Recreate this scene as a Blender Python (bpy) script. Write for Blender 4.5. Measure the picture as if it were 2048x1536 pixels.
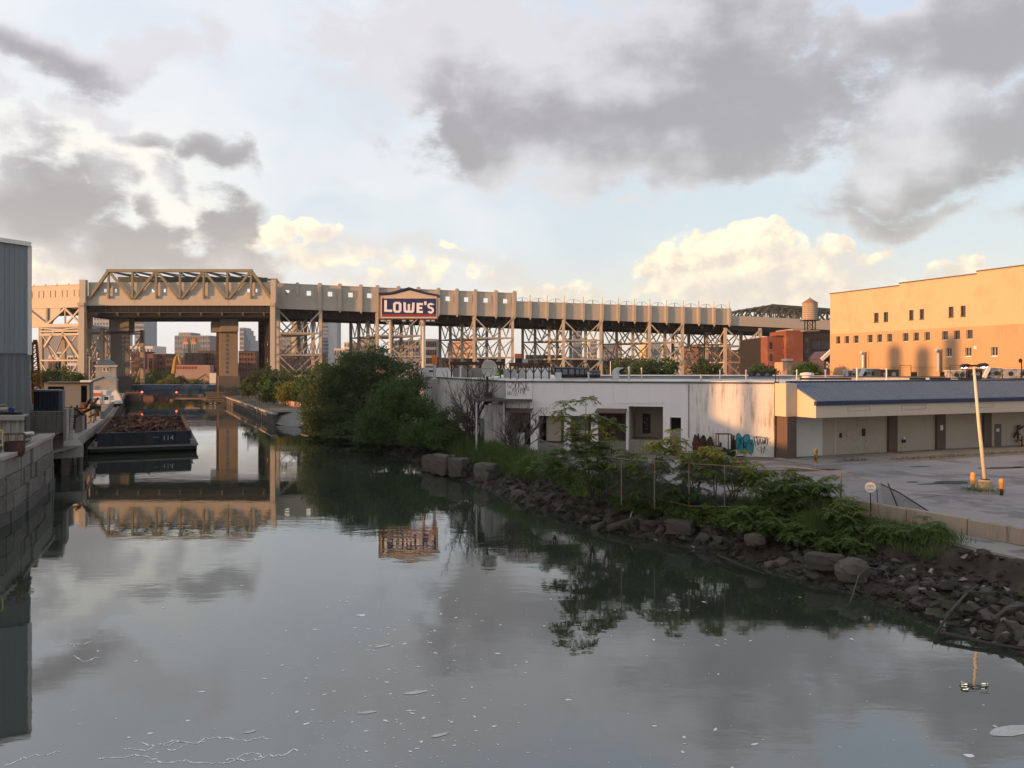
import bpy, math, random
import numpy as np
from mathutils import Vector

random.seed(7)
RNG = np.random.default_rng(7)
C = bpy.context.scene.collection
SC = bpy.context.scene
for o in list(bpy.data.objects):
    bpy.data.objects.remove(o)

# ------------------------------------------------------------------ camera
F = 1657.0      # focal length in photo pixels (2048 wide)
HZ = 734.0      # photo row of the horizon
CAMH = 10.0
cam = bpy.data.cameras.new('camera')
cam.sensor_width = 36.0
cam.lens = F / 2048 * 36.0
cam.shift_y = (HZ - 768.0) / 2048.0
cam.clip_start = 0.2
cam.clip_end = 9000
camo = bpy.data.objects.new('camera', cam)
camo.location = (0, 0, CAMH)
camo.rotation_euler = (math.radians(90), 0, 0)
C.objects.link(camo)
SC.camera = camo

# ------------------------------------------------------------------ sun + sky
SUN_EL = math.radians(6.0)
SUN_AZ = math.radians(-112.0)          # from +Y, clockwise: low on the left, a little behind the camera
SUNV = Vector((math.sin(SUN_AZ) * math.cos(SUN_EL), math.cos(SUN_AZ) * math.cos(SUN_EL), math.sin(SUN_EL)))
sl = bpy.data.lights.new('sun', 'SUN')
sl.energy = 5.0
sl.angle = math.radians(0.6)
sl.color = (1.0, 0.475, 0.18)
so = bpy.data.objects.new('sun', sl)
so.rotation_euler = SUNV.to_track_quat('Z', 'Y').to_euler()
so.location = (-60, -30, 60)
C.objects.link(so)

SC.view_settings.view_transform = 'Standard'
SC.view_settings.look = 'None'
SC.view_settings.exposure = 0.48
SC.view_settings.gamma = 1.0
SC.view_settings.use_curve_mapping = False
SC.cycles.max_bounces = 4
SC.cycles.diffuse_bounces = 2
SC.cycles.glossy_bounces = 2
SC.cycles.use_adaptive_sampling = True
SC.cycles.adaptive_threshold = 0.02
SC.cycles.transparent_max_bounces = 6
SC.cycles.use_denoising = True

world = bpy.data.worlds.new('World')
SC.world = world
world.use_nodes = True
world.cycles.sampling_method = 'MANUAL'
world.cycles.sample_map_resolution = 512
WT = world.node_tree
WT.nodes.clear()


class E:
    """a socket with arithmetic, so that node graphs read as formulas"""
    tree = WT

    def __init__(s, k):
        s.k = k

    @staticmethod
    def node(t, **kw):
        n = E.tree.nodes.new(t)
        for k, v in kw.items():
            setattr(n, k, v)
        return n

    @staticmethod
    def put(sock, v):
        if isinstance(v, E):
            E.tree.links.new(v.k, sock)
        else:
            sock.default_value = v

    @staticmethod
    def m(op, *a, clamp=False):
        n = E.node('ShaderNodeMath', operation=op, use_clamp=clamp)
        for i, v in enumerate(a):
            E.put(n.inputs[i], v)
        return E(n.outputs[0])

    def __add__(s, o): return E.m('ADD', s, o)
    def __radd__(s, o): return E.m('ADD', o, s)
    def __sub__(s, o): return E.m('SUBTRACT', s, o)
    def __rsub__(s, o): return E.m('SUBTRACT', o, s)
    def __mul__(s, o): return E.m('MULTIPLY', s, o)
    def __rmul__(s, o): return E.m('MULTIPLY', o, s)
    def __truediv__(s, o): return E.m('DIVIDE', s, o)
    def max(s, o): return E.m('MAXIMUM', s, o)
    def min(s, o): return E.m('MINIMUM', s, o)

    def smooth(s, lo, hi, a=0.0, b=1.0):
        n = E.node('ShaderNodeMapRange', interpolation_type='SMOOTHSTEP')
        E.put(n.inputs[0], s)
        n.inputs[1].default_value, n.inputs[2].default_value = lo, hi
        n.inputs[3].default_value, n.inputs[4].default_value = a, b
        return E(n.outputs[0])

    @staticmethod
    def v(op, a, b=None, scale=None):
        n = E.node('ShaderNodeVectorMath', operation=op)
        E.put(n.inputs[0], a)
        if b is not None:
            E.put(n.inputs[1], b)
        if scale is not None:
            E.put(n.inputs['Scale'], scale)
        return E(n.outputs['Value' if op in ('LENGTH', 'DOT_PRODUCT', 'DISTANCE') else 'Vector'])

    @staticmethod
    def xyz(x, y, z=0.0):
        n = E.node('ShaderNodeCombineXYZ')
        for i, q in enumerate((x, y, z)):
            E.put(n.inputs[i], q)
        return E(n.outputs[0])

    @staticmethod
    def noise(vec, scale, detail=2.0, rough=0.5, dist=0.0, col=False, dim='3D'):
        n = E.node('ShaderNodeTexNoise', noise_dimensions=dim)
        if vec is not None:
            E.put(n.inputs['Vector'], vec)
        n.inputs['Scale'].default_value = scale
        n.inputs['Detail'].default_value = detail
        n.inputs['Roughness'].default_value = rough
        n.inputs['Distortion'].default_value = dist
        return E(n.outputs['Color' if col else 'Fac'])

    @staticmethod
    def mix(f, a, b, mode='MIX'):
        n = E.node('ShaderNodeMix', data_type='RGBA', blend_type=mode)
        E.put(n.inputs['Factor'], f)
        for key, q in (('A', a), ('B', b)):
            s = [i for i in n.inputs if i.name == key and i.type == 'RGBA'][0]
            E.put(s, q if isinstance(q, E) else (*q, 1.0))
        return E([i for i in n.outputs if i.type == 'RGBA'][0])


def sky_dir(px, py):
    """photo pixel -> azimuth, elevation in radians"""
    x, z = (px - 1024) / F, (HZ - py) / F
    return math.atan2(x, 1.0), math.atan2(z, math.hypot(x, 1.0))


tc = E.node('ShaderNodeTexCoord')
d = E.v('NORMALIZE', E(tc.outputs['Generated']))
sep = E.node('ShaderNodeSeparateXYZ')
E.put(sep.inputs[0], d)
dx, dy, dz = (E(sep.outputs[i]) for i in range(3))
az = E.m('ARCTAN2', dx, dy)
el = E.m('ARCSINE', dz).max(0.0)
p0 = E.xyz(az, el, 0.0)
wz = E.noise(p0, 9.0, 2.0, 0.55, col=True, dim='2D')
warp = E.v('SCALE', E.v('SUBTRACT', wz, (0.5, 0.5, 0.5)), scale=0.11)
p = E.v('ADD', p0, warp)
stretch = E.v('MULTIPLY', p0, (1.0, 1.75, 1.0))
fb = E.noise(stretch, 12.0, 8.0, 0.66, dim='2D')
fl = E.noise(stretch, 4.2, 3.0, 0.5, dim='2D')
front = E.m('MULTIPLY', az.smooth(-0.95, -0.62), az.smooth(0.95, 0.62)) * el.smooth(0.68, 0.48)


def blobs(q, lst):
    acc = None
    for (cx, cy, rx, ry, w) in lst:
        a, e = sky_dir(cx, cy)
        l = E.v('LENGTH', E.v('MULTIPLY', E.v('SUBTRACT', q, (a, e, 0)), (F / rx, F / ry, 0)))
        g = E.m('MULTIPLY_ADD', l, -w, w)
        acc = g if acc is None else acc.max(g)
    return acc


# low grey stratocumulus
grey = [
    (1170, 180, 390, 175, 1.25), (1400, 95, 320, 200, 1.15), (960, 215, 200, 120, 0.9), (1290, 285, 280, 75, 1.1),
    (930, 40, 300, 130, 0.62), (1090, 365, 110, 45, 0.5), (1280, 395, 110, 24, 0.36), (1380, 350, 80, 30, 0.4), (1235, 455, 80, 14, 0.3),
    (1930, 70, 300, 95, 1.25), (2000, 250, 230, 130, 0.95), (1830, 375, 190, 70, 0.72), (1760, 425, 130, 36, 0.62), (1890, 430, 120, 34, 0.55),
    (2120, 260, 130, 130, 1.1), (1880, 260, 260, 200, 0.75), (900, 130, 330, 170, 0.72), (1480, 230, 240, 130, 0.9), (1060, 300, 260, 90, 0.8),
    (70, 95, 175, 62, 0.75), (230, 105, 140, 45, 0.55), (200, 212, 110, 34, 0.45), (20, 190, 60, 40, 0.5), (110, 245, 40, 20, 0.4),
    (420, 80, 60, 55, 0.33), (320, 285, 85, 32, 0.6), (440, 312, 70, 45, 0.75), (350, 340, 62, 32, 0.6), (378, 385, 20, 24, 0.4),
    (40, 410, 190, 115, 0.95), (190, 385, 80, 80, 0.85), (60, 300, 80, 50, 0.55), (300, 460, 62, 70, 0.75), (230, 500, 210, 62, 0.85),
    (450, 470, 75, 75, 0.85), (420, 520, 150, 45, 0.75), (150, 480, 130, 60, 0.8), (690, 345, 34, 24, 0.25),
]
eg = blobs(p, grey)
gen = E.noise(E.v('MULTIPLY', p0, (1.0, 1.5, 1.0)), 2.6, 3.0, 0.5, dim='2D') * 2.6 - 1.15
eg = gen + (eg - gen) * front
dg = eg + (fb - 0.5) * 1.3
ag = dg.smooth(0.0, 0.42)
dark = blobs(p, [(1260, 245, 420, 120, 1.0), (1450, 150, 300, 150, 0.9), (930, 265, 150, 70, 0.7), (1960, 75, 320, 85, 1.0), (2070, 250, 150, 120, 0.9), (1800, 410, 170, 50, 0.7), (90, 110, 150, 45, 0.75),
                 (60, 420, 200, 110, 0.8), (230, 480, 220, 80, 0.75), (450, 470, 90, 80, 0.75), (430, 315, 80, 45, 0.7), (330, 300, 80, 35, 0.5)])
gdk = E.noise(p0, 3.0, 3.0, 0.5, dim='2D') * 2.2 - 0.7
dark = gdk + (dark - gdk) * front
core = (dark * 0.85 + (fl - 0.5) * 1.15 + (fb - 0.5) * 0.75).smooth(-0.28, 0.56)

# sunlit cumulus far off, low over the city
cum = [
    (1440, 515, 135, 62, 1.0), (1350, 535, 95, 55, 0.9), (1530, 480, 70, 42, 0.9), (1480, 470, 70, 34, 0.8), (1590, 525, 110, 50, 0.8),
    (1500, 570, 260, 44, 0.85), (1668, 503, 40, 26, 0.7), (1740, 520, 70, 20, 0.55), (1640, 585, 120, 30, 0.6),
    (545, 468, 75, 34, 0.75), (620, 462, 60, 24, 0.75), (500, 520, 60, 50, 0.5), (640, 515, 150, 40, 0.32), (820, 535, 200, 40, 0.25),
    (905, 495, 40, 12, 0.45), (690, 575, 40, 18, 0.6), (1930, 548, 70, 28, 0.65), (1100, 590, 170, 26, 0.45),
    (95, 545, 110, 50, 0.55), (1930, 560, 120, 18, 0.5), (440, 545, 60, 40, 0.55),
]
pc = E.v('ADD', p0, E.v('SCALE', E.v('SUBTRACT', E.noise(p0, 26.0, 2.0, 0.6, col=True, dim='2D'), (0.5, 0.5, 0.5)), scale=0.035))
ec = blobs(pc, cum)
fc = E.noise(E.v('MULTIPLY', p0, (1.0, 1.2, 1.0)), 26.0, 7.0, 0.6, dim='2D')
fc2 = E.noise(E.v('ADD', E.v('MULTIPLY', p0, (1.0, 1.2, 1.0)), (-0.014, 0.012, 0)), 26.0, 4.0, 0.55, dim='2D')
band = el.smooth(0.24, 0.10) * 1.0
gencu = (E.noise(p0, 5.0, 3.0, 0.5, dim='2D') * 2.4 - 1.35) * band - (1.0 - band)
ec = gencu + (ec - gencu) * front
dc = ec + (fc - 0.5) * 0.75
ac = dc.smooth(0.03, 0.26)
litc = ((fc - fc2) * 2.8 + el * 8.0 - 0.78 - az * 0.35).smooth(-0.75, 0.95)

soft = blobs(p, [(720, 515, 280, 44, 1.15), (880, 515, 170, 34, 0.95), (560, 540, 150, 50, 0.7), (1040, 565, 200, 45, 0.9), (1660, 535, 170, 36, 1.0), (1520, 590, 260, 30, 0.9), (230, 560, 330, 45, 0.8), (760, 580, 420, 40, 0.8)])
soft = soft + (1.0 - front) * el.smooth(0.2, 0.05)
asf = (soft + (fb - 0.5) * 1.1).smooth(0.0, 0.95) * 0.62
sunc = E.v('DOT_PRODUCT', d, tuple(SUNV))
glow = (sunc * 0.5 + 0.5)
glow = glow * glow
nish = E.node('ShaderNodeTexSky', sky_type='NISHITA')
nish.sun_disc = False
nish.sun_elevation = SUN_EL
nish.sun_rotation = SUN_AZ
nish.air_density = 1.2
nish.dust_density = 2.0
nsk = E.v('SCALE', E(nish.outputs[0]), scale=0.04)

veil = (E.noise(E.v('MULTIPLY', p, (1.0, 2.2, 1.0)), 3.4, 3.0, 0.55, dim='2D') * 1.2 - 0.15 + az * -0.75 + el * 0.1)
veil = veil.smooth(0.15, 0.85)
low = el.smooth(0.16, 0.0)
base = E.mix(el.smooth(0.0, 0.5), (0.53, 0.60, 0.64), (0.50, 0.56, 0.68))
base = E.mix(low * 0.9, base, (0.74, 0.66, 0.56))
base = E.mix(veil * 0.85, base, (0.69, 0.695, 0.715))
yel = blobs(p, [(250, 330, 240, 130, 1.0), (330, 420, 160, 90, 0.9), (30, 260, 120, 60, 0.6)]).smooth(0.0, 0.8) * front
base = E.mix(yel * 0.62, base, (0.83, 0.78, 0.67))
gcol = E.mix(core, (0.60, 0.575, 0.60), (0.30, 0.272, 0.290))
gcol = E.mix(el.smooth(0.20, 0.02) * 0.5, gcol, (0.64, 0.56, 0.50))
ccol = E.mix(litc, (0.62, 0.54, 0.50), (1.0, 0.86, 0.63))
skyc = E.mix(ac * (0.55 + 0.45 * el.smooth(0.06, 0.12)), base, ccol)
skyc = E.mix(asf, skyc, (0.60, 0.545, 0.535))
skyc = E.mix(ag * 0.94, skyc, gcol)
skyc = E.v('SCALE', skyc, scale=0.97 + glow * 0.15)
skyc = E.v('ADD', skyc, nsk)
bg = E.node('ShaderNodeBackground')
E.put(bg.inputs['Color'], skyc)
bg.inputs['Strength'].default_value = 0.86
wo = E.node('ShaderNodeOutputWorld')
WT.links.new(bg.outputs[0], wo.inputs[0])

# ================================================================== helpers
def P(px, py, D):
    """world point seen at a photo pixel, D metres down the view axis"""
    return Vector(((px - 1024) * D / F, D, CAMH - (py - HZ) * D / F))


def G(px, py, z):
    """world point at a photo pixel on the level z"""
    return P(px, py, F * (CAMH - z) / (py - HZ))


WL = {}


def wloc(o):
    return WL.get(o.name, Vector((0, 0, 0))) if o is not None else Vector((0, 0, 0))


def empty(name, loc, label, cat, group=None):
    o = bpy.data.objects.new(name, None)
    C.objects.link(o)
    o.empty_display_size = 0.5
    o.location = loc
    WL[o.name] = Vector(loc)
    return tag(o, label, cat, group)


def tag(o, label=None, cat=None, group=None, kind=None):
    if label:
        o['label'] = label
    if cat:
        o['category'] = cat
    if group:
        o['group'] = group
    if cat and not kind:
        kind = 'thing'
    if kind:
        o['kind'] = kind
    return o


def link(name, me, mat, parent, world):
    if mat is not None:
        me.materials.clear()
        for m_ in (mat if isinstance(mat, (list, tuple)) else [mat]):
            me.materials.append(m_)
    o = bpy.data.objects.new(name, me)
    C.objects.link(o)
    o.location = Vector(world) - wloc(parent)
    o.parent = parent
    WL[o.name] = Vector(world)
    return o


def copy_tree(o, loc, rz=None, scale=None, parent=None, label=None, top=True):
    c = o.copy()
    C.objects.link(c)
    c.parent = parent
    if top:
        c.location = loc
        WL[c.name] = Vector(loc)
        if rz is not None:
            c.rotation_euler.z = rz
        if scale is not None:
            c.scale = (scale,) * 3 if not isinstance(scale, (tuple, list)) else scale
    if label:
        c['label'] = label
    for ch in list(o.children):
        copy_tree(ch, None, parent=c, top=False)
    return c


def frame_of(axis):
    a = Vector(axis).normalized()
    h = Vector((0, 0, 1)) if abs(a.z) < 0.95 else Vector((0, 1, 0))
    s = a.cross(h).normalized()
    return a, s, s.cross(a).normalized()


class MB:
    """collects simple shapes in world coordinates; build() makes ONE mesh object of them"""

    def __init__(s):
        s.v, s.f, s.mi = [], [], []
        s.cur = 0

    def add(s, vs, fs):
        n = len(s.v)
        s.v += [tuple(q) for q in vs]
        s.f += [tuple(n + i for i in f) for f in fs]
        s.mi += [s.cur] * len(fs)
        return s

    HEX = [(0, 3, 2, 1), (4, 5, 6, 7), (0, 1, 5, 4), (1, 2, 6, 5), (2, 3, 7, 6), (3, 0, 4, 7)]

    def hexa(s, a, b):
        return s.add(list(a) + list(b), s.HEX)

    def box(s, lo, hi):
        (x0, y0, z0), (x1, y1, z1) = lo, hi
        return s.hexa([(x0, y0, z0), (x1, y0, z0), (x1, y1, z0), (x0, y1, z0)], [(x0, y0, z1), (x1, y0, z1), (x1, y1, z1), (x0, y1, z1)])

    def bar(s, a, b, w, h=None):
        """square bar from a to b"""
        a, b = Vector(a), Vector(b)
        h = h or w
        ax, sd, up = frame_of(b - a)
        q = [sd * (i * w / 2) + up * (j * h / 2) for i, j in ((-1, -1), (1, -1), (1, 1), (-1, 1))]
        return s.hexa([a + k for k in q], [b + k for k in q])

    def tube(s, pts, r, n=6, cap=True):
        pts = [Vector(q) for q in pts]
        rs = r if isinstance(r, (list, tuple)) else [r] * len(pts)
        vs, fs = [], []
        for i, q in enumerate(pts):
            t = pts[min(i + 1, len(pts) - 1)] - pts[max(i - 1, 0)]
            _, sd, up = frame_of(t)
            for k in range(n):
                an = 2 * math.pi * k / n
                vs.append(q + (sd * math.cos(an) + up * math.sin(an)) * rs[i])
        for i in range(len(pts) - 1):
            for k in range(n):
                k2 = (k + 1) % n
                fs.append((i * n + k, i * n + k2, (i + 1) * n + k2, (i + 1) * n + k))
        if cap:
            fs.append(tuple(range(n - 1, -1, -1)))
            fs.append(tuple((len(pts) - 1) * n + k for k in range(n)))
        return s.add(vs, fs)

    def lathe(s, c, prof, n=16, cap=True):
        """prof: (radius, z) rings about a vertical axis through c"""
        vs, fs = [], []
        for r, z in prof:
            for k in range(n):
                an = 2 * math.pi * k / n
                vs.append((c[0] + r * math.cos(an), c[1] + r * math.sin(an), c[2] + z))
        for i in range(len(prof) - 1):
            for k in range(n):
                k2 = (k + 1) % n
                fs.append((i * n + k, i * n + k2, (i + 1) * n + k2, (i + 1) * n + k))
        if cap:
            fs.append(tuple(range(n - 1, -1, -1)))
            fs.append(tuple((len(prof) - 1) * n + k for k in range(n)))
        return s.add(vs, fs)

    def prism(s, poly, vec):
        """flat polygon (list of points) pushed along vec"""
        n = len(poly)
        vec = Vector(vec)
        a = [Vector(q) for q in poly]
        fs = [tuple(range(n - 1, -1, -1)), tuple(n + i for i in range(n))]
        fs += [(i, (i + 1) % n, n + (i + 1) % n, n + i) for i in range(n)]
        return s.add(a + [q + vec for q in a], fs)

    def quad(s, *q):
        return s.add(q, [tuple(range(len(q)))])

    def build(s, name, mat, parent=None, origin=None, smooth=False, bevel=0.0, recalc=True):
        v = np.array(s.v, dtype=float)
        if origin is None:
            lo, hi = v.min(0), v.max(0)
            origin = Vector(((lo[0] + hi[0]) / 2, (lo[1] + hi[1]) / 2, lo[2]))
        origin = Vector(origin)
        v = v - np.array(origin)
        me = bpy.data.meshes.new(name)
        me.from_pydata(v.tolist(), [], s.f)
        if any(s.mi):
            me.polygons.foreach_set('material_index', s.mi)
        if recalc:
            fix_normals(me)
        if smooth:
            me.polygons.foreach_set('use_smooth', [True] * len(me.polygons))
        me.update()
        o = link(name, me, mat, parent, origin)
        if bevel:
            b = o.modifiers.new('bevel', 'BEVEL')
            b.width = bevel
            b.segments = 1
        return o


import bmesh


def fix_normals(me):
    bm = bmesh.new()
    bm.from_mesh(me)
    bmesh.ops.recalc_face_normals(bm, faces=bm.faces)
    bm.to_mesh(me)
    bm.free()


# ------------------------------------------------------------------ materials
def M(name, col, rough=0.8, metal=0.0, var=0.18, vs=0.6, fine=0.10, fs=9.0, streak=None, bump=0.0, bs=12.0, spec=0.3, rand=0.08, patch=None, squash=(1, 1, 1)):
    """procedural surface: broad and fine tone variation in world space, optional run-down stains (colour, amount) and patches"""
    m = bpy.data.materials.new(name)
    m.use_nodes = True
    t = m.node_tree
    t.nodes.clear()
    E.tree = t
    out = E.node('ShaderNodeOutputMaterial')
    b = E.node('ShaderNodeBsdfPrincipled')
    t.links.new(b.outputs[0], out.inputs[0])
    pos = E(E.node('ShaderNodeNewGeometry').outputs['Position'])
    if squash != (1, 1, 1):
        pos = E.v('MULTIPLY', pos, squash)
    n1 = E.noise(pos, vs, 4.0, 0.6)
    n2 = E.noise(pos, fs, 3.0, 0.6)
    rnd = E(E.node('ShaderNodeObjectInfo').outputs['Random'])
    k = (n1 - 0.5) * (var * 2.4) + (n2 - 0.5) * (fine * 2.4) + (rnd - 0.5) * (rand * 2) + 1.0
    c = E.v('SCALE', E.xyz(*col), scale=k)
    if patch:
        pc_, amt, sc = patch
        f_ = E.noise(pos, sc, 6.0, 0.62).smooth(0.62 - amt * 0.3, 0.70 - amt * 0.2)
        c = E.mix(f_ * 0.85, c, pc_)
    if streak:
        sc_, amt = streak
        q = E.v('MULTIPLY', pos, (1.0, 1.0, 0.07))
        f_ = E.noise(q, 4.2, 7.0, 0.68).smooth(0.60 - amt * 0.25, 0.78 - amt * 0.2) * E.noise(pos, 0.35, 3.0, 0.5).smooth(0.36, 0.6)
        c = E.mix(f_ * 0.8, c, sc_)
    E.put(b.inputs['Base Color'], c)
    b.inputs['Metallic'].default_value = metal
    E.put(b.inputs['Roughness'], E.m('ADD', (n1 - 0.5) * 0.25, rough, clamp=True))
    b.inputs['Specular IOR Level'].default_value = spec
    if bump:
        bn = E.node('ShaderNodeBump')
        bn.inputs['Strength'].default_value = bump
        bn.inputs['Distance'].default_value = 0.05
        E.put(bn.inputs['Height'], E.noise(pos, bs, 5.0, 0.6))
        t.links.new(bn.outputs[0], b.inputs['Normal'])
    return m


def glow_mat(name, col, strength):
    m = bpy.data.materials.new(name)
    m.use_nodes = True
    b = m.node_tree.nodes['Principled BSDF']
    b.inputs['Base Color'].default_value = (*col, 1)
    b.inputs['Emission Color'].default_value = (*col, 1)
    b.inputs['Emission Strength'].default_value = strength
    return m


def leaf_mat(name, c1, c2, vs=0.7, trans=0.35):
    m = bpy.data.materials.new(name)
    m.use_nodes = True
    t = m.node_tree
    t.nodes.clear()
    E.tree = t
    out = E.node('ShaderNodeOutputMaterial')
    pos = E(E.node('ShaderNodeNewGeometry').outputs['Position'])
    isl = E(E.node('ShaderNodeNewGeometry').outputs['Random Per Island'])
    k = E.noise(pos, vs, 3.0, 0.6).smooth(0.3, 0.7) * 0.6 + isl * 0.4
    c = E.mix(k, c1, c2)
    b = E.node('ShaderNodeBsdfPrincipled')
    E.put(b.inputs['Base Color'], c)
    b.inputs['Roughness'].default_value = 0.6
    b.inputs['Specular IOR Level'].default_value = 0.25
    tr = E.node('ShaderNodeBsdfTranslucent')
    E.put(tr.inputs['Color'], c)
    mx = E.node('ShaderNodeMixShader')
    mx.inputs[0].default_value = trans
    t.links.new(b.outputs[0], mx.inputs[1])
    t.links.new(tr.outputs[0], mx.inputs[2])
    t.links.new(mx.outputs[0], out.inputs[0])
    return m


def glass_mat(name, col, rough=0.12):
    return M(name, col, rough, 0.0, var=0.35, vs=0.5, fine=0.1, spec=0.8, rand=0.3)


m_tan = M('tan_painted_steel', (0.435, 0.385, 0.315), 0.62, var=0.07, streak=((0.30, 0.24, 0.18), 0.12), fine=0.04, rand=0.03)
m_tan2 = M('tan_painted_steel_brace', (0.41, 0.365, 0.30), 0.6, var=0.15, streak=((0.22, 0.14, 0.09), 0.35), rand=0.06)
m_olive = M('olive_truss_paint', (0.21, 0.195, 0.135), 0.6, var=0.12, rand=0.04)
m_green_truss = M('dark_green_truss_paint', (0.075, 0.08, 0.065), 0.6, var=0.2)
m_dark = M('dark_steel', (0.022, 0.021, 0.021), 0.7, var=0.3)
m_rust = M('rusty_steel', (0.085, 0.035, 0.02), 0.85, var=0.35, patch=((0.15, 0.065, 0.03), 0.45, 2.2), bump=0.2)
m_rustd = M('dark_rusty_steel', (0.05, 0.026, 0.02), 0.85, var=0.35, patch=((0.13, 0.055, 0.03), 0.4, 1.7))
m_conc = M('weathered_concrete', (0.21, 0.19, 0.165), 0.9, var=0.25, streak=((0.13, 0.11, 0.09), 0.5), bump=0.25, bs=6)
m_conc_l = M('pale_concrete', (0.30, 0.27, 0.235), 0.9, var=0.2, streak=((0.2, 0.17, 0.14), 0.35), bump=0.15)
m_conc_d = M('dark_wet_concrete', (0.075, 0.07, 0.065), 0.85, var=0.3, bump=0.3)
m_stone = M('mottled_stone_block', (0.125, 0.11, 0.095), 0.92, var=0.3, vs=1.2, streak=((0.13, 0.12, 0.09), 0.5), patch=((0.22, 0.20, 0.175), 0.3, 2.5), bump=0.5, bs=7, rand=0.15)
m_wood = M('weathered_timber', (0.10, 0.082, 0.066), 0.9, var=0.35, bump=0.3, squash=(1, 1, 4))
m_timber_l = M('grey_timber', (0.20, 0.18, 0.155), 0.9, var=0.3)
m_mud = M('bank_mud', (0.036, 0.028, 0.022), 0.95, var=0.4, vs=1.3, bump=0.6, bs=3, patch=((0.065, 0.05, 0.036), 0.4, 1.1))
m_soil = M('reddish_soil', (0.085, 0.055, 0.038), 0.95, var=0.4, vs=1.6, bump=0.6, bs=3)
m_rock = M('dark_rubble_stone', (0.060, 0.050, 0.041), 0.85, var=0.55, vs=1.1, bump=0.6, bs=9, rand=0.5, patch=((0.032, 0.036, 0.020), 0.45, 0.8))
m_rock_l = M('pale_rubble_stone', (0.19, 0.18, 0.165), 0.9, var=0.3, vs=2.0, bump=0.3, rand=0.3)
m_blockstone = M('pale_block_stone', (0.085, 0.074, 0.062), 0.92, var=0.3, vs=1.0, bump=0.5, bs=5, patch=((0.08, 0.075, 0.05), 0.4, 1.2))
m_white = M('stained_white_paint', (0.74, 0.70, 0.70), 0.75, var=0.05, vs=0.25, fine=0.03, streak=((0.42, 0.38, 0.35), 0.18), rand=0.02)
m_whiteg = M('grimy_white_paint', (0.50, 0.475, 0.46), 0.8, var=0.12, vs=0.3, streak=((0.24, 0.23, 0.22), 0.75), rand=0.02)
m_whites = M('streaked_white_paint', (0.68, 0.64, 0.60), 0.8, var=0.10, vs=0.4, streak=((0.24, 0.19, 0.165), 0.5), rand=0.02)
m_beige = M('beige_render', (0.54, 0.45, 0.34), 0.85, var=0.07, vs=0.3, fine=0.03, streak=((0.33, 0.28, 0.22), 0.15), rand=0.02)
m_beige_d = M('drab_beige_wall', (0.38, 0.33, 0.26), 0.85, var=0.10, vs=0.3, streak=((0.22, 0.19, 0.15), 0.3), rand=0.04)
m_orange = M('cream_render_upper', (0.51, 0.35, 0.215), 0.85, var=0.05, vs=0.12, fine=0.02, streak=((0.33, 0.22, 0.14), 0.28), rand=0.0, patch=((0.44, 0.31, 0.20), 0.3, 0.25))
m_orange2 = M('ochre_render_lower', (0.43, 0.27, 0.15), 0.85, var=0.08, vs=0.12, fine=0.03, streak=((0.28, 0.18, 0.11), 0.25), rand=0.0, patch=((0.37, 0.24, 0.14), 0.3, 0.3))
m_blue_roof = M('blue_metal_roof', (0.085, 0.125, 0.18), 0.5, metal=0.0, var=0.10, spec=0.5, rand=0.06)
m_blue_d = M('dark_blue_trim', (0.018, 0.030, 0.072), 0.5, var=0.12)
m_brown = M('brown_column_paint', (0.11, 0.075, 0.058), 0.8, var=0.2)
m_asphalt = M('worn_asphalt', (0.265, 0.245, 0.238), 0.9, var=0.22, vs=0.18, fine=0.10, fs=5, patch=((0.15, 0.14, 0.14), 0.35, 0.22), bump=0.12, rand=0.0)
m_asph_d = M('asphalt_patch', (0.045, 0.042, 0.04), 0.9, var=0.25)
m_walk = M('cracked_concrete_walk', (0.24, 0.225, 0.20), 0.9, var=0.25, vs=0.5, patch=((0.12, 0.11, 0.09), 0.4, 0.5))
m_ground = M('yard_ground', (0.13, 0.12, 0.10), 0.95, var=0.35, vs=0.12, patch=((0.05, 0.07, 0.03), 0.5, 0.06))
m_gravel = M('pale_gravel', (0.17, 0.16, 0.15), 0.95, var=0.2, vs=0.7, bump=0.4, bs=4)
m_brick = M('red_brick_wall', (0.20, 0.072, 0.045), 0.9, var=0.18, vs=0.3, fine=0.12, patch=((0.27, 0.13, 0.09), 0.3, 0.3))
m_brickd = M('dark_brick_wall', (0.12, 0.065, 0.05), 0.9, var=0.25, vs=0.2)
m_window = glass_mat('dark_window_glass', (0.03, 0.034, 0.037))
m_roofw = M('white_roof_membrane', (0.62, 0.61, 0.60), 0.7, var=0.12, patch=((0.36, 0.35, 0.33), 0.3, 0.2))
m_roofd = M('dark_roofing', (0.05, 0.048, 0.046), 0.9, var=0.2)
m_galv = M('galvanised_metal', (0.42, 0.42, 0.42), 0.45, metal=0.5, var=0.15)
m_grey = M('grey_cladding', (0.175, 0.20, 0.215), 0.55, metal=0.1, var=0.06, rand=0.04, vs=0.3)
m_grey_d = M('dark_grey_cladding', (0.125, 0.14, 0.148), 0.55, metal=0.1, var=0.10, rand=0.05, vs=0.3)
m_cream_trim = M('pale_trim', (0.62, 0.60, 0.56), 0.6, var=0.08)
m_black = M('black_gap', (0.012, 0.012, 0.013), 0.9, var=0.2)
m_navy = M('navy_container', (0.026, 0.032, 0.045), 0.6, var=0.15)
m_hull = M('dark_blue_barge_paint', (0.018, 0.026, 0.036), 0.55, var=0.3, patch=((0.05, 0.035, 0.028), 0.4, 1.5))
m_hulld = M('black_barge_hull', (0.014, 0.014, 0.014), 0.6, var=0.3)
m_bluebr = M('blue_bridge_paint', (0.055, 0.095, 0.135), 0.6, var=0.2)
m_tower = M('stained_tower_concrete', (0.165, 0.14, 0.11), 0.9, var=0.2, vs=0.15, streak=((0.13, 0.10, 0.075), 0.4))
m_sign_blue = M('sign_navy_face', (0.022, 0.030, 0.105), 0.5, var=0.06, rand=0.0)
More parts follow.
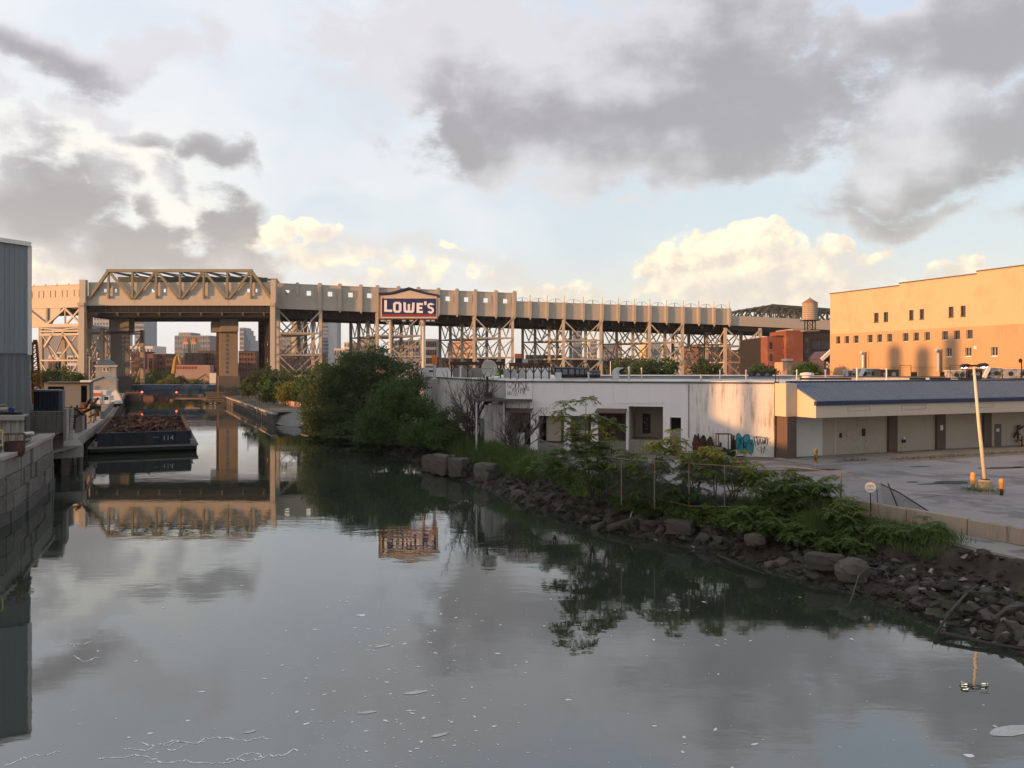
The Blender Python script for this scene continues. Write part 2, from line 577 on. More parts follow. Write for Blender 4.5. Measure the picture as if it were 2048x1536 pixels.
m_sign_white = M('sign_white_letter', (0.72, 0.71, 0.70), 0.5, var=0.05)
m_sign_red = M('sign_red_stripe', (0.26, 0.035, 0.04), 0.5, var=0.08)
m_yellow = M('safety_yellow_paint', (0.58, 0.27, 0.06), 0.7, var=0.2, rand=0.1)
m_ylamp = M('lamp_post_cream_paint', (0.62, 0.52, 0.38), 0.6, var=0.08)
m_bark = M('grey_brown_bark', (0.05, 0.042, 0.035), 0.95, var=0.3, vs=3.0, bump=0.4)
m_barkl = M('pale_dry_bark', (0.085, 0.068, 0.056), 0.95, var=0.3, vs=3.0)
m_leafd = leaf_mat('dark_willow_leaf', (0.040, 0.070, 0.026), (0.086, 0.122, 0.042), trans=0.35)
m_leafm = leaf_mat('mid_green_leaf', (0.040, 0.085, 0.020), (0.080, 0.140, 0.030))
m_leaff = leaf_mat('fresh_sumac_leaf', (0.09, 0.15, 0.03), (0.20, 0.235, 0.05), vs=1.3)
m_leafy = leaf_mat('yellow_green_leaf', (0.12, 0.15, 0.025), (0.24, 0.22, 0.04))
m_leafs = leaf_mat('airy_sumac_leaf', (0.060, 0.110, 0.026), (0.130, 0.185, 0.045), vs=1.5)
m_grass = leaf_mat('long_grass_blade', (0.050, 0.095, 0.020), (0.115, 0.165, 0.045))
m_seed = leaf_mat('rust_seed_cluster', (0.20, 0.07, 0.025), (0.30, 0.12, 0.04))
m_haze1 = M('pale_blue_hazed_facade', (0.33, 0.35, 0.38), 0.6, var=0.06, vs=0.05, rand=0.1)  # bluish fade of distant air is mixed into this facade colour
m_haze2 = M('grey_hazed_facade', (0.25, 0.26, 0.28), 0.7, var=0.08, vs=0.05, rand=0.1)  # grey of distant haze is mixed into this facade colour
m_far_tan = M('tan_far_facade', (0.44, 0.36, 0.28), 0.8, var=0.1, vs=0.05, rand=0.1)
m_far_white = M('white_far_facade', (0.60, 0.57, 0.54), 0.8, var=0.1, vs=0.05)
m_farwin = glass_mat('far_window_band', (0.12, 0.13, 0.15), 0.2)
m_teal = M('teal_spray_paint', (0.035, 0.27, 0.34), 0.7, var=0.15)
m_ink = M('black_spray_paint', (0.015, 0.014, 0.016), 0.8, var=0.2)
m_chalk = M('pale_spray_paint', (0.46, 0.44, 0.40), 0.8, var=0.1)
m_green = M('bright_green_paint', (0.02, 0.24, 0.07), 0.6, var=0.15)
m_lime = M('lime_paint', (0.30, 0.45, 0.03), 0.6)
m_red = M('red_paint', (0.35, 0.045, 0.03), 0.6, var=0.15)
m_orng = M('orange_plastic', (0.55, 0.15, 0.03), 0.6, var=0.2)
m_vwhite = M('white_vehicle_paint', (0.70, 0.70, 0.70), 0.3, var=0.05, spec=0.5)
m_scum2 = M('dull_scum_raft', (0.48, 0.485, 0.45), 0.5, var=0.3, vs=4)
m_scum = M('pale_foam', (0.78, 0.78, 0.74), 0.6, var=0.15, rand=0.1)
m_lampglow = glow_mat('lit_lamp_lens', (1.0, 0.93, 0.72), 3.0)
m_redglow = glow_mat('red_navigation_light', (1.0, 0.12, 0.07), 2.5)


# the canal surface: murky green water, small slow ripples
def water_mat():
    m = bpy.data.materials.new('murky_canal_water')
    m.use_nodes = True
    t = m.node_tree
    t.nodes.clear()
    E.tree = t
    out = E.node('ShaderNodeOutputMaterial')
    b = E.node('ShaderNodeBsdfPrincipled')
    t.links.new(b.outputs[0], out.inputs[0])
    pos = E(E.node('ShaderNodeNewGeometry').outputs['Position'])
    q = E.v('MULTIPLY', pos, (0.45, 1.0, 1.0))
    murk = E.noise(q, 0.12, 4.0, 0.6)
    scum = E.noise(E.v('MULTIPLY', pos, (0.8, 1.0, 1.0)), 0.5, 7.0, 0.7, 1.6).smooth(0.60, 0.78) * E.noise(pos, 0.07, 2.0, 0.5).smooth(0.45, 0.6)
    c = E.mix(murk, (0.018, 0.027, 0.017), (0.036, 0.044, 0.031))
    c = E.mix(scum * 0.4, c, (0.17, 0.175, 0.15))
    E.put(b.inputs['Base Color'], c)
    b.inputs['IOR'].default_value = 2.55      # raised well past plain water to strengthen the sky's reflection
    b.inputs['Specular IOR Level'].default_value = 0.5
    E.put(b.inputs['Roughness'], 0.012 + scum * 0.14 + E.noise(E.v('MULTIPLY', pos, (0.3, 1.0, 1.0)), 0.09, 4.0, 0.6).smooth(0.45, 0.7) * 0.07)
    h = E.noise(q, 1.6, 3.0, 0.5) * 0.6 + E.noise(q, 0.35, 2.0, 0.5) * 1.2
    calm = E.noise(q, 0.035, 2.0, 0.5).smooth(0.40, 0.66) * 0.8 + 0.2
    bn = E.node('ShaderNodeBump')
    bn.inputs['Distance'].default_value = 0.03
    E.put(bn.inputs['Strength'], calm * 0.34)
    E.put(bn.inputs['Height'], h)
    t.links.new(bn.outputs[0], b.inputs['Normal'])
    return m


m_water = water_mat()

# ================================================================== ground, water, banks
GZ = 2.1        # east bank level (car park)
GW = 2.6        # west bank level (dock)
mb = MB()
mb.quad((-330, -60, 0), (120, -60, 0), (120, 470, 0), (-330, 470, 0))
tag(mb.build('water', m_water, origin=(0, 0, 0), recalc=False), kind='structure')

BANK = [((19, -40), (23, -40)), ((19, 10), (23, 10)), ((18.6, 22), (22.4, 24)), ((17.8, 28.8), (21.4, 31)), ((16, 34.1), (20.2, 35.8)),
        ((14.6, 37.2), (18.9, 39.3)), ((13.2, 40), (16.6, 43)), ((11.5, 43.6), (14.2, 47)), ((9, 47), (11, 49.5)), ((5.4, 50.8), (7.5, 54)),
        ((2, 57.5), (4.3, 60.5)), ((-0.94, 64.7), (1.6, 67.5)), ((-5, 74), (-2.2, 77.5)), ((-8.9, 84.5), (-6, 88)), ((-16, 98), (-13, 102)), ((-26.8, 122), (-24, 124))]
PROF = [(-0.2, -0.7), (0, -0.04), (0.2, 0.28), (0.5, 0.72), (0.75, 1.15), (0.88, 1.55), (0.97, 1.98), (1.06, 2.09), (1.25, 2.095)]


def bank_pt(u, t):
    i = min(int(u), len(BANK) - 2)
    k = u - i
    w = Vector(BANK[i][0]).lerp(Vector(BANK[i + 1][0]), k)
    l = Vector(BANK[i][1]).lerp(Vector(BANK[i + 1][1]), k)
    q = w + (l - w) * t
    for (a, za), (b, zb) in zip(PROF, PROF[1:]):
        if t <= b:
            z = za + (zb - za) * (t - a) / (b - a)
            break
    else:
        z = PROF[-1][1]
    return Vector((q.x, q.y, z))


LIP = [bank_pt(i, 1.1) for i in range(len(BANK))]
EAST = [(v.x, v.y) for v in LIP] + [(-30, 138), (-38.5, 147), (-41, 143.6), (-68.2, 204.6), (-83, 240), (-160, 420)]
WEST = [(-31, -40), (-31, 20), (-31.4, 45), (-32.6, 51.5), (-34.8, 58.4), (-39.0, 69.4), (-40.5, 78), (-45, 85.5), (-61, 125), (-96, 204), (-110, 240), (-195, 420)]
mb = MB()
mb.quad(*[(x, y, GZ) for x, y in EAST], (-185, 421, GZ), (-185, 2600, GZ), (2600, 2600, GZ), (2600, -40, GZ))
tag(mb.build('ground', m_ground, origin=(0, 0, GZ), recalc=False), kind='structure')
mb = MB()
mb.quad(*[(x, y, GW) for x, y in WEST], (-160.2, 421, GW), (-160.2, 2600, GW), (-2600, 2600, GW), (-2600, -40, GW))
tag(mb.build('ground', m_ground, origin=(0, 0, GW), recalc=False), kind='structure')

# east bank: mud and rubble slope
mb = MB()
NU, NT = 240, 14
vs = []
for i in range(NU + 1):
    u = 1 + i * (len(BANK) - 2) / NU
    for j in range(NT + 1):
        t = -0.2 + 1.42 * j / NT
        q = bank_pt(u, t)
        n = 0.0 if t > 1.08 else 0.16 * (math.sin(q.x * 3.1 + q.y * 1.7) * math.sin(q.y * 2.3 - q.x) + random.uniform(-0.5, 0.5)) * (1.0 if t > 0.1 else 0.5)
        q.z += n
        q.x += random.uniform(-0.08, 0.08)
        vs.append(q)
fs = []
for i in range(NU):
    for j in range(NT):
        a = i * (NT + 1) + j
        fs.append((a, a + NT + 1, a + NT + 2, a + 1))
mb.add(vs, fs)
bank = tag(mb.build('bank', m_mud, recalc=True, smooth=True), kind='structure')

# gravel landing in the cove beyond the big trees
mb = MB()
g = [(-26.5, 123.5, 0.9), (-33.6, 134.8, 0.5), (-36.5, 139, -0.2), (-41, 143.3, 0.2), (-42, 147, 2.12), (-33, 152, 2.13), (-24, 146, 2.13), (-20, 126, 2.12)]
mb.add(g, [(0, 1, 6, 7), (1, 2, 3, 4, 5, 6)])
tag(mb.build('gravel_landing', m_gravel), kind='structure')


def rock_mesh(name, seed, sx=1.0, sy=1.0, sz=0.7, pts=11):
    r = np.random.default_rng(seed)
    v = r.normal(size=(pts, 3))
    v /= np.linalg.norm(v, axis=1)[:, None]
    v *= r.uniform(0.8, 1.1, size=(pts, 1)) * np.array((sx, sy, sz)) * 0.5
    bm = bmesh.new()
    for q in v:
        bm.verts.new(q)
    res = bmesh.ops.convex_hull(bm, input=bm.verts)
    bmesh.ops.delete(bm, geom=[e for e in res['geom_interior'] if isinstance(e, bmesh.types.BMVert)], context='VERTS')
    me = bpy.data.meshes.new(name)
    bm.to_mesh(me)
    bm.free()
    return me


rocks = [rock_mesh('stone', 20 + i, 1.15, 0.85, 0.62) for i in range(9)]
for me in rocks:
    me.materials.append(m_rock)
rocks_l = [rock_mesh('pale_stone', 60 + i, 1.25, 0.7, 0.5, 9) for i in range(4)]
for me in rocks_l:
    me.materials.append(m_rock_l)
PALE = [(1862, 1165), (1868, 1150), (1893, 1163), (1900, 1158), (1920, 1166), (1925, 1150), (1867, 1187), (1958, 1178), (1960, 1203), (1952, 1220), (1958, 1190), (2003, 1215), (2025, 1235),
        (1990, 1242), (1840, 1160), (1812, 1146), (1600, 1165), (1330, 1010), (1295, 1052), (1340, 1070), (1420, 1060), (1910, 1240), (1935, 1205), (1885, 1205), (2015, 1190), (2035, 1150), (1825, 1140)]
for px, py in PALE:
    u0 = None
    g_ = G(px, py, 0.95)
    best = min(((bank_pt(1 + i * 0.1, t * 0.05) - g_).xy.length, i, t) for i in range(0, 140) for t in range(0, 20))
    q = bank_pt(1 + best[1] * 0.1, best[2] * 0.05)
    o = bpy.data.objects.new('pale_stone', random.choice(rocks_l))
    C.objects.link(o)
    o.parent = bank
    s = random.uniform(0.28, 0.5)
    o.location = q + Vector((0, 0, s * 0.22)) - wloc(bank)
    o.scale = (s, s, s)
    o.rotation_euler = (random.uniform(-0.5, 0.5), random.uniform(-0.5, 0.5), random.uniform(0, 6.28))
for k in range(255):
    u = random.uniform(2.6, 11.2)
    t = random.triangular(0.0, 0.8, 0.25)
    s = random.uniform(0.42, 0.95) * (1.25 if u > 7 else 1.0)
    q = bank_pt(u, t)
    o = bpy.data.objects.new('stone', random.choice(rocks))
    C.objects.link(o)
    o.parent = bank
    o.location = q + Vector((0, 0, s * 0.13)) - wloc(bank)
    o.scale = (s, s, s)
    o.rotation_euler = (random.uniform(-0.4, 0.4), random.uniform(-0.4, 0.4), random.uniform(0, 6.28))
# the smaller rubble between them, too many to pick apart
allv, allf, n0 = [], [], 0
geo = []
for me in rocks:
    geo.append((np.array([v.co[:] for v in me.vertices]), [tuple(p_.vertices) for p_ in me.polygons]))
for k in range(9000):
    u = 1 + 13.6 * random.random() ** 0.8
    t = random.triangular(-0.08, 1.02, 0.3)
    s = 0.10 + 0.34 * random.random() ** 1.7
    q = bank_pt(u, t)
    v, f = geo[k % len(geo)]
    a = random.uniform(0, 6.28)
    ca, sa = math.cos(a), math.sin(a)
    tz = random.uniform(-0.5, 0.5)
    r = v * s
    x = r[:, 0] * ca - r[:, 1] * sa
    y = r[:, 0] * sa + r[:, 1] * ca
    allv.append(np.stack([x + q.x, y + q.y, r[:, 2] + x * tz + q.z + s * 0.1], 1))
    allf += [tuple(n0 + i for i in w) for w in f]
    n0 += len(v)
me = bpy.data.meshes.new('rubble')
me.from_pydata(np.concatenate(allv).tolist(), [], allf)
o = link('rubble', me, m_rock, None, (0, 0, 0))
tag(o, 'loose dark rubble covering the sloping mud bank at the waterline', 'rubble', kind='stuff')

# scum flecks drifting on the water
allv, allf, n0 = [], [], 0
for k in range(620):
    if k < 340:
        px, py = random.gauss(820, 130), random.uniform(1190, 1560)
        px += (1300 - py) * 0.1
    else:
        px, py = random.uniform(60, 2040), random.uniform(1250, 1600) if k % 3 else random.uniform(1150, 1300)
    q = G(px, py, 0.0)
    if q.x > 14 - max(0, q.y - 34) * 0.4 or q.x < -30:
        continue
    r = 0.012 + 0.055 * random.random() ** 3.5
    if random.random() < 0.004:
        r = random.uniform(0.1, 0.18)
    n = 9
    el_ = random.uniform(0.9, 2.6)
    rot = random.uniform(0, 3.14)
    for i in range(n):
        a = 6.283 * i / n
        rr = r * random.uniform(0.55, 1.15)
        x, y = rr * math.cos(a) * el_, rr * math.sin(a)
        allv.append((q.x + x * math.cos(rot) - y * math.sin(rot), q.y + x * math.sin(rot) + y * math.cos(rot), 0.006))
    allf.append(tuple(range(n0, n0 + n)))
    n0 += n
# thin foam trails near the camera
for (px, py, ln) in [(430, 1490, 210), (300, 1492, 120), (140, 1285, 80), (400, 1520, 240), (170, 1300, 60), (520, 1520, 150), (340, 1478, 130), (60, 1520, 120), (250, 1515, 120)]:
    x, y = px - ln / 2, py + 6
    pts = []
    while x < px + ln / 2:
        x += random.uniform(5, 11)
        y += random.uniform(-6, 5)
        pts.append(G(x, y, 0.006))
    for a, b in zip(pts, pts[1:]):
        w = random.uniform(0.006, 0.03)
        dv = (b - a)
        nrm = Vector((-dv.y, dv.x, 0)).normalized() * w
        for v in (a - nrm, b - nrm, b + nrm, a + nrm):
            allv.append((v.x, v.y, 0.006))
        allf.append(tuple(range(n0, n0 + 4)))
        n0 += 4
me = bpy.data.meshes.new('floating_scum')
me.from_pydata(allv, [], allf)
tag(link('floating_scum', me, m_scum, None, (0, 0, 0)), 'pale flecks and foam trails drifting on the canal', 'scum', kind='stuff')
for (px, py, r) in [(2022, 1462, 0.55), (832, 1385, 0.24), (880, 1470, 0.18), (765, 1292, 0.22), (735, 1425, 0.18), (500, 1464, 0.12)]:
    q = G(px, py, 0.0)
    mb = MB()
    a0 = random.uniform(0.2, 0.6)
    mb.quad(*[(q.x + r * (1.6 * math.cos(a) * math.cos(a0) - 0.5 * math.sin(a) * math.sin(a0)) * random.uniform(0.75, 1.1),
               q.y + r * (1.6 * math.cos(a) * math.sin(a0) + 0.5 * math.sin(a) * math.cos(a0)) * random.uniform(0.75, 1.1), 0.009) for a in [6.283 * i / 16 for i in range(16)]])
    NEARS = {2022: 'large pale scum raft by the right edge of the photo', 832: 'long streak of pale scum at lower centre', 880: 'curled pale scum patch near the bottom centre',
             765: 'pale scum patch below the reflected big sign', 735: 'pale scum patch left of the long streak', 500: 'small white floating scrap at lower left'}
    tag(mb.build('scum_patch', m_scum2, recalc=False), NEARS[px], 'scum', 'scum patches on the canal')

# east bulkhead along the park
def sheet_wall(name, a, b, z0, z1, label, mat, capm, pitch=1.1, thick=0.5):
    a, b = Vector((*a, 0)), Vector((*b, 0))
    dv = (b - a)
    L = dv.length
    dv.normalize()
    nb = Vector((-dv.y, dv.x, 0))
    r = empty(name, (a + b) / 2 + Vector((0, 0, z0)), label, 'wall', 'canal bulkheads')
    n = max(1, int(L / pitch))
    for i in range(n):
        mb = MB()
        off = nb * (0.05 if i % 2 else -0.03)
        p_, q_ = a + dv * (L * i / n + 0.01) + off, a + dv * (L * (i + 1) / n - 0.01) + off
        w = nb * thick * 0.5
        mb.hexa([p_ - w + Vector((0, 0, z0)), q_ - w + Vector((0, 0, z0)), q_ + w + Vector((0, 0, z0)), p_ + w + Vector((0, 0, z0))],
                [p_ - w + Vector((0, 0, z1)), q_ - w + Vector((0, 0, z1)), q_ + w + Vector((0, 0, z1)), p_ + w + Vector((0, 0, z1))])
        mb.build('sheet_pile', mat, r)
    mb = MB()
    mb.bar(a + Vector((0, 0, z1 + 0.13)), b + Vector((0, 0, z1 + 0.13)), thick + 0.5, 0.25)
    mb.build('cap_beam', capm, r)
    return r


sheet_wall('bulkhead', (-41, 143.2), (-68, 204), -0.6, 1.75, 'long low sheet pile bulkhead edging the little park', m_conc_d, m_conc_l, 1.3)
sheet_wall('bulkhead', (-27.2, 123.2), (-33.9, 134.6), -0.6, 0.75, 'dark timber bulkhead left of the big willow', m_wood, m_timber_l, 1.2)
sheet_wall('bulkhead', (-68.3, 204.6), (-84, 240), -0.6, 1.7, 'sheet pile wall below the lattice tower at the lift bridge', m_conc_d, m_conc_l, 3.0)

# ================================================================== railway viaduct
UX, UY = 1 / math.hypot(1, 0.15), 0.15 / math.hypot(1, 0.15)
V0 = Vector(((548 - 1024) / F * 231.0, 231.0))


def V(s, t, z):
    """east viaduct: s along, t back from the front face"""
    return Vector((V0.x + s * UX - t * UY, V0.y + s * UY + t * UX, z))


def s_at(px, t=0.0):
    k = (px - 1024) / F
    x0, y0 = V0.x - t * UY, V0.y + t * UX
    return (k * y0 - x0) / (UX - k * UY)


def z_at(px, py):
    D = V(s_at(px), 0, 0).y
    return CAMH - (py - HZ) * D / F


def vbox(mb, s0, s1, t0, t1, z0, z1, fn=None):
    """box in viaduct coordinates; z0, z1 may be (left, right) pairs"""
    fn = fn or V
    za, zb = z0 if isinstance(z0, tuple) else (z0, z0)
    zc, zd = z1 if isinstance(z1, tuple) else (z1, z1)
    mb.hexa([fn(s0, t0, za), fn(s1, t0, zb), fn(s1, t1, zb), fn(s0, t1, za)], [fn(s0, t0, zc), fn(s1, t0, zd), fn(s1, t1, zd), fn(s0, t1, zc)])


S_A, S_B, S_C = s_at(553), s_at(1029), s_at(1459)
DEP = 24.0


def lerp(a, b, k):
    return a + (b - a) * k


def top1(s): return lerp(33.28, 31.4, (s - S_A) / (S_B - S_A))
def bot(s): return lerp(26.3, 22.7, (s - S_A) / (S_C - S_A))
def top2(s): return lerp(29.05, 27.55, (s - S_B) / (S_C - S_B))


via = empty('railway_viaduct', V(S_B, 12, 22), 'long tan elevated railway viaduct crossing the whole view behind the store', 'viaduct')


def panel(s0, s1, hole=True):
    mb = MB()
    zb0, zb1, zt0, zt1 = bot(s0), bot(s1), top1(s0), top1(s1)
    def zz(k): return (lerp(zb0, zt0, k), lerp(zb1, zt1, k))
    if hole:
        m_ = (s0 + s1) / 2
        h = 0.62
        ka, kb = 0.57, 0.76
        vbox(mb, s0, s1, 0, 0.45, zz(0), zz(ka))
        vbox(mb, s0, s1, 0, 0.45, zz(kb), zz(1))
        def zq(a, b, k): return (lerp(bot(a), top1(a), k), lerp(bot(b), top1(b), k))
        vbox(mb, s0, m_ - h, 0, 0.45, zq(s0, m_ - h, ka), zq(s0, m_ - h, kb))
        vbox(mb, m_ + h, s1, 0, 0.45, zq(m_ + h, s1, ka), zq(m_ + h, s1, kb))
        # raised framing lines round the opening
        for q in (-1, 1):
            x = m_ + q * 1.55
            vbox(mb, x - 0.05, x + 0.05, -0.10, 0, zq(x, x, 0.52), zq(x, x, 0.84))
        vbox(mb, s0 + 0.5, s1 - 0.5, -0.09, 0, zz(0.505), zz(0.525))
        vbox(mb, s0 + 0.5, s1 - 0.5, -0.08, 0, zz(0.40), zz(0.415))
    else:
        vbox(mb, s0, s1, 0, 0.45, zz(0), zz(1))
    vbox(mb, s0, s1, -0.12, 0.50, (zt0, zt1), (zt0 + 0.14, zt1 + 0.14))
    return mb.build('parapet_panel', m_tan, via)


def pilaster(s, z0, z1, w=1.15, proud=0.42, up=0.7, point=1.15):
    mb = MB()
    h = w / 2
    prof = [(-h, z0 + 0.35), (0, z0 - point * 0.55), (h, z0 + 0.35), (h, z1 + up - 0.25), (h - 0.25, z1 + up), (-h + 0.25, z1 + up), (-h, z1 + up - 0.25)]
    mb.prism([V(s + x, -proud, z) for x, z in prof], V(0, proud - 0.02, 0) - V(0, 0, 0))
    hh = w * 0.32
    mb.prism([V(s + x, -proud - 0.16, z) for x, z in [(-hh, z0 + 0.5), (0, z0 + 0.1), (hh, z0 + 0.5), (hh, z1 + up - 0.5), (-hh, z1 + up - 0.5)]], V(0, 0.15, 0) - V(0, 0, 0))
    return mb.build('pilaster', m_tan, via)


PIL1 = [553, 595, 640, 680, 722, 755, 797, 837, 877, 914, 951, 992, 1029]
for a, b in zip(PIL1, PIL1[1:]):
    panel(s_at(a), s_at(b) - 0.01)
for k in PIL1[2:]:
    pilaster(s_at(k), bot(s_at(k)), top1(s_at(k)))
pilaster(s_at(595), 30.0, top1(s_at(595)), 1.0, 0.25, 0.55, 0.3)
# lower open-topped part with arched railings and lamp posts
PIL2 = [1029, 1060.4, 1094.7, 1129, 1166.7, 1204.5, 1237, 1269, 1300, 1333, 1366.7, 1397.6, 1428, 1458.6]
m_warm_post = M('pale_lamp_standard', (0.66, 0.60, 0.50), 0.5, var=0.08)
for i, (a, b) in enumerate(zip(PIL2, PIL2[1:])):
    sa, sb = s_at(a), s_at(b)
    mb = MB()
    vbox(mb, sa, sb - 0.01, 0, 0.45, (bot(sa), bot(sb)), (top2(sa), top2(sb)))
    vbox(mb, sa, sb - 0.01, -0.1, 0.5, (top2(sa), top2(sb)), (top2(sa) + 0.14, top2(sb) + 0.14))
    mb.build('parapet_panel', m_tan, via)
    m_ = (sa + sb) / 2
    mb = MB()
    r = (sb - sa) * 0.37
    pts = [V(m_ + r * math.cos(an), 0.2, top2(m_) + 0.1 + 1.15 * math.sin(an)) for an in [math.pi * q / 12 for q in range(13)]]
    mb.tube(pts, 0.045, 4)
    mb.bar(V(m_, 0.2, top2(m_) + 0.1), V(m_, 0.2, top2(m_) + 1.25), 0.22, 0.12)
    for q in (0.3, 0.7):
        an = math.pi * q
        mb.bar(V(m_, 0.2, top2(m_) + 0.14), pts[int(q * 12)], 0.03)
    mb.build('arched_railing', m_olive, via)
    pilaster(sb, bot(sb), top2(sb), 1.1, 0.42, 0.25)
    mb = MB()
    mb.bar(V(sb, 0.1, top2(sb) + 0.3), V(sb, 0.1, top2(sb) + 2.1), 0.36, 0.36)
    mb.bar(V(sb, 0.1, top2(sb) + 0.25), V(sb, 0.1, top2(sb) + 0.62), 0.62, 0.62)
    mb.build('lamp_standard', m_warm_post, via)
# deck and the dark girders under it
mb = MB()
vbox(mb, S_A - 1, S_C + 4, 0.46, DEP, (bot(S_A) - 0.1, bot(S_C) - 0.1), (bot(S_A) + 0.9, bot(S_C) + 0.9))
mb.build('deck', m_dark, via)
for t in (3.0, 9.0, 15.0, 21.0):
    mb = MB()
    vbox(mb, S_A - 1, S_C + 4, t, t + 0.6, (bot(S_A) - 2.3, bot(S_C) - 2.3), (bot(S_A) - 0.1, bot(S_C) - 0.1))
    mb.build('girder', m_dark, via)
for k in range(38):
    s = S_A + 2 + k * (S_C - S_A) / 38
    mb = MB()
    vbox(mb, s, s + 0.45, 0.6, DEP, (bot(s) - 1.35, bot(s) - 1.35), (bot(s) - 0.08, bot(s) - 0.08))
    mb.build('cross_beam', m_dark, via)
for (a, b, f_) in ((S_A, S_B, top1), (S_B, S_C, top2)):
    mb = MB()
    vbox(mb, a, b, DEP, DEP + 0.45, (bot(a), bot(b)), (f_(a) - 1.4, f_(b) - 1.4))
    mb.build('rear_parapet', m_tan, via)


def VS(s, t, z):
    return V(s - 0.36 * t, t, z)      # bents stand skewed under the deck


def tower(s0, s1, label, ztop=None, tb=(0.3, 8.0, 16.0, 23.5), fn=VS, levels=(0.0, 0.27, 0.52, 0.77, 1.0), w=0.85, group='trestle towers of the viaduct', bot_=bot, mat=None):
    mat = mat or m_tan2
    zt = (bot_(s0) + bot_(s1)) / 2 if ztop is None else ztop
    r = empty('trestle_tower', fn((s0 + s1) / 2, 12, GZ), label, 'tower', group)
    zs = [lerp(zt - 0.1, GZ - 0.3, k) for k in levels]
    for t in tb:
        for s in (s0, s1):
            mb = MB()
            mb.bar(fn(s, t, zs[-1]), fn(s, t, zt - 0.05), w, w)
            mb.bar(fn(s, t, zs[-1]), fn(s, t, zs[-1] + 1.4), w * 1.7, w * 1.7)
            mb.build('column', mat, r)
    front = True
    for t in tb:
        tt = t - 0.42 if t == tb[0] else t
        for i in range(1, len(zs) - 1):
            mb = MB()
            mb.bar(fn(s0, tt, zs[i]), fn(s1, tt, zs[i]), 0.28, 0.42)
            mb.build('strut', mat, r)
        for i in range(len(zs) - 1):
            m_ = (s0 + s1) / 2
            for s in (s0, s1):
                mb = MB()
                mb.bar(fn(s, tt, zs[i] - 0.2), fn(m_, tt, zs[i + 1] + 0.3), 0.24, 0.34)
                mb.build('brace', mat, r)
    for s in (s0, s1):
        for ta, tc_ in zip(tb, tb[1:]):
            m_ = (ta + tc_) / 2
            for i in range(1, len(zs) - 1):
                mb = MB()
                mb.bar(fn(s, ta, zs[i]), fn(s, tc_, zs[i]), 0.24, 0.34)
                mb.build('strut', mat, r)
            for i in range(len(zs) - 1):
                for e in (ta, tc_):
                    mb = MB()
                    mb.bar(fn(s, e, zs[i] - 0.2), fn(s, m_, zs[i + 1] + 0.3), 0.22, 0.28)
                    mb.build('brace', mat, r)
    return r


TW = [(557, 642, 'wide braced steel trestle tower right of the lift truss'), (755, 845, 'braced steel trestle tower behind the big blue sign'),
      (949, 1026, 'braced steel trestle tower behind the satellite dish'), (1128, 1203, 'braced steel trestle tower above the rooftop air units'),
      (1300, 1366, 'braced steel trestle tower behind the green roadside trees'), (1452, 1522, 'rightmost braced steel trestle tower beside the red brick mill')]
for a, b, lab in TW:
    sb = s_at(b)
    tower(s_at(a), sb, lab, ztop=(bot(s_at(a)) + bot(sb)) / 2 if a < 1400 else 21.9)

# east end: plain girder with a row of dark bow trusses
sE = s_at(1700)
def bot3(s): return lerp(22.6, 21.2, (s - S_C) / (sE - S_C))
tr = empty('truss_bridge', V((S_C + sE) / 2, 12, 20), 'dark green multiple truss railway span running off behind the ochre building', 'bridge')
mb = MB()
vbox(mb, S_C + 0.3, sE, 0.1, 0.6, (bot3(S_C), bot3(sE)), (bot3(S_C) + 3.0, bot3(sE) + 3.0))
mb.build('plate_girder', m_tan, tr)
mb = MB()
vbox(mb, S_C + 0.3, sE, 0.7, DEP, (bot3(S_C) - 1.5, bot3(sE) - 1.5), (bot3(S_C) + 0.4, bot3(sE) + 0.4))
mb.build('deck', m_dark, tr)
s1 = s_at(1546)
for j, t in enumerate((1.0, 7.0, 13.0, 19.0, 25.0)):
    a0, a1 = s_at(1527) + 0, s1
    n = 7
    step = (sE - a1) / n
    zb = lambda s: bot3(s) + 2.4
    zt = lambda s: zb(s) + lerp(4.5, 3.9, (s - a1) / (sE - a1))
    mb = MB()
    mb.bar(V(a1 - 4.0, t, zb(a0)), V(a1, t, zt(a1)), 0.5)
    mb.build('end_post', m_green_truss, tr)
    mb = MB()
    mb.bar(V(a1, t, zt(a1)), V(sE, t, zt(sE)), 0.55, 0.6)
    mb.build('top_chord', m_green_truss, tr)
    for i in range(n + 1):
        s = a1 + i * step
        mb = MB()
        mb.bar(V(s, t, zb(s)), V(s, t, zt(s)), 0.32)
        mb.build('vertical', m_green_truss, tr)
        if i < n:
            q = s + step
            mb = MB()
            if i % 2 == 0:
                mb.bar(V(s, t, zt(s)), V(q, t, zb(q)), 0.36)
            else:
                mb.bar(V(s, t, zb(s)), V(q, t, zt(q)), 0.36)
            mb.build('diagonal', m_green_truss, tr)
    # haunched portal curving down at the near end
    pts = [V(a1 - 4.0 - 4.5 * math.sin(q), t + 0.5, zb(a0) + 3.4 * math.cos(q)) for q in [0.1 * k for k in range(15)]]
    mb = MB()
    mb.tube(pts, 0.28, 4)
    mb.bar(pts[0], V(a1, t, zt(a1)), 0.4)
    mb.build('portal_brace', m_green_truss, tr)
    if j:
        for i in range(0, n + 1):
            s = a1 + i * step
            mb = MB()
            mb.bar(V(s, t - 6, zt(s)), V(s, t, zt(s)), 0.25)
            mb.build('cross_strut', m_green_truss, tr)

# ------------------------------------------------------------------ big truss span over the canal
TD = 227.0


def T(px, py, t=0.0):
    q = P(px, py, TD)
    q.y += t
    return q


span = empty('truss_span', T(360, 625, 12), 'tan steel truss span carrying the railway high over the canal', 'bridge')


def tbar(name, a, b, w, h, t, mat=m_olive):
    mb = MB()
    mb.bar(T(*a, t), T(*b, t), w, h)
    return mb.build(name, mat, span)


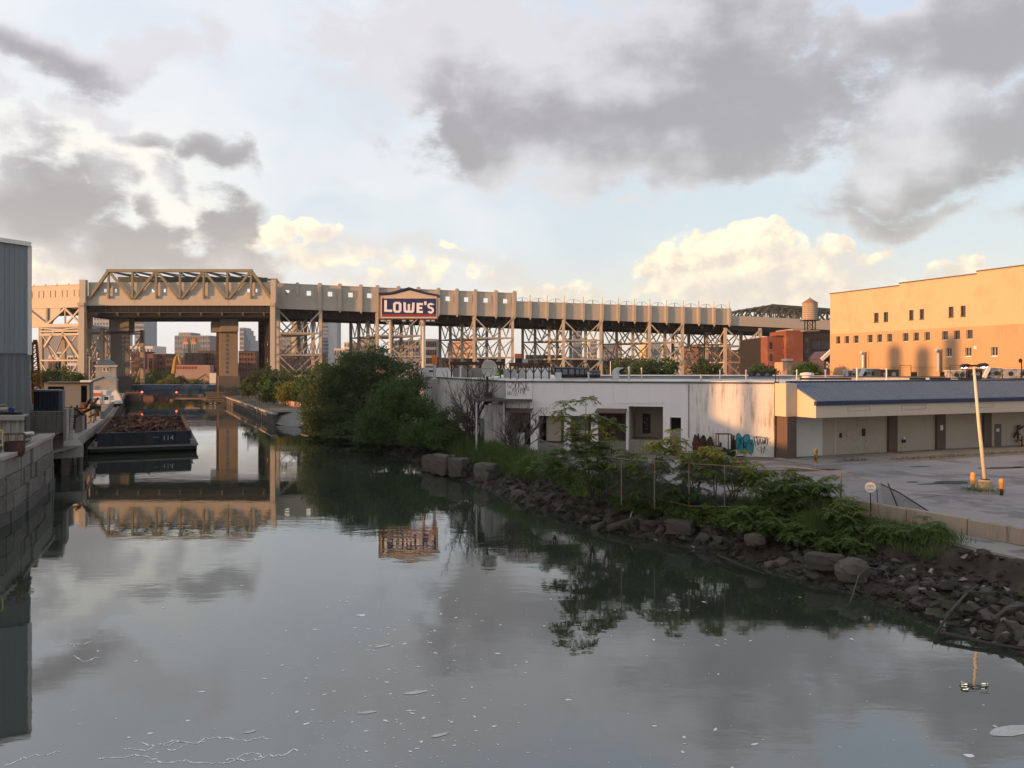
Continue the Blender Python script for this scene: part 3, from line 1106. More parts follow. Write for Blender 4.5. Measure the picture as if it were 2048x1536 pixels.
XS = [217, 265, 312.5, 360, 407.5, 454.5, 502]
for t in (0.0, DEP):
    m_ = m_olive
    tbar('top_chord', (214, 541.5), (505, 541.5), 0.9, 0.8, t)
    tbar('end_post', (178, 597), (218, 541), 0.8, 0.75, t + 0.02)
    tbar('end_post', (543, 597), (502, 541), 0.8, 0.75, t + 0.02)
    for i, x in enumerate(XS):
        tbar('vertical', (x, 543), (x, 597), 0.5, 0.55, t + 0.04)
    for a, b in (((218, 543), (262, 597)), ((311, 543), (268, 597)), ((314, 543), (357, 597)), ((406, 543), (363, 597)), ((409, 543), (451, 597)), ((501, 543), (458, 597))):
        tbar('diagonal', a, b, 0.55, 0.6, t + 0.08)
# lateral bracing between the two top chords
for i, (x, x2) in enumerate(zip(XS, XS[1:])):
    mb = MB()
    mb.bar(T(x, 542, 0), T(x, 542, DEP), 0.4)
    mb.build('cross_strut', m_green_truss, span)
    mb = MB()
    mb.bar(T(x, 543, 0), T(x2, 543, DEP), 0.3)
    mb.build('lateral_brace', m_green_truss, span)
    mb = MB()
    mb.bar(T(x2, 543.5, 0), T(x, 543.5, DEP), 0.3)
    mb.build('lateral_brace', m_green_truss, span)
for k, (t, y) in enumerate(((6, 551), (9, 555), (13, 559), (17, 553), (20, 557))):
    mb = MB()
    mb.bar(T(215, y, t), T(505, y, t), 0.35, 0.5)
    mb.build('station_beam', m_green_truss, span)
mb = MB()
mb.prism([T(205, 548, 9), T(515, 548, 9), T(515, 562, 9), T(205, 562, 9)], (0, 0.2, 0))
mb.build('screen', m_green_truss, span)
# wall behind the truss with its small openings
def wall_with_holes(mb, fn, x0, x1, y0, y1, holes, t0, th):
    """holes (xa, xb, ya, yb) in photo px, left to right, all on rows ya..yb"""
    ya, yb = holes[0][2], holes[0][3]
    def bx(a, b, c, d_):
        mb.prism([fn(a, c, t0), fn(b, c, t0), fn(b, d_, t0), fn(a, d_, t0)], fn(a, c, t0 + th) - fn(a, c, t0))
    bx(x0, x1, y0, ya)
    bx(x0, x1, yb, y1)
    x = x0
    for (a, b, _, _) in holes:
        bx(x, a, ya, yb)
        x = b
    bx(x, x1, ya, yb)


HX = [(204, 211), (226, 231), (300, 307), (324, 329.5), (492, 499), (507, 513)]
mb = MB()
wall_with_holes(mb, T, 174, 544, 564, 592, [(a, b, 577, 584) for a, b in HX], 0.75, 0.35)
mb.build('side_wall', m_tan, span)
for a, b in ((174, 268.5), (269, 362.5), (363, 456.5), (457, 544)):
    mb = MB()
    mb.prism([T(a, 591.5, 0.35), T(b, 591.5, 0.35), T(b, 611, 0.35), T(a, 611, 0.35)], (0, 0.5, 0))
    mb.build('fascia_plate', m_tan, span)
mb = MB()
mb.prism([T(174, 607, 1.2), T(544, 607, 1.2), T(544, 634, 1.2), T(174, 634, 1.2)], (0, DEP - 1, 0))
mb.build('deck', m_black, span)  # near-black colour stands in for the shaded underside of the span
mb = MB()
for y in (616, 620, 624.5):
    mb.bar(T(174, y, 0.5), T(540, y, 0.5), 0.06 if y < 623 else 0.16)
mb.build('catwalk_rail', m_green_truss, span)
for k in range(24):
    x = 178 + k * 15.5
    mb = MB()
    mb.bar(T(x, 612, 0.5), T(x, 625, 0.5), 0.06)
    mb.build('catwalk_post', m_green_truss, span)
for k in range(9):
    x = 190 + k * 42
    mb = MB()
    mb.bar(T(x, 626, 0.6), T(x, 630, 1.25), 0.35, 0.5)
    mb.build('hanger', m_olive, span)
mb = MB()
wall_with_holes(mb, T, 174, 544, 570, 606, [(a, b, 577, 584) for a, b in HX], DEP, 0.3)
mb.build('rear_wall', m_tan, span)
# end piers: two tall cased columns and the dark lattice legs behind
for px, w, lab in ((168, 12, 'tall tan cased column at the left end of the lift truss'), (548, 10, 'tall tan cased column at the right end of the lift truss')):
    r = empty('truss_pier', T(px, 734, 10) * 1.0 - Vector((0, 0, 7.6)), lab, 'pier', 'truss span end piers')
    mb = MB()
    hw = w / 2
    mb.prism([T(px - hw, 560, -0.9), T(px + hw, 560, -0.9), T(px + hw, 611, -0.9), T(px - hw, 611, -0.9)], (0, 1.4, 0))
    mb.build('upper_casing', m_tan, r)
    mb = MB()
    q = T(px, 612, -0.8)
    mb.bar((q.x, q.y, 1.5), q, w * 0.131, 1.3)
    mb.build('column', m_tan, r)
    mb = MB()
    q = T(px, 606, -1.0)
    mb.bar((q.x, q.y - 0.1, q.z - 0.9), (q.x, q.y - 0.1, q.z), w * 0.15, 1.6)
    mb.build('bearing', m_tan2, r)
    for t in (6, 12, 18, 24):
        mb = MB()
        q = T(px, 625, t)
        q.x -= 0.44 * t
        mb.bar((q.x, q.y, 1.5), q, 1.3, 1.3)
        mb.build('rear_column', m_dark if px > 500 else m_tan2, r)
    for k in range(5):
        za, zb = 26 - k * 4.8, 26 - (k + 1) * 4.8
        for ta, tb_ in ((0, 6), (6, 12), (12, 18), (18, 24)):
            mb = MB()
            q = T(px, 612, 0)
            mb.bar((q.x - 0.44 * ta, q.y + ta, za), (q.x - 0.44 * tb_, q.y + tb_, za), 0.4)
            mb.build('strut', m_tan2, r)
            mb = MB()
            mb.bar((q.x - 0.44 * ta, q.y + ta, za), (q.x - 0.44 * tb_, q.y + tb_, zb), 0.3)
            mb.build('brace', m_tan2, r)

# ------------------------------------------------------------------ west approach (left of the canal)
WA = Vector((P(168, 734, TD).x, TD))


def VW(s, t, z):
    """west approach: s runs left from the pier, the face turned to the low sun"""
    k = 1 / math.hypot(1, 0.33)
    return Vector((WA.x - s * k + t * 0.33 * k, WA.y + s * 0.33 * k + t * k, z))


appr = empty('viaduct_approach', VW(14, 12, 20), 'sunlit tan viaduct approach left of the lift truss', 'viaduct')
ZT, ZB = 32.6, 26.4
for k in range(8):
    s0, s1 = 0.8 + k * 4.2, 0.8 + (k + 1) * 4.2
    mb = MB()
    vbox(mb, s0, s1 - 0.02, 0, 0.5, ZB, ZT, VW)
    vbox(mb, s0, s1 - 0.02, -0.1, 0.55, ZT, ZT + 0.18, VW)
    for a in (0.9, 2.6):
        vbox(mb, s0 + a, s0 + a + 0.14, -0.14, 0, ZT - 3.2, ZT - 1.4, VW)
    vbox(mb, s0 + 0.9, s1 - 1.4, -0.1, 0, ZT - 3.3, ZT - 3.15, VW)
    vbox(mb, s0 + 0.9, s1 - 1.4, -0.1, 0, ZT - 1.45, ZT - 1.3, VW)
    vbox(mb, s0, s0 + 0.5, -0.1, 0, ZT, ZT + 0.55, VW)
    mb.build('parapet_panel', m_tan, appr)
mb = MB()
vbox(mb, 0.8, 34, 0.6, DEP, ZB - 0.4, ZB + 0.6, VW)
mb.build('deck', m_dark, appr)
for (nm, a, b, w) in (('bottom_chord', (0.3, 21.5), (34, 21.5), 0.9), ('diagonal', (1, 21.8), (6.5, 26.2), 0.5), ('diagonal', (6.5, 26.2), (13, 21.8), 0.6), ('vertical', (6.5, 21.6), (6.5, 26.4), 0.35),
                      ('diagonal', (1, 26.2), (6.0, 21.8), 0.45), ('diagonal', (13, 21.8), (20, 26.2), 0.6), ('vertical', (13, 21.6), (13, 26.4), 0.5), ('vertical', (20, 21.6), (20, 26.4), 0.5)):
    mb = MB()
    mb.bar(VW(a[0], -0.1, a[1]), VW(b[0], -0.1, b[1]), w, w)
    mb.build(nm, m_tan, appr)
mb = MB()
mb.prism([VW(8.2, 0.2, 26.4), VW(34, 0.2, 26.4), VW(34, 0.2, 21.7), VW(12, 0.2, 21.7)], VW(0, 0.3, 0) - VW(0, 0, 0))
mb.build('web_plate', m_tan, appr)
for (s0, s1, lab) in ((1.6, 15.5, 'braced steel trestle tower under the sunlit approach at far left'),):
    tower(s0, s1, lab, ztop=21.2, fn=VW, levels=(0.0, 0.06, 0.48, 0.95, 1.0), w=1.0)
# bright knee braces catching the sun
for a, b in (((1.0, 12.5), (7.0, 19.6)), ((13.5, 15.5), (10.0, 19.6)), ((0.5, 19.0), (15.0, 19.0))):
    mb = MB()
    mb.bar(VW(a[0], -0.5, a[1]), VW(b[0], -0.5, b[1]), 0.55, 0.6)
    mb.build('knee_brace', m_tan, appr)

# ================================================================== lift bridge, barge, west bank
def text_mesh(name, body, size, mat, parent, loc, rot=(math.radians(90), 0, 0), depth=0.02, align='CENTER'):
    cu = bpy.data.curves.new(name, 'FONT')
    cu.body = body
    cu.size = size
    cu.extrude = depth
    cu.align_x = align
    cu.align_y = 'CENTER'
    tmp = bpy.data.objects.new('tmp', cu)
    C.objects.link(tmp)
    dg_ = bpy.context.evaluated_depsgraph_get()
    me = bpy.data.meshes.new_from_object(tmp.evaluated_get(dg_))
    bpy.data.objects.remove(tmp)
    bpy.data.curves.remove(cu)
    o = link(name, me, mat, parent, loc)
    o.rotation_euler = rot
    return o


def back(depth, px=0, D=0):
    """depth vector: things on the west bank stand square to the canal, which runs up to the left"""
    return Vector((-0.44 * depth if px < 500 and D < 260 else 0.0, depth, 0))


def pbox(mb, x0, x1, y0, y1, D, depth):
    """upright slab facing the camera: photo px rectangle at distance D, pushed back by depth"""
    mb.prism([P(x0, y0, D), P(x1, y0, D), P(x1, y1, D), P(x0, y1, D)], back(depth, x0, D))
    return mb


def part(name, mat, parent, x0, x1, y0, y1, D, depth):
    return pbox(MB(), x0, x1, y0, y1, D, depth).build(name, mat, parent)


LD = 236.0
lift = empty('lift_bridge', P(345, 788, LD + 4), 'low blue lift bridge with two tall concrete towers under the railway', 'bridge')
for (x0, x1, hx0, hx1, sx0, sx1) in ((221, 259, 218, 258, 258.2, 269), (440, 476, 441, 477, 424, 440.6)):
    mb = MB()
    pbox(mb, x0, x1, 666, 752, LD, 7)
    tw = mb.build('tower', m_tower, lift)
    part('tower_head', m_conc, tw, hx0, hx1, 633, 663, LD - 0.5, 8)
    part('head_band', m_dark, tw, x0 + 0.5, x1 - 0.5, 663.2, 666.5, LD - 0.2, 7.2)
    part('side_housing', m_conc, tw, sx0, sx1, 638 if x0 < 300 else 643, 664, LD + 0.8, 5)
    part('tower_base', m_conc_d, lift, x0 - 3, x1 + 4, 752, 806, LD - 1.2, 9)
    wx = 244 if x0 < 300 else 452
    for k in range(9):
        mb = MB()
        pbox(mb, wx, wx + 5, 669 + k * 9, 675 + k * 9, LD - 0.06, 0.3)
        mb.build('tower_window', m_window, tw)
    if x0 > 300:
        part('guide_rail', m_rustd, tw, 433, 437, 664, 790, LD + 2, 1)
mb = MB()
pbox(mb, 262, 440, 770, 779, LD + 3, 10)
mb.build('deck', m_bluebr, lift)
part('girder', m_bluebr, lift, 258, 441, 779.5, 788, LD + 3.5, 1)
for k in range(9):
    part('stiffener', m_bluebr, lift, 264 + k * 22, 266 + k * 22, 777, 788.5, LD + 2.8, 0.6)
part('railing', m_dark, lift, 258, 441, 766.5, 767.5, LD + 3, 0.2)
for k in range(22):
    part('railing_post', m_dark, lift, 262 + k * 8.4, 262.6 + k * 8.4, 767.6, 770, LD + 3, 0.15)
# timber fenders with red navigation lamps
for i, (px, x0, x1) in enumerate(((284, 250, 286), (432, 412, 466))):
    fz = empty('timber_fender', P((x0 + x1) / 2, 803, LD - 6), ('timber fender at the foot of the left bridge tower', 'timber fender at the foot of the right bridge tower')[i], 'fender', 'bridge fenders')
    for k in range(5):
        mb = MB()
        pbox(mb, x0, x1, 784 + k * 4.4, 787.2 + k * 4.4, LD - 7, 0.6)
        mb.build('plank', m_wood, fz)
    for k in range(5):
        x = x0 + 1 + k * (x1 - x0 - 3) / 4
        mb = MB()
        mb.tube([P(x, 812, LD - 6), P(x, 781, LD - 6)], 0.28, 7)
        mb.build('pile', m_wood, fz)
for i, (px, py) in enumerate(((284, 786), (353, 786.5))):
    q = P(px, py, LD - 8 if i == 0 else LD + 2.4)
    lt = empty('navigation_light', q - Vector((0, 0, 0.3)), ('red navigation light on the left bridge fender', 'red navigation light at mid span of the blue bridge')[i], 'light', 'red navigation lights')
    mb = MB()
    mb.lathe(q - Vector((0, 0, 0.3)), [(0.22, 0), (0.22, 0.2), (0.1, 0.3), (0.05, 0.32)], 8)
    mb.build('housing', m_dark, lt)
    mb = MB()
    mb.lathe(q, [(0.05, 0), (0.26, 0.1), (0.30, 0.28), (0.2, 0.45), (0.03, 0.52)], 10)
    mb.build('lens', m_redglow, lt)

# ------------------------------------------------------------------ barge of scrap
BC = Vector((-42.6, 96.0, 0))
BD = Vector((-0.395, 0.919, 0)).normalized()
BS = Vector((BD.y, -BD.x, 0))


def BP(s, w, z):
    return BC + BD * s + BS * w + Vector((0, 0, z))


BL = 36.5
bg_ = empty('scrap_barge', BP(BL / 2, 0, 0), 'dark blue steel barge heaped with rusty scrap, moored at the dock', 'barge')
mb = MB()
HW = 5.7
prof = [(0.0, 0.92), (0.0, 0.30), (1.6, -0.5), (BL - 1.6, -0.5), (BL, 0.30), (BL, 0.92)]
mb.prism([BP(s, -HW, z) for s, z in prof], BS * HW * 2)
mb.build('hull', m_hulld, bg_)
mb = MB()
for a, b in ((BP(-0.06, -HW - 0.06, 0.80), BP(-0.06, HW + 0.06, 0.80)), (BP(BL + 0.06, -HW, 0.8), BP(BL + 0.06, HW, 0.8)), (BP(0, -HW - 0.08, 0.8), BP(BL, -HW - 0.08, 0.8)), (BP(0, HW + 0.08, 0.8), BP(BL, HW + 0.08, 0.8))):
    mb.bar(a, b, 0.16, 0.2)
mb.build('rubbing_strake', m_timber_l, bg_)
CW, c0, c1, cz = 4.95, 0.9, BL - 0.9, 2.32
for nm, a, b, w in (('front_coaming', BP(c0, -CW, 1.62), BP(c0, CW, 1.62), 0), ('rear_coaming', BP(c1, -CW, 1.62), BP(c1, CW, 1.62), 0), ('side_coaming', BP(c0 + 0.1, -CW, 1.62), BP(c1 - 0.1, -CW, 1.62), 0),
                    ('side_coaming', BP(c0 + 0.1, CW, 1.62), BP(c1 - 0.1, CW, 1.62), 0)):
    mb = MB()
    mb.bar(a, b, 0.18, 1.4)
    co_ = mb.build(nm, m_hull if 'front' in nm else m_rust, bg_)
    mb = MB()
    mb.bar(a + Vector((0, 0, 0.74)), b + Vector((0, 0, 0.74)), 0.34, 0.12)
    mb.build('top_rail', m_hull if 'front' in nm else m_rust, co_)
for k in range(7):
    mb = MB()
    w = -CW + k * CW / 3
    mb.bar(BP(c0 - 0.16, w, 0.93), BP(c0 - 0.16, w, 2.28), 0.12, 0.16)
    mb.build('stiffener', m_hull, bg_)
for k in range(14):
    mb = MB()
    s = c0 + 1.3 + k * 2.55
    mb.bar(BP(s, CW + 0.16, 0.93), BP(s, CW + 0.16, 2.28), 0.14, 0.12)
    mb.build('stiffener', m_rust, bg_)
for w in (-5.1, 5.1):
    mb = MB()
    mb.lathe(BP(0.45, w, 0.92), [(0.16, 0), (0.16, 0.42), (0.26, 0.46), (0.26, 0.54), (0.05, 0.56)], 10)
    mb.build('mooring_bitt', m_conc_l, bg_)
rotz = math.atan2(BS.y, BS.x)
text_mesh('hull_number', '114', 0.82, m_chalk, bg_, BP(c0 - 0.14, 2.55, 1.62), (math.radians(90), 0, rotz), 0.015)
mb = MB()
mb.bar(BP(c0 - 0.13, 0.9, 1.75), BP(c0 - 0.13, 1.7, 1.75), 0.03, 0.1)
mb.build('hull_mark', m_teal, bg_)
vsz, fsz = [], []
for k in range(2600):
    s, w = random.uniform(c0 + 0.4, c1 - 0.4), random.uniform(-CW + 0.3, CW - 0.3)
    hgt = 1.45 + 0.85 * (1 - (abs(w) / CW) ** 2) * (0.75 + 0.25 * math.sin(s * 0.9 + w)) + random.uniform(-0.35, 0.25)
    L_, w_, th = random.uniform(0.25, 1.5), random.uniform(0.08, 0.5), random.uniform(0.03, 0.25)
    ax = Vector((random.uniform(-1, 1), random.uniform(-1, 1), random.uniform(-0.45, 0.5))).normalized()
    _, sd, up = frame_of(ax)
    c_ = BP(s, w, hgt)
    n = len(vsz)
    for i in (-1, 1):
        for a, b in ((-1, -1), (1, -1), (1, 1), (-1, 1)):
            vsz.append(c_ + ax * i * L_ / 2 + sd * a * w_ / 2 + up * b * th / 2)
    fsz += [tuple(n + i for i in f) for f in MB.HEX]
mb = MB()
mb.add(vsz, fsz)
tag(mb.build('scrap_heap', m_rustd, bg_, recalc=False), kind='stuff')
mb = MB()
mb.hexa([BP(c0 + .1, -CW + .1, .95), BP(c0 + .1, CW - .1, .95), BP(c1 - .1, CW - .1, .95), BP(c1 - .1, -CW + .1, .95)], [BP(c0 + .1, -CW + .1, 1.45), BP(c0 + .1, CW - .1, 1.45), BP(c1 - .1, CW - .1, 1.45), BP(c1 - .1, -CW + .1, 1.45)])
mb.build('hold_fill', m_rustd, bg_)

# ------------------------------------------------------------------ near quay wall of stone blocks, far left
QW = [Vector(q) for q in ((-31.0, -40), (-31.0, 20), (-31.3, 45), (-31.9, 51.5), (-33.0, 55.2), (-34.4, 58.6), (-36.4, 63.8), (-38.3, 68.8), (-38.9, 70.0))]
qlen = [0.0]
for a, b in zip(QW, QW[1:]):
    qlen.append(qlen[-1] + (b - a).length)


def qp(s, off=0.0):
    s = max(0.0, min(s, qlen[-1] - 1e-4))
    i = max(k for k in range(len(QW) - 1) if qlen[k] <= s)
    a, b = QW[i], QW[i + 1]
    dv = (b - a).normalized()
    q = a + dv * (s - qlen[i])
    return q + Vector((dv.y, -dv.x)) * off


quay = empty('quay_wall', (-34, 58, 0), 'curved weathered stone block quay wall at the left edge', 'wall')
QS = qlen[3] - 8.0
for ci, (za, zb, mat, ln) in enumerate(((-0.6, 0.75, m_conc_d, 2.4), (0.75, 1.9, m_stone, 1.8), (1.9, 3.0, m_stone, 1.5), (3.0, 4.14, m_conc, 3.6))):
    s = QS + random.uniform(0, 0.6)
    while s < qlen[-1] - 0.4:
        l = ln * random.uniform(0.45, 1.5)
        e = min(s + l, qlen[-1] - 0.05)
        o0 = (0.30 - ci * 0.06) + random.uniform(-0.12, 0.12)
        mb = MB()
        j = [random.uniform(-0.05, 0.05) for _ in range(4)]
        a, b, c, d_ = qp(s + 0.02, o0), qp(e - 0.02, o0 + j[0]), qp(e - 0.02, -1.2), qp(s + 0.02, -1.2)
        dz_ = random.uniform(-0.04, 0.04)
        mb.hexa([(a.x, a.y, za + 0.015), (b.x, b.y, za + 0.015), (c.x, c.y, za + 0.015), (d_.x, d_.y, za + 0.015)],
                [(a.x - j[1] * 0.5, a.y, zb - 0.02), (b.x - j[2] * 0.5, b.y, zb - 0.02), (c.x, c.y, zb - 0.02), (d_.x, d_.y, zb - 0.02)])
        mb.build('stone_block', mat, quay, bevel=0.03)
        s = e
s = QS
while s < qlen[-1] - 0.3:
    e = min(s + 2.6, qlen[-1] - 0.02)
    mb = MB()
    a, b, c, d_ = qp(s + 0.01, 0.26), qp(e - 0.01, 0.26), qp(e - 0.01, -1.0), qp(s + 0.01, -1.0)
    mb.hexa([(q.x, q.y, 4.14) for q in (a, b, c, d_)], [(q.x, q.y, 4.42) for q in (a, b, c, d_)])
    mb.build('coping_stone', m_conc_l, quay, bevel=0.03)
    s = e
mb = MB()
mb.prism([(qp(s_).x - 0.2, qp(s_).y, -0.6) for s_ in (0.1, qlen[1], qlen[2], QS)] + [(-36, qp(QS).y, -0.6), (-36, -40, -0.6)], (0, 0, 4.6))
mb.build('near_wall', m_conc, quay)
mb = MB()
mb.quad(*[(qp(s_, -0.6).x, qp(s_, -0.6).y, 4.05) for s_ in (0.1, qlen[1], qlen[2], qlen[3], qlen[4], qlen[5], qlen[6], qlen[7], qlen[8] - 0.1)], (-41, 75.9, 4.05), (-90, 75.9, 4.05), (-90, -40, 4.05))
tag(mb.build('yard', m_ground, recalc=False), kind='structure')
mb = MB()
mb.quad((-41.15, 76.0, 5.9), (-50.0, 92, 5.9), (-90, 92, 5.9), (-90, 76.0, 5.9))
tag(mb.build('yard', m_ground, recalc=False), kind='structure')

# concrete retaining wall behind, with its buttress edge
rw = empty('retaining_wall', P(88, 880, 76), 'blank mottled concrete retaining wall behind the quay corner', 'wall')
part('wall_slab', m_conc, rw, 30, 126, 823, 905, 76, 1.0)
part('buttress', m_conc_l, rw, 126.2, 133, 818, 882, 75.6, 2.4)
mb = MB()
mb.prism([P(125.9, 823.5, 77.05), P(125.9, 900, 77.05), P(125.0, 900, 92), P(125.0, 806, 92)], (-0.3, 0, 0))
mb.build('side_wall', m_conc, rw)

# ------------------------------------------------------------------ big metal shed, far left
SC1 = Vector((-39.6, 68.0))
SD = Vector((-1.0, -0.55)).normalized()          # along the gable towards the left
SB = Vector((-0.5, 0.866))                       # along the side, away from us


def SHP(a, b, z):
    q = SC1 + SD * a + SB * b
    return Vector((q.x, q.y, z))


shed = empty('metal_shed', SHP(9, 12, 4), 'tall grey corrugated metal shed cut off by the left edge', 'shed')
SHW, SHL = 19.0, 34.0
mb = MB()
def rz(a): return 20.0 + 0.10 * min(a, SHW - a + 0.0) if a <= SHW / 2 else 20.0 + 0.10 * (SHW - a)
mb.prism([SHP(0, 0.1, 4), SHP(0, 0.1, 19.95), SHP(SHW / 2, 0.1, rz(SHW / 2) - 0.05), SHP(SHW, 0.1, 19.95), SHP(SHW, 0.1, 4)], SB.to_3d() * (SHL - 0.2))
mb.build('shell', m_grey_d, shed)
for k in range(54):
    a = 0.02 + k * 0.35
    mb = MB()
    zt_ = rz(a + 0.17) - 0.02
    off = -0.08 if k % 2 else -0.05
    mb.hexa([SHP(a, off, 11.1), SHP(a + 0.345, off, 11.1), SHP(a + 0.345, 0.12, 11.1), SHP(a, 0.12, 11.1)], [SHP(a, off, zt_), SHP(a + 0.345, off, zt_), SHP(a + 0.345, 0.12, zt_), SHP(a, 0.12, zt_)])
    mb.build('upper_panel', m_grey, shed)
for k in range(64):
    a = 0.35 + k * 0.29
    mb = MB()
    off = 0.16 if k % 2 else 0.04
    mb.hexa([SHP(a, off, 4), SHP(a + 0.285, off, 4), SHP(a + 0.285, 0.3, 4), SHP(a, 0.3, 4)], [SHP(a, off, 11.06), SHP(a + 0.285, off, 11.06), SHP(a + 0.285, 0.3, 11.06), SHP(a, 0.3, 11.06)])
    mb.build('lower_rib', m_grey_d, shed)
mb = MB()
mb.bar(SHP(-0.12, -0.2, 20.05), SHP(SHW / 2, -0.2, rz(SHW / 2) + 0.05), 0.3, 0.34)
mb.bar(SHP(SHW + 0.12, -0.2, 20.05), SHP(SHW / 2, -0.2, rz(SHW / 2) + 0.05), 0.3, 0.34)
mb.build('eave_trim', m_cream_trim, shed)
mb = MB()
mb.bar(SHP(-0.02, -0.06, 11.0), SHP(-0.02, -0.06, 19.95), 0.22, 0.22)
mb.build('corner_trim', m_cream_trim, shed)
mb = MB()
for sgn in (0, 1):
    a0, a1 = (0, SHW / 2) if sgn == 0 else (SHW / 2, SHW)
    mb.hexa([SHP(a0, 0, rz(a0)), SHP(a1, 0, rz(a1)), SHP(a1, SHL, rz(a1)), SHP(a0, SHL, rz(a0))], [SHP(a0, 0, rz(a0) + 0.12), SHP(a1, 0, rz(a1) + 0.12), SHP(a1, SHL, rz(a1) + 0.12), SHP(a0, SHL, rz(a0) + 0.12)])
mb.build('roof', m_grey, shed)
# unseen long block added out of frame to shade bank and car park
ws = empty('unseen_shade_block', (-70, 25, 4), 'unseen low long block added behind the quay to cast shade', 'building')
mb = MB()
mb.box((-95, -38, 3.9), (-62, 55, 12.9))
mb.build('wall', m_grey_d, ws)
mb = MB()
mb.prism([(-95.4, -38.4, 12.92), (-61.6, -38.4, 12.92), (-78.5, -38.4, 14.3)], (0, 93.8, 0))
mb.build('roof', m_roofd, ws)
mb = MB()
mb.prism([(-95, 41.5, 12.2), (-62.4, 41.5, 12.2), (-62.4, 41.5, 18.2), (-78, 41.5, 19.6), (-95, 41.5, 18.2)], (0, 13.2, 0))
mb.build('tall_shade_bay', m_grey_d, ws)  # bay added to keep the left of the store wall in shade

mb = MB()
mb.prism([(-62.3, 41.45, 12.1), (-62.3, 41.45, 14.6), (-62.3, 39.3, 13.5), (-62.3, 39.3, 12.1)], (-14, 0, 0))
mb.build('shade_wedge', m_roofd, ws)  # wedge added to slope the lower edge of the wall's light patch
MB().tube([(-63.5, 39.0, 12.0), (-63.5, 39.0, 23.0)], 0.36, 12).build('shade_stack', m_rustd, ws)  # thin stack added to cast a dark band on the store wall

# ------------------------------------------------------------------ dock with moorings and yard clutter
dock = empty('dock', (-52, 105, 0), 'long concrete dock apron beside the barge', 'dock')
DE = [Vector(q) for q in ((-40.2, 77.2), (-45.0, 85.2), (-61.0, 124.8), (-96.0, 203.8), (-109, 233))]
for a, b in zip(DE, DE[1:]):
    dv = (b - a)
    n = max(1, int(dv.length / 5.5))
    dn = dv.normalized()
    nb = Vector((-dn.y, dn.x))
    for i in range(n):
        p_, q_ = a + dv * (i / n) + dn * 0.02, a + dv * ((i + 1) / n) - dn * 0.02
        mb = MB()
        w0, w1 = nb * -0.25, nb * 2.4
        mb.hexa([(*(p_ + w0), 1.55), (*(q_ + w0), 1.55), (*(q_ + w1), 1.55), (*(p_ + w1), 1.55)], [(*(p_ + w0), 2.72), (*(q_ + w0), 2.72), (*(q_ + w1), 2.72), (*(p_ + w1), 2.72)])
        mb.build('apron_slab', m_conc_l, dock, bevel=0.04)
        mb = MB()
        w0, w1 = nb * 0.9, nb * 1.6
        mb.hexa([(*(p_ + w0), -0.6), (*(q_ + w0), -0.6), (*(q_ + w1), -0.6), (*(p_ + w1), -0.6)], [(*(p_ + w0), 1.55), (*(q_ + w0), 1.55), (*(q_ + w1), 1.55), (*(p_ + w1), 1.55)])
        mb.build('backing_timber', m_wood, dock)
        mb = MB()
        mb.tube([(*p_, -0.6), (*p_, 1.6)], 0.2, 7)
        mb.build('pile', m_wood, dock)
par = empty('dock_parapet', (-66, 135, GW), 'low concrete parapet along the far dock edge', 'wall')
for k in range(5):
    a, b = Vector((-57.4, 116)).lerp(Vector((-93.5, 198)), k / 5), Vector((-57.4, 116)).lerp(Vector((-93.5, 198)), (k + 1) / 5 - 0.004)
    mb = MB()
    mb.bar((*a, 3.2), (*b, 3.2), 0.45, 1.15)
    mb.build('parapet_block', m_conc, par)
# tall mooring pile standing in the water
mb = MB()
q = G(122, 945, 0)
mb.tube([(q.x, q.y, -0.7), (q.x, q.y, 3.4)], [0.24, 0.2], 9)
tag(mb.build('mooring_pile', m_wood), 'lone dark timber mooring pile between quay and dock', 'pile')
# stack of slabs by the dock corner
st = empty('slab_stack', P(136, 876, 83), 'leaning stack of pale concrete slabs at the dock corner', 'stack')
for k in range(13):
    mb = MB()
    z = 2.74 + k * 0.245
    q = P(136 + k * 0.25, 870, 83)
    mb.box((q.x - 0.30 + random.uniform(-.04, .04), q.y - 0.3, z), (q.x + 0.30 + random.uniform(-.04, .04), q.y + 0.35, z + 0.2))
    mb.build('slab', m_conc_l, st, bevel=0.02)
# upright concrete panels and rusty tanks along the dock
for i, (x0, x1, y0, y1, D, lab) in enumerate(((149, 165, 822, 862, 92, 'leaning pale concrete slab between rusty tank and slab stack'), (169, 180, 797, 838, 106, 'tall pale concrete post in front of the rusty tank'),
                                                (182, 187, 812, 840, 108, 'slim pale concrete post beside the dock edge'))):
    mb = MB()
    z0 = P(x0, y1, D).z
    mb.prism([P(x0, y1, D), P(x1, y1 - 6, D), P(x1, y0, D), P(x1 - 5, y0, D), P(x0 + 3, y0 + 8, D)], (0, 0.5, 0))
    o = mb.build('concrete_slab', m_conc_l, bevel=0.03)
    tag(o, lab, 'slab', 'concrete slabs on the dock')
    o.location.z = 2.6 if o.location.z > 2.6 else o.location.z
for i, (px, py, D, r, h, lab) in enumerate(((158, 838, 97, 0.8, 1.9, 'squat rusty tank behind the leaning slab'), (176, 829, 112, 1.0, 2.6, 'taller rusty tank behind the pale post'))):
    q = P(px, py, D)
    q.z = 2.6
    t_ = empty('rusty_tank', q, lab, 'tank', 'rusty tanks on the dock')
    MB().lathe(q, [(r, 0), (r, h * 0.92), (r * 0.8, h), (0.05, h * 1.02)], 16).build('shell', m_rustd, t_, smooth=False)
    mb = MB()
    for k in (0.25, 0.6):
        mb.lathe(q + Vector((0, 0, h * k)), [(r + 0.05, 0), (r + 0.05, 0.1), (r - 0.02, 0.1)], 16, cap=False)
    mb.build('hoop', m_rust, t_)
    MB().lathe(q + Vector((0, 0, h)), [(0.22, 0), (0.22, 0.25), (0.05, 0.26)], 10).build('hatch', m_rustd, t_)
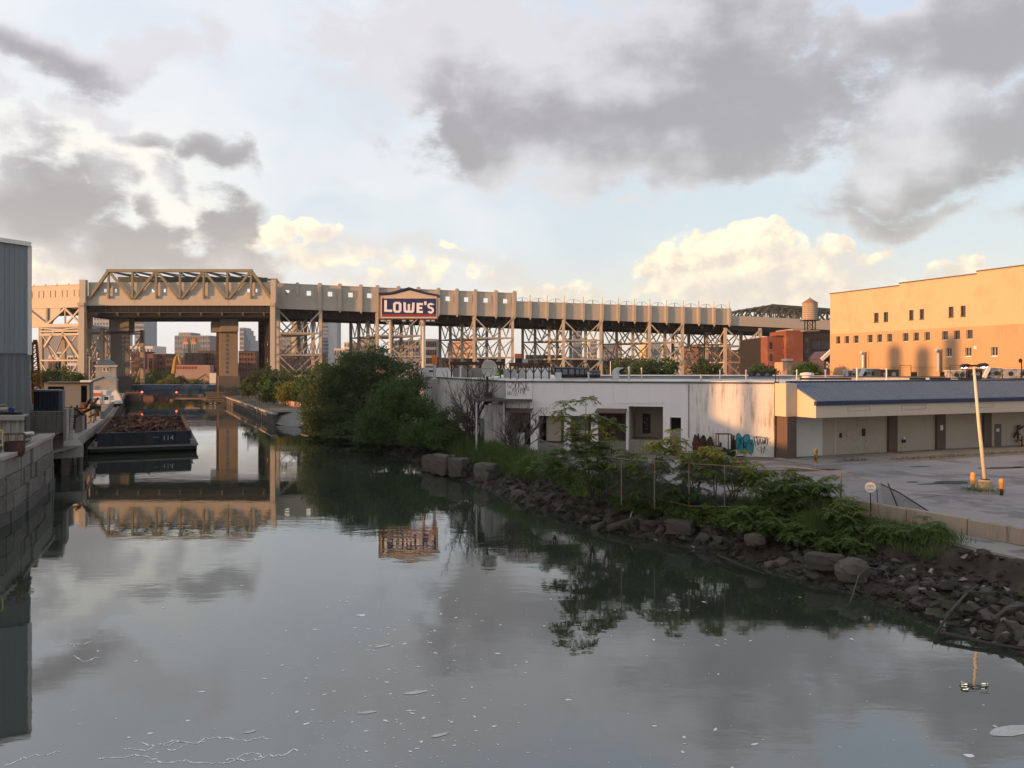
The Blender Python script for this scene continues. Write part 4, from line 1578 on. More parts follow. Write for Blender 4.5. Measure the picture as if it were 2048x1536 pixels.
for i, (px, py, z) in enumerate(((172, 845, 2.72), (195, 832, 2.72))):
    q = G(px, py, z)
    mb = MB()
    mb.lathe(q, [(0.3, 0), (0.24, 0.15), (0.2, 0.7), (0.32, 0.78), (0.32, 0.95), (0.1, 1.02)], 12)
    tag(mb.build('mooring_bollard', m_rust if i else m_conc_l), ('pale mooring bollard on the dock apron', 'rusty mooring bollard farther along the dock apron')[i], 'bollard')
for i, (px, py) in enumerate(((201, 812), (211, 800))):
    q = G(px, py, GW)
    mb = MB()
    mb.lathe(q, [(0.13, 0), (0.13, 1.0), (0.09, 1.08), (0.02, 1.12)], 10)
    tag(mb.build('safety_bollard', m_yellow), ('nearer yellow bollard on the dock', 'farther yellow bollard on the dock')[i], 'bollard')
# heap of rusty beams
hp = empty('rusty_beam_heap', P(150, 825, 94), 'tangled heap of rusty beams on the dock', 'scrap')
for k in range(16):
    a = P(random.uniform(130, 190), random.uniform(815, 835), random.uniform(88, 104))
    b = a + Vector((random.uniform(-1.6, 1.6), random.uniform(-1.5, 1.5), random.uniform(-0.4, 1.2)))
    a.z, b.z = max(2.8, a.z), max(2.8, b.z)
    MB().bar(a, b, 0.14, 0.2).build('beam', m_rustd, hp)

# navy site container on the retained yard
ct = empty('site_container', P(95, 822, 77.5), 'dark navy corrugated container on the retaining wall', 'container')
for k in range(13):
    x = 67 + k * 3.85
    part('front_rib', m_navy, ct, x, x + 3.6, 783, 822.5, 77.4 if k % 2 else 77.52, 2.0)
part('roof_edge', m_grey, ct, 65, 118, 780, 783, 77.2, 2.6)
part('side_panel', m_grey_d, ct, 117.2, 125.5, 781, 822.5, 77.6, 2.2)
# small corrugated lean-to by the quay
ln = empty('lean_to', P(22, 885, 60), 'small pale grey sheeted lean-to at the left edge', 'shed')
for k in range(9):
    x = -34 + k * 9.2
    part('sheet', m_conc_l, ln, x, x + 8.8, 841, 899, 60.2 if k % 2 else 60.28, 1.5)
part('roof_edge', m_conc_l, ln, -40, 47, 832, 840.6, 59.8, 2.4)
part('side_wall', m_conc_d, ln, 48.9, 53, 833, 895, 60.4, 2.0)
# clutter on the lean-to roof
cl = empty('pipe_pile', P(15, 832, 61.5), 'pile of grey pipes and dark bars lying on the lean-to roof', 'scrap')
for k, (a, b, r, m_) in enumerate((((-8, 819), (17, 818), 0.14, m_conc_l), ((-10, 826), (42, 827), 0.10, m_dark), ((-10, 829.5), (46, 830), 0.07, m_dark), ((-8, 811), (12, 810), 0.10, m_conc), ((4, 823), (36, 824), 0.06, m_timber_l))):
    MB().tube([P(*a, 61 + k * 0.25), P(*b, 61 + k * 0.25)], r, 8).build('pipe', m_, cl)
mb = MB()
q = P(23, 826, 61)
mb.lathe(q, [(0.16, 0), (0.19, 0.2), (0.19, 0.36), (0.1, 0.42), (0.03, 0.43)], 10)
tag(mb.build('blue_canister', M('dark_blue_plastic', (0.02, 0.03, 0.13), 0.4)), 'small dark blue canister on the lean-to roof', 'canister')
# rusty hopper with a hoop rail
q = P(29, 908, 55)
q.z = 4.06
hp = empty('rusty_hopper', q, 'rusty open hopper with hoop rail behind the quay coping', 'hopper')
MB().lathe(q, [(0.50, 0), (0.62, 0.3), (0.62, 1.0), (0.58, 1.0), (0.55, 0.2)], 14, cap=False).build('bin', m_rustd, hp)
mb = MB()
mb.tube([q + Vector((0.62 * math.cos(a), 0.62 * math.sin(a), 1.5)) for a in [6.2832 * k / 14 for k in range(15)]], 0.03, 5)
mb.build('hoop_rail', m_rust, hp)
for k in range(7):
    a = 6.2832 * k / 7
    MB().bar(q + Vector((0.62 * math.cos(a), 0.62 * math.sin(a), 0.9)), q + Vector((0.62 * math.cos(a), 0.62 * math.sin(a), 1.5)), 0.04).build('rail_post', m_rust, hp)
MB().tube([P(49, 867, 57), P(67, 866, 57)], 0.11, 10).build('p', m_cream_trim).name = 'white_pipe'
o = bpy.data.objects['white_pipe']
tag(o, 'short white pipe lying behind the quay coping', 'pipe')
for i, (a, b, lab) in enumerate((((46, 892), (62, 885), 'pale plank leaning on the quay coping'), ((52, 880), (60, 877), 'short pale board behind the hopper'))):
    mb = MB()
    mb.bar(P(*a, 55.5), P(*b, 58), 0.22, 0.06)
    tag(mb.build('plank', m_timber_l), lab, 'plank')
mc = empty('yellow_machine_guard', P(1, 895, 54), 'yellow framed machine guard with blue panel at the left edge', 'machine')
part('frame', M('bright_yellow_paint', (0.55, 0.42, 0.10), 0.6), mc, -3, 5.5, 860, 862, 54, 0.2)
part('frame', bpy.data.materials['bright_yellow_paint'], mc, 3.5, 5.8, 862.1, 892, 54, 0.2)
part('frame', bpy.data.materials['bright_yellow_paint'], mc, -3, 5.8, 889, 892, 53.9, 0.15)
part('panel', M('blue_panel', (0.03, 0.07, 0.25), 0.5), mc, -3, 3.3, 880, 888.8, 54.05, 0.15)
part('leg', m_dark, mc, 0.5, 2.0, 892.2, 916, 54.0, 0.2)

# rust-orange lattice boom standing behind the container
bm_ = empty('crane_boom', P(74, 782, 95), 'upright rust orange lattice crane boom behind the container', 'crane')
m_boom = M('rust_orange_paint', (0.36, 0.13, 0.03), 0.7, var=0.3, patch=((0.12, 0.05, 0.02), 0.5, 1.5))
for k, (xa, xb) in enumerate(((66, 64), (84, 73))):
    for t in (0, 1.0):
        MB().bar(P(xa, 782, 95 + t) - Vector((0, 0, 1.6)), P(xb, 684, 95 + t), 0.22).build('boom_chord', m_boom, bm_)
for k in range(11):
    y0, y1 = 781 - k * 8.8, 781 - (k + 1) * 8.8
    xa, xb = lerp(66, 64, k / 11), lerp(84, 73, (k + 1) / 11)
    xc = lerp(84, 73, k / 11)
    MB().bar(P(xa, y0, 95), P(xb, y1, 95), 0.1).build('lacing', m_boom, bm_)
    MB().bar(P(xa, y0, 96), P(xc, y0, 96), 0.09).build('lacing', m_boom, bm_)
    MB().bar(P(xc, y0, 95.0), P(xc, y1, 96.0), 0.08).build('lacing', m_boom, bm_)
MB().bar(P(66, 684, 95.4), P(75, 684, 95.6), 0.5, 0.5).build('boom_head', m_boom, bm_)

# dark flat roofed yard shed with two openings
yd = empty('yard_shed', P(148, 803, 130), 'long dark flat roofed yard shed with open bays', 'shed')
for (x0, x1, y0, y1) in ((90, 96, 767, 815), (96, 128, 767, 773), (96, 128, 785, 815), (128, 162, 767, 815), (162, 174, 767, 771), (174, 179, 767, 815)):
    part('wall_panel', m_grey_d, yd, x0, x1 - 0.05, y0, y1, 130, 0.4)
part('bay_back', m_black, yd, 91, 178, 768, 815, 133.5, 0.3)
part('roof', m_roofd, yd, 88, 181, 764.5, 766.8, 129.5, 9)
part('roof_unit', m_cream_trim, yd, 160, 182, 761, 764.4, 131, 3)
for (x0, x1) in ((88, 91), (178, 181)):
    part('side_wall', m_grey_d, yd, x0, x1, 767, 815, 130.5, 7)


def truck(name, label, q, L=5.2, mats=(None, None), rz=0.0):
    """box truck facing right, origin on the ground"""
    r = empty(name, q, label, 'truck')
    c, s_ = math.cos(rz), math.sin(rz)
    def R(x, y, z): return q + Vector((x * c - y * s_, x * s_ + y * c, z))
    def bx(nm, m_, x0, x1, y0, y1, z0, z1, par_=None):
        mb = MB()
        mb.hexa([R(x0, y0, z0), R(x1, y0, z0), R(x1, y1, z0), R(x0, y1, z0)], [R(x0, y0, z1), R(x1, y0, z1), R(x1, y1, z1), R(x0, y1, z1)])
        return mb.build(nm, m_, par_ or r, bevel=0.06)
    body = bx('cargo_box', m_vwhite, -L * 0.6, L * 0.18, -1.15, 1.15, 0.75, 3.2)
    bx('attic', m_vwhite, L * 0.18, L * 0.32, -1.1, 1.1, 2.3, 3.2)
    bx('stripe', m_orng, -L * 0.59, L * 0.17, -1.18, -1.151, 2.1, 2.75, body)
    bx('stripe', M(name + '_lower_stripe', (0.40, 0.07, 0.05), 0.5), -L * 0.59, L * 0.17, -1.185, -1.151, 1.55, 1.85, body)
    bx('cab', m_vwhite, L * 0.185, L * 0.40, -1.0, 1.0, 0.7, 2.25)
    bx('bonnet', m_vwhite, L * 0.40, L * 0.55, -0.95, 0.95, 0.7, 1.35)
    bx('side_window', m_window, L * 0.24, L * 0.36, -1.02, -0.99, 1.45, 2.05)
    for x in (-L * 0.38, L * 0.44):
        for y in (-0.95, 0.95):
            mb = MB()
            mb.tube([R(x, y - 0.14, 0.42), R(x, y + 0.14, 0.42)], 0.42, 12)
            mb.build('wheel', m_dark, r)
    return r


q = P(196, 786, 150)
q.z = GW
truck('box_truck', 'white box truck with orange stripe parked by the dock', q, 6.0, rz=0.1)
q = P(186, 800, 135)
q.z = GW
vn = empty('utility_cart', q, 'white topped utility cart standing before the box truck', 'cart')
MB().box((q.x - 1, q.y - 0.8, q.z + 2.0), (q.x + 1, q.y + 0.8, q.z + 2.35)).build('canopy', m_vwhite, vn)
MB().box((q.x - 0.95, q.y - 0.75, q.z + 0.35), (q.x + 0.95, q.y + 0.75, q.z + 1.1)).build('body', m_dark, vn)
for dx_ in (-0.9, 0.9):
    for dy_ in (-0.7, 0.7):
        MB().bar((q.x + dx_, q.y + dy_, q.z + 1.1), (q.x + dx_, q.y + dy_, q.z + 2.0), 0.07).build('post', m_dark, vn)
        MB().tube([(q.x + dx_ * 0.7, q.y + dy_ * 1.1 - 0.08, q.z + 0.3), (q.x + dx_ * 0.7, q.y + dy_ * 1.1 + 0.08, q.z + 0.3)], 0.3, 10).build('wheel', m_dark, vn)


def simple_window(parent, x0, x1, y0, y1, D, fr=m_cream_trim, glass=None):
    w = part('window', glass or m_window, parent, x0, x1, y0, y1, D - 0.05, 0.25)
    e = 0.12 * F / D
    mb = MB()
    pbox(mb, x0 - e, x1 + e, y0 - e, y0, D - 0.1, 0.2)
    pbox(mb, x0 - e, x1 + e, y1, y1 + e, D - 0.14, 0.2)
    pbox(mb, x0 - e, x0, y0, y1, D - 0.1, 0.2)
    pbox(mb, x1, x1 + e, y0, y1, D - 0.1, 0.2)
    mb.build('frame', fr, w)
    return w


# grey bridge keeper's house with hip roof
hs = empty('keeper_house', P(212, 775, 172), 'grey house with dark blue hip roof behind the dock', 'house')
part('wall', M('pale_grey_siding', (0.27, 0.28, 0.29), 0.8), hs, 191, 232, 731, 786, 172, 6.5)
mb = MB()
a = [P(188, 731, 171.4), P(235, 731, 171.4), P(235, 731, 171.4) + Vector((-3.3, 7.5, 0)), P(188, 731, 171.4) + Vector((-3.3, 7.5, 0))]
r1, r2 = P(205, 719, 172) + Vector((-1.6, 3.6, 0)), P(220, 719, 172) + Vector((-1.6, 3.6, 0))
mb.add(a + [r1, r2], [(0, 1, 5, 4), (1, 2, 5), (2, 3, 4, 5), (3, 0, 4), (3, 2, 1, 0)])
mb.build('roof', M('slate_blue_shingle', (0.045, 0.075, 0.095), 0.8), hs)
part('eave', m_cream_trim, hs, 188, 235, 731.2, 733, 171.3, 0.4)
for x in (206.5, 213.5):
    simple_window(hs, x, x + 4.2, 736, 742, 172)
# low gabled store with pale blue roof in front of it
gs = empty('gabled_store', P(208, 788, 160), 'plain gabled store with light blue roof beside the dock', 'building')
mb = MB()
mb.prism([P(184, 792, 160), P(233, 792, 160), P(233, 760, 160), P(208, 752, 160), P(184, 760, 160)], (-3.5, 8, 0))
mb.build('wall', M('drab_grey_panel', (0.25, 0.25, 0.25), 0.85), gs)
for (xa, ya, xb, yb) in ((182, 761, 208, 751.6), (235, 761, 208, 751.6)):
    mb = MB()
    mb.bar(P(xa, ya, 160) + Vector((0, -0.2, 0)), P(xb, yb, 160) + Vector((0, -0.2, 0)), 0.25, 0.35)
    mb.hexa([P(xa, ya, 159.9), P(xb, yb, 159.9), P(xb, yb, 159.9) + Vector((-3.65, 8.3, 0)), P(xa, ya, 159.9) + Vector((-3.65, 8.3, 0))],
            [P(xa, ya - 1, 159.9), P(xb, yb - 1, 159.9), P(xb, yb - 1, 159.9) + Vector((-3.65, 8.3, 0)), P(xa, ya - 1, 159.9) + Vector((-3.65, 8.3, 0))])
    mb.build('roof', M('light_blue_roof' + str(xa), (0.15, 0.24, 0.31), 0.7), gs)
part('door', m_grey_d, gs, 190, 198, 772, 791.5, 159.96, 0.2)
# tarpaulined boat on the dock
tb = empty('covered_boat', P(232, 793, 158), 'small boat under a pale tarpaulin by the tower foot', 'boat')
q = P(230, 792, 156)
q.z = GW
mb = MB()
mb.prism([q + Vector((-1.2, 0, 0.5)), q + Vector((1.3, 0, 0.5)), q + Vector((1.0, 0, 1.6)), q + Vector((0.1, 0, 3.1)), q + Vector((-0.8, 0, 2.4))], (-1.7, 4, 0))
mb.build('tarpaulin', m_cream_trim, tb)
mb = MB()
mb.prism([q + Vector((-0.7, 0.2, 0)), q + Vector((0.8, 0.2, 0)), q + Vector((1.2, 0.2, 0.5)), q + Vector((-1.1, 0.2, 0.5))], (-1.6, 3.6, 0))
mb.build('hull', m_hull, tb)

# ================================================================== closed store on the east bank
RZ = 8.65


class Wall:
    """upright plane through two ground points; photo px -> point on it"""

    def __init__(s, a, b):
        s.a, s.b = Vector(a), Vector(b)
        s.d = (s.b - s.a).normalized()
        s.n = Vector((s.d.y, -s.d.x))                 # outward when a is left of b seen from the camera
        if s.n.dot(-s.a) < 0:
            s.n = -s.n

    def dist(s, px):
        k = (px - 1024) / F
        # X = k Y on the line a + d l
        l = (k * s.a.y - s.a.x) / (s.d.x - k * s.d.y)
        return s.a + s.d * l

    def pt(s, px, py=None, z=None, out=0.0):
        q = s.dist(px)
        if z is None:
            z = CAMH - (py - HZ) * q.y / F
        q = q + s.n * out
        return Vector((q.x, q.y, z))

    def slab(s, mb, x0, x1, z0, z1, o0, o1):
        """px range, level range, from o0 (outer) to o1 (inner) along the outward normal"""
        a, b = s.dist(x0), s.dist(x1)
        p_ = [a + s.n * o0, b + s.n * o0, b + s.n * o1, a + s.n * o1]
        mb.hexa([(q.x, q.y, z0) for q in p_], [(q.x, q.y, z1) for q in p_])
        return mb

    def part(s, name, mat, parent, x0, x1, z0, z1, o0=0.0, o1=-0.4, bevel=0.0):
        return s.slab(MB(), x0, x1, z0, z1, o0, o1).build(name, mat, parent, bevel=bevel)

    def zy(s, px, py):
        return CAMH - (py - HZ) * s.dist(px).y / F

    def partxy(s, name, mat, parent, x0, x1, y0, y1, o0=0.0, o1=-0.3):
        xm = (x0 + x1) / 2
        return s.part(name, mat, parent, x0, x1, s.zy(xm, y1), s.zy(xm, y0), o0, o1)

    def stroke(s, mb, pts, w=0.05, out=0.03):
        for a, b in zip(pts, pts[1:]):
            mb.bar(s.pt(*a, out=out), s.pt(*b, out=out), w, 0.012)


W1 = Wall((1.9, 79.0), (23.4, 72.3))       # loading side
W3 = Wall((-12.4, 118.0), (-0.7, 80.6))    # side running away
W2 = Wall((-0.7, 79.6), (1.9, 78.8))       # corner piece
W4 = Wall((24.0, 71.5), (51.3, 83.0))      # shop front
st = empty('closed_store', (20, 85, GZ), 'low closed white store building with loading bays and blue roofed front', 'building')


def clad(w, x0, x1, ops, mat, ztop, th=0.4, zbot=GZ, parent=st):
    """wall panels round openings (xa, xb, ya, yb) given in photo px, left to right"""
    x = x0
    for (a, b, ya, yb) in ops:
        xm = (a + b) / 2
        if a > x + 0.2:
            w.part('wall_panel', mat, parent, x, a, zbot, ztop, 0, -th)
        w.part('wall_panel', mat, parent, a, b, w.zy(xm, ya), ztop, 0, -th)
        zb = w.zy(xm, yb)
        if zb > zbot + 0.05:
            w.part('wall_panel', m_conc if mat is m_white else mat, parent, a, b, zbot, zb, 0.02, -th)
        x = b
    if x1 > x + 0.2:
        w.part('wall_panel', mat, parent, x, x1, zbot, ztop, 0, -th)


OPS = [(1077, 1128, 832, 886), (1141, 1182, 832, 884), (1196, 1252, 822, 882), (1257, 1326, 813, 880), (1340, 1362, 835, 860)]
clad(W1, 1064, 1377, OPS, m_white, RZ - 0.12)
clad(W1, 1377, 1558.5, [], m_whites, RZ - 0.12)
clad(W2, 1012, 1064, [(1008 + 6, 1061, 821, 890)], m_white, RZ - 0.12)
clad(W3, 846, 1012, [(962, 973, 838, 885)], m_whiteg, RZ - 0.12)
# the bays themselves
for i, (a, b, ya, yb) in enumerate(OPS):
    xm = (a + b) / 2
    zt, zb = W1.zy(xm, ya), W1.zy(xm, yb)
    bay = W1.part('bay_back', (m_beige_d, m_beige_d, m_brown, m_beige_d, m_black)[i], st, a - 1, b + 1, zb - 0.1, zt + 0.1, (-3.4, -2.6, -2.2, -4.0, -1.0)[i], (-3.5, -2.7, -2.3, -4.1, -1.1)[i])
    for e in (a, b):
        W1.part('bay_cheek', m_brown if i < 3 else m_beige_d, bay, e - 0.7, e + 0.7, zb - 0.05, zt + 0.05, -0.41, -3.3 if i != 4 else -1.0)
    W1.part('bay_floor', m_conc, bay, a - 1, b + 1, zb - 0.3, zb - 0.06, -0.41, -3.9)
    W1.part('bay_ceiling', m_brown, bay, a - 1, b + 1, zt + 0.06, zt + 0.15, -0.41, -3.9)
    if i < 3:
        W1.partxy('bumper_post', m_dark, bay, a + 3, a + 6, ya + 4, yb, 0.12, -0.1)
        W1.partxy('bumper_post', m_dark, bay, b - 5, b - 2, ya + 4, yb, 0.12, -0.1)
W1.partxy('bay_panel', M('buff_bay_panel', (0.40, 0.34, 0.27), 0.8), st, 1088, 1119, 836, 884, -0.9, -1.0)
W1.partxy('bay_panel', m_conc, st, 1143, 1176, 834, 862, -0.9, -1.0)
W1.partxy('bay_panel', m_cream_trim, st, 1143, 1176, 862.5, 876, -0.9, -1.0)
W1.partxy('lintel', m_white, st, 1074, 1131, 826, 831.6, 0.10, 0.0)
d_ = W1.partxy('bay_door', m_dark, st, 1273, 1289, 832, 873, -3.85, -3.95)
mb = MB()
for k in range(9):
    W1.stroke(mb, [(1276 + random.uniform(0, 10), 840 + k * 3 + random.uniform(-2, 2)) for _ in range(4)], 0.05, -3.82)
mb.build('graffiti', m_chalk, d_)
W2.partxy('corner_bay_back', m_rustd, st, 1010, 1062, 820, 892, -1.6, -1.7)
W2.partxy('corner_bay_panel', m_galv, st, 1020, 1046, 866, 890, -0.5, -0.6)
W3.partxy('side_door', M('blue_grey_door', (0.16, 0.19, 0.22), 0.7, var=0.4, vs=2.0), st, 960, 975, 838, 888, -0.2, -0.3)
# awnings
for (w, x0, x1, y, o) in ((W1, 1194, 1254, 819, 1.1), (W2, 1004, 1066, 818, 0.8)):
    z = w.zy((x0 + x1) / 2, y)
    mb = MB()
    a, b = w.dist(x0), w.dist(x1)
    mb.hexa([(*(a + w.n * o), z - 0.30), (*(b + w.n * o), z - 0.30), (*(b - w.n * 0.1), z), (*(a - w.n * 0.1), z)], [(*(a + w.n * o), z - 0.2), (*(b + w.n * o), z - 0.2), (*(b - w.n * 0.1), z + 0.12), (*(a - w.n * 0.1), z + 0.12)])
    mb.build('awning', m_brown, st)
# flat canopy over the corner door
mb = MB()
z = 6.75
a, b = W2.dist(1064), W2.dist(1012)
q = W3.dist(962)
mb.hexa([(a.x, a.y - 1.2, z), (b.x - 3.0, b.y - 1.2, z), (b.x - 3.0, q.y - 4, z), (a.x, a.y - 0.1, z)], [(a.x, a.y - 1.2, z + 0.2), (b.x - 3.0, b.y - 1.2, z + 0.2), (b.x - 3.0, q.y - 4, z + 0.2), (a.x, a.y - 0.1, z + 0.2)])
mb.build('corner_canopy', m_conc_d, st)
for dx_ in (-2.8, -0.2):
    MB().bar((b.x + dx_, b.y - 0.9, GZ), (b.x + dx_, b.y - 0.9, z), 0.16).build('canopy_post', m_whiteg, st)
MB().box((b.x - 2.05, b.y - 0.85, GZ), (b.x - 0.3, b.y - 0.75, 6.4)).build('side_screen', M('dirty_screen', (0.33, 0.31, 0.29), 0.8, var=0.25, streak=((0.14, 0.13, 0.12), 0.7)), st)
# coping strips
for w, x0, x1 in ((W1, 1064, 1559), (W3, 846, 1012), (W2, 1012, 1064)):
    w.part('coping', m_roofd, st, x0, x1, RZ - 0.11, RZ + 0.0, 0.10, -0.45)
    w.part('coping_cap', m_roofw, st, x0, x1, RZ + 0.002, RZ + 0.10, 0.06, -0.5)
mb = MB()
mb.hexa([(24.2, 72.9, RZ - 0.4), (1.9, 79.5, RZ - 0.4), (-0.4, 81.2, RZ - 0.4), (-12.0, 118.2, RZ - 0.4)], [(24.2, 72.9, RZ - 0.05), (1.9, 79.5, RZ - 0.05), (-0.4, 81.2, RZ - 0.05), (-12.0, 118.2, RZ - 0.05)])
mb = MB()
mb.prism([(24.3, 72.6, RZ - 0.4), (2.0, 79.5, RZ - 0.4), (-0.3, 81.2, RZ - 0.4), (-12.0, 118.4, RZ - 0.4), (-10, 150, RZ - 0.4), (52, 150, RZ - 0.4), (64, 104, RZ - 0.4), (64, 89.0, RZ - 0.4)], (0, 0, 0.34))
mb.build('flat_roof', m_roofw, st)
# second parapet line farther back on the roof
MB().bar((6, 100, RZ + 0.1), (48, 92, RZ + 0.1), 0.4, 0.32).build('roof_upstand', m_roofw, st)
MB().bar((5.9, 99.6, RZ + 0.28), (47.9, 91.6, RZ + 0.28), 0.5, 0.06).build('upstand_cap', m_roofd, st)
# wall pipe lines
W1.part('conduit', m_dark, st, 1377, 1378.0, 3.6, RZ - 0.2, 0.06, 0.0)
mb = MB()
W1.stroke(mb, [(1075, 816), (1128, 815)], 0.05, 0.02)
W1.stroke(mb, [(1230, 807), (1330, 806)], 0.05, 0.02)
mb.build('lintel_line', m_whiteg, st)
# ladder and downpipe at the corner
ld = W1.part('downpipe', m_rustd, st, 1548.5, 1552, GZ, RZ + 0.1, 0.25, 0.05)
for k in range(18):
    z = GZ + 0.5 + k * 0.33
    W1.part('ladder_rung', m_rustd, ld, 1552.1, 1557.2, z, z + 0.04, 0.2, 0.15)
W1.part('ladder_stile', m_rustd, ld, 1557.3, 1558.2, GZ + 0.4, RZ + 0.5, 0.22, 0.12)
MB().bar(W1.pt(1551, z=RZ + 0.1, out=0.15), W1.pt(1551, z=RZ + 1.1, out=0.0), 0.06).build('pipe_gooseneck', m_dark, st)

# shop front ------------------------------------------------------------
EV, RG, FB = 7.12, RZ, 5.78
PR = 3.2                                     # canopy projection
W4.part('front_wall', m_beige_d, st, 1645, 2160, GZ, 5.9, 0.0, -0.4)
W4.part('front_wall_pale', M('pale_grey_render', (0.52, 0.50, 0.46), 0.85, var=0.08), st, 1579, 1644.6, GZ, 5.9, 0.02, -0.4)
W4.part('brown_column', m_brown, st, 1560, 1578.5, GZ, 5.78, 0.9, -0.4)
W4.part('end_block', m_beige, st, 1556, 1577.4, 5.8, RZ - 0.05, 1.0, -0.4)
for a, b in ((1774, 1791), (1870, 1887), (1964, 1979), (2050, 2068)):
    W4.part('brown_column', m_brown, st, a, b, GZ, 5.76, 0.25, 0.0)
fa = W4.part('fascia', m_beige, st, 1578, 2160, FB, EV - 0.32, PR, -0.1)
for a, b in ((1640, 1683), (1745, 1792), (1880, 1925), (2010, 2055)):
    for (z0, z1) in ((6.28, 6.31), (6.62, 6.65)):
        W4.part('panel_bead', m_beige_d, fa, a, b, z0, z1, PR + 0.03, PR)
    for e in (a, b):
        W4.part('panel_bead', m_beige_d, fa, e - 0.25, e + 0.25, 6.31, 6.62, PR + 0.03, PR)
W4.part('gutter', m_blue_d, st, 1577, 2160, EV - 0.31, EV + 0.03, PR + 0.16, PR - 0.15)
a, b = W4.dist(1578), W4.dist(2160)
mb = MB()
n4 = W4.n
p_ = [Vector((*(a + n4 * PR), EV - 0.33)), Vector((*(a + n4 * PR), EV + 0.02)), Vector((*(a - n4 * 0.1), RG + 0.0)), Vector((*(a - n4 * 0.1), EV - 0.33))]
mb.prism(p_, Vector((*(W4.d * 0.3), 0)))
mb.build('gable_end', m_beige, st)
L4 = (b - a).length
np_ = int(L4 / 0.42)
for k in range(np_):
    p0_, p1_ = a + W4.d * (L4 * k / np_), a + W4.d * (L4 * (k + 1) / np_)
    mb = MB()
    lo, hi = n4 * (PR + 0.12), n4 * -0.12
    mb.hexa([(*(p0_ + lo), EV - 0.02), (*(p1_ + lo), EV - 0.02), (*(p1_ + hi), RG - 0.02), (*(p0_ + hi), RG - 0.02)], [(*(p0_ + lo), EV + 0.05), (*(p1_ + lo), EV + 0.05), (*(p1_ + hi), RG + 0.05), (*(p0_ + hi), RG + 0.05)])
    r0, r1 = p0_ - W4.d * 0.03, p0_ + W4.d * 0.03
    mb.hexa([(*(r0 + lo), EV + 0.05), (*(r1 + lo), EV + 0.05), (*(r1 + hi), RG + 0.05), (*(r0 + hi), RG + 0.05)], [(*(r0 + lo), EV + 0.11), (*(r1 + lo), EV + 0.11), (*(r1 + hi), RG + 0.11), (*(r0 + hi), RG + 0.11)])
    mb.build('roof_panel', m_blue_roof, st)
W4.part('ridge_cap', m_blue_d, st, 1576, 2160, RG - 0.02, RG + 0.14, 0.02, -0.30)
dr = W4.partxy('door', M('taupe_steel_door', (0.10, 0.09, 0.08), 0.7), st, 1989, 2002, 848, 893, 0.04, -0.1)
W4.partxy('door_notice', m_cream_trim, dr, 1992, 1997.5, 857, 863, 0.06, 0.04)
W4.partxy('column_notice', m_cream_trim, st, 1876, 1881, 850, 860, 0.28, 0.25)
for (x0, x1, y0, y1, m_) in ((1803, 1810, 879, 885, m_dark), (1805, 1809, 874, 878.5, m_cream_trim), (1724, 1729, 857, 872, m_dark), (1679, 1682, 866, 875, m_dark)):
    W4.partxy('wall_fixture', m_, st, x0, x1, y0, y1, 0.12, 0.0)
mb = MB()
W4.stroke(mb, [(1646, 846), (1690, 845)], 0.06, 0.02)
W4.stroke(mb, [(1671, 838), (1671, 907)], 0.10, 0.02)
mb.build('conduit', m_beige, st)
# pipework right of the door
for k, (x0, y0, x1, y1) in enumerate(((2022, 875, 2034, 850), (2030, 850, 2030, 885), (2034, 858, 2040, 852), (2024, 868, 2034, 868), (2028, 880, 2036, 880))):
    mb = MB()
    mb.tube([W4.pt(x0, y0, out=0.3), W4.pt(x1, y1, out=0.3)], 0.09, 7)
    mb.build('valve_pipe', m_rustd, st)
for i, x in enumerate((2006, 2013)):
    mb = MB()
    mb.tube([W4.pt(x, 870, out=1.6), W4.pt(x, 905, out=1.6)], 0.07, 7)
    tag(mb.build('pipe_bollard', m_rustd), ('thin rusty pipe bollard right beside the taupe door', 'thin rusty pipe bollard next to the valve pipes')[i], 'bollard', 'pipe bollards by the shop wall')

# graffiti --------------------------------------------------------------
def blob(w, name, mat, parent, cx, cy, rx, ry, out, n=18, wob=0.1, th=0.01):
    pts = []
    for i in range(n):
        an = 6.2832 * i / n
        k = 1 + wob * math.sin(3 * an + cx)
        pts.append(w.pt(cx + rx * k * math.cos(an), cy + ry * k * math.sin(an), out=out))
    return MB().prism(pts, Vector((*(w.n * -th), 0))).build(name, mat, parent)


gf = empty('teal_graffiti', W1.pt(1490, 905), 'teal bubble letter graffiti outlined black on the white wall', 'graffiti')
for i, (cx, cy, rx, ry) in enumerate(((1478, 884, 6.5, 16), (1488, 890, 6, 17), (1493, 878, 6, 9), (1500, 893, 7, 13), (1482, 897, 5, 9))):
    blob(W1, 'outline', m_ink, gf, cx, cy, rx + 1.2, ry + 1.4, 0.022 + i * 0.012)
    blob(W1, 'letter_fill', m_teal, gf, cx, cy, rx, ry, 0.030 + i * 0.012)
mb = MB()
for pts in ([(1474, 880), (1479, 876), (1481, 884), (1476, 890), (1482, 896)], [(1496, 886), (1502, 884), (1504, 890), (1499, 892)], [(1486, 882), (1489, 896), (1494, 890), (1491, 884)]):
    W1.stroke(mb, pts, 0.07, 0.10)
mb.build('inner_line', m_ink, gf)
gf = empty('black_tag', W1.pt(1523, 905), 'thin black spray tag scrawled beside the teal graffiti', 'graffiti')
TAG = [[(1508, 874), (1511, 892)], [(1513, 873), (1516, 890)], [(1509, 884), (1515, 881)], [(1517, 890), (1520, 876), (1523, 889)], [(1518, 885), (1522, 884)], [(1524, 877), (1526, 888), (1528, 880), (1530, 888), (1532, 876)],
       [(1534, 874), (1535, 888)], [(1539, 875), (1535, 881), (1541, 888)], [(1512, 896), (1520, 902), (1528, 895), (1538, 904)], [(1522, 893), (1524, 908)], [(1530, 892), (1527, 906)]]
for pts in TAG:
    mb = MB()
    W1.stroke(mb, pts, 0.055, 0.02)
    mb.build('stroke', m_ink, gf)
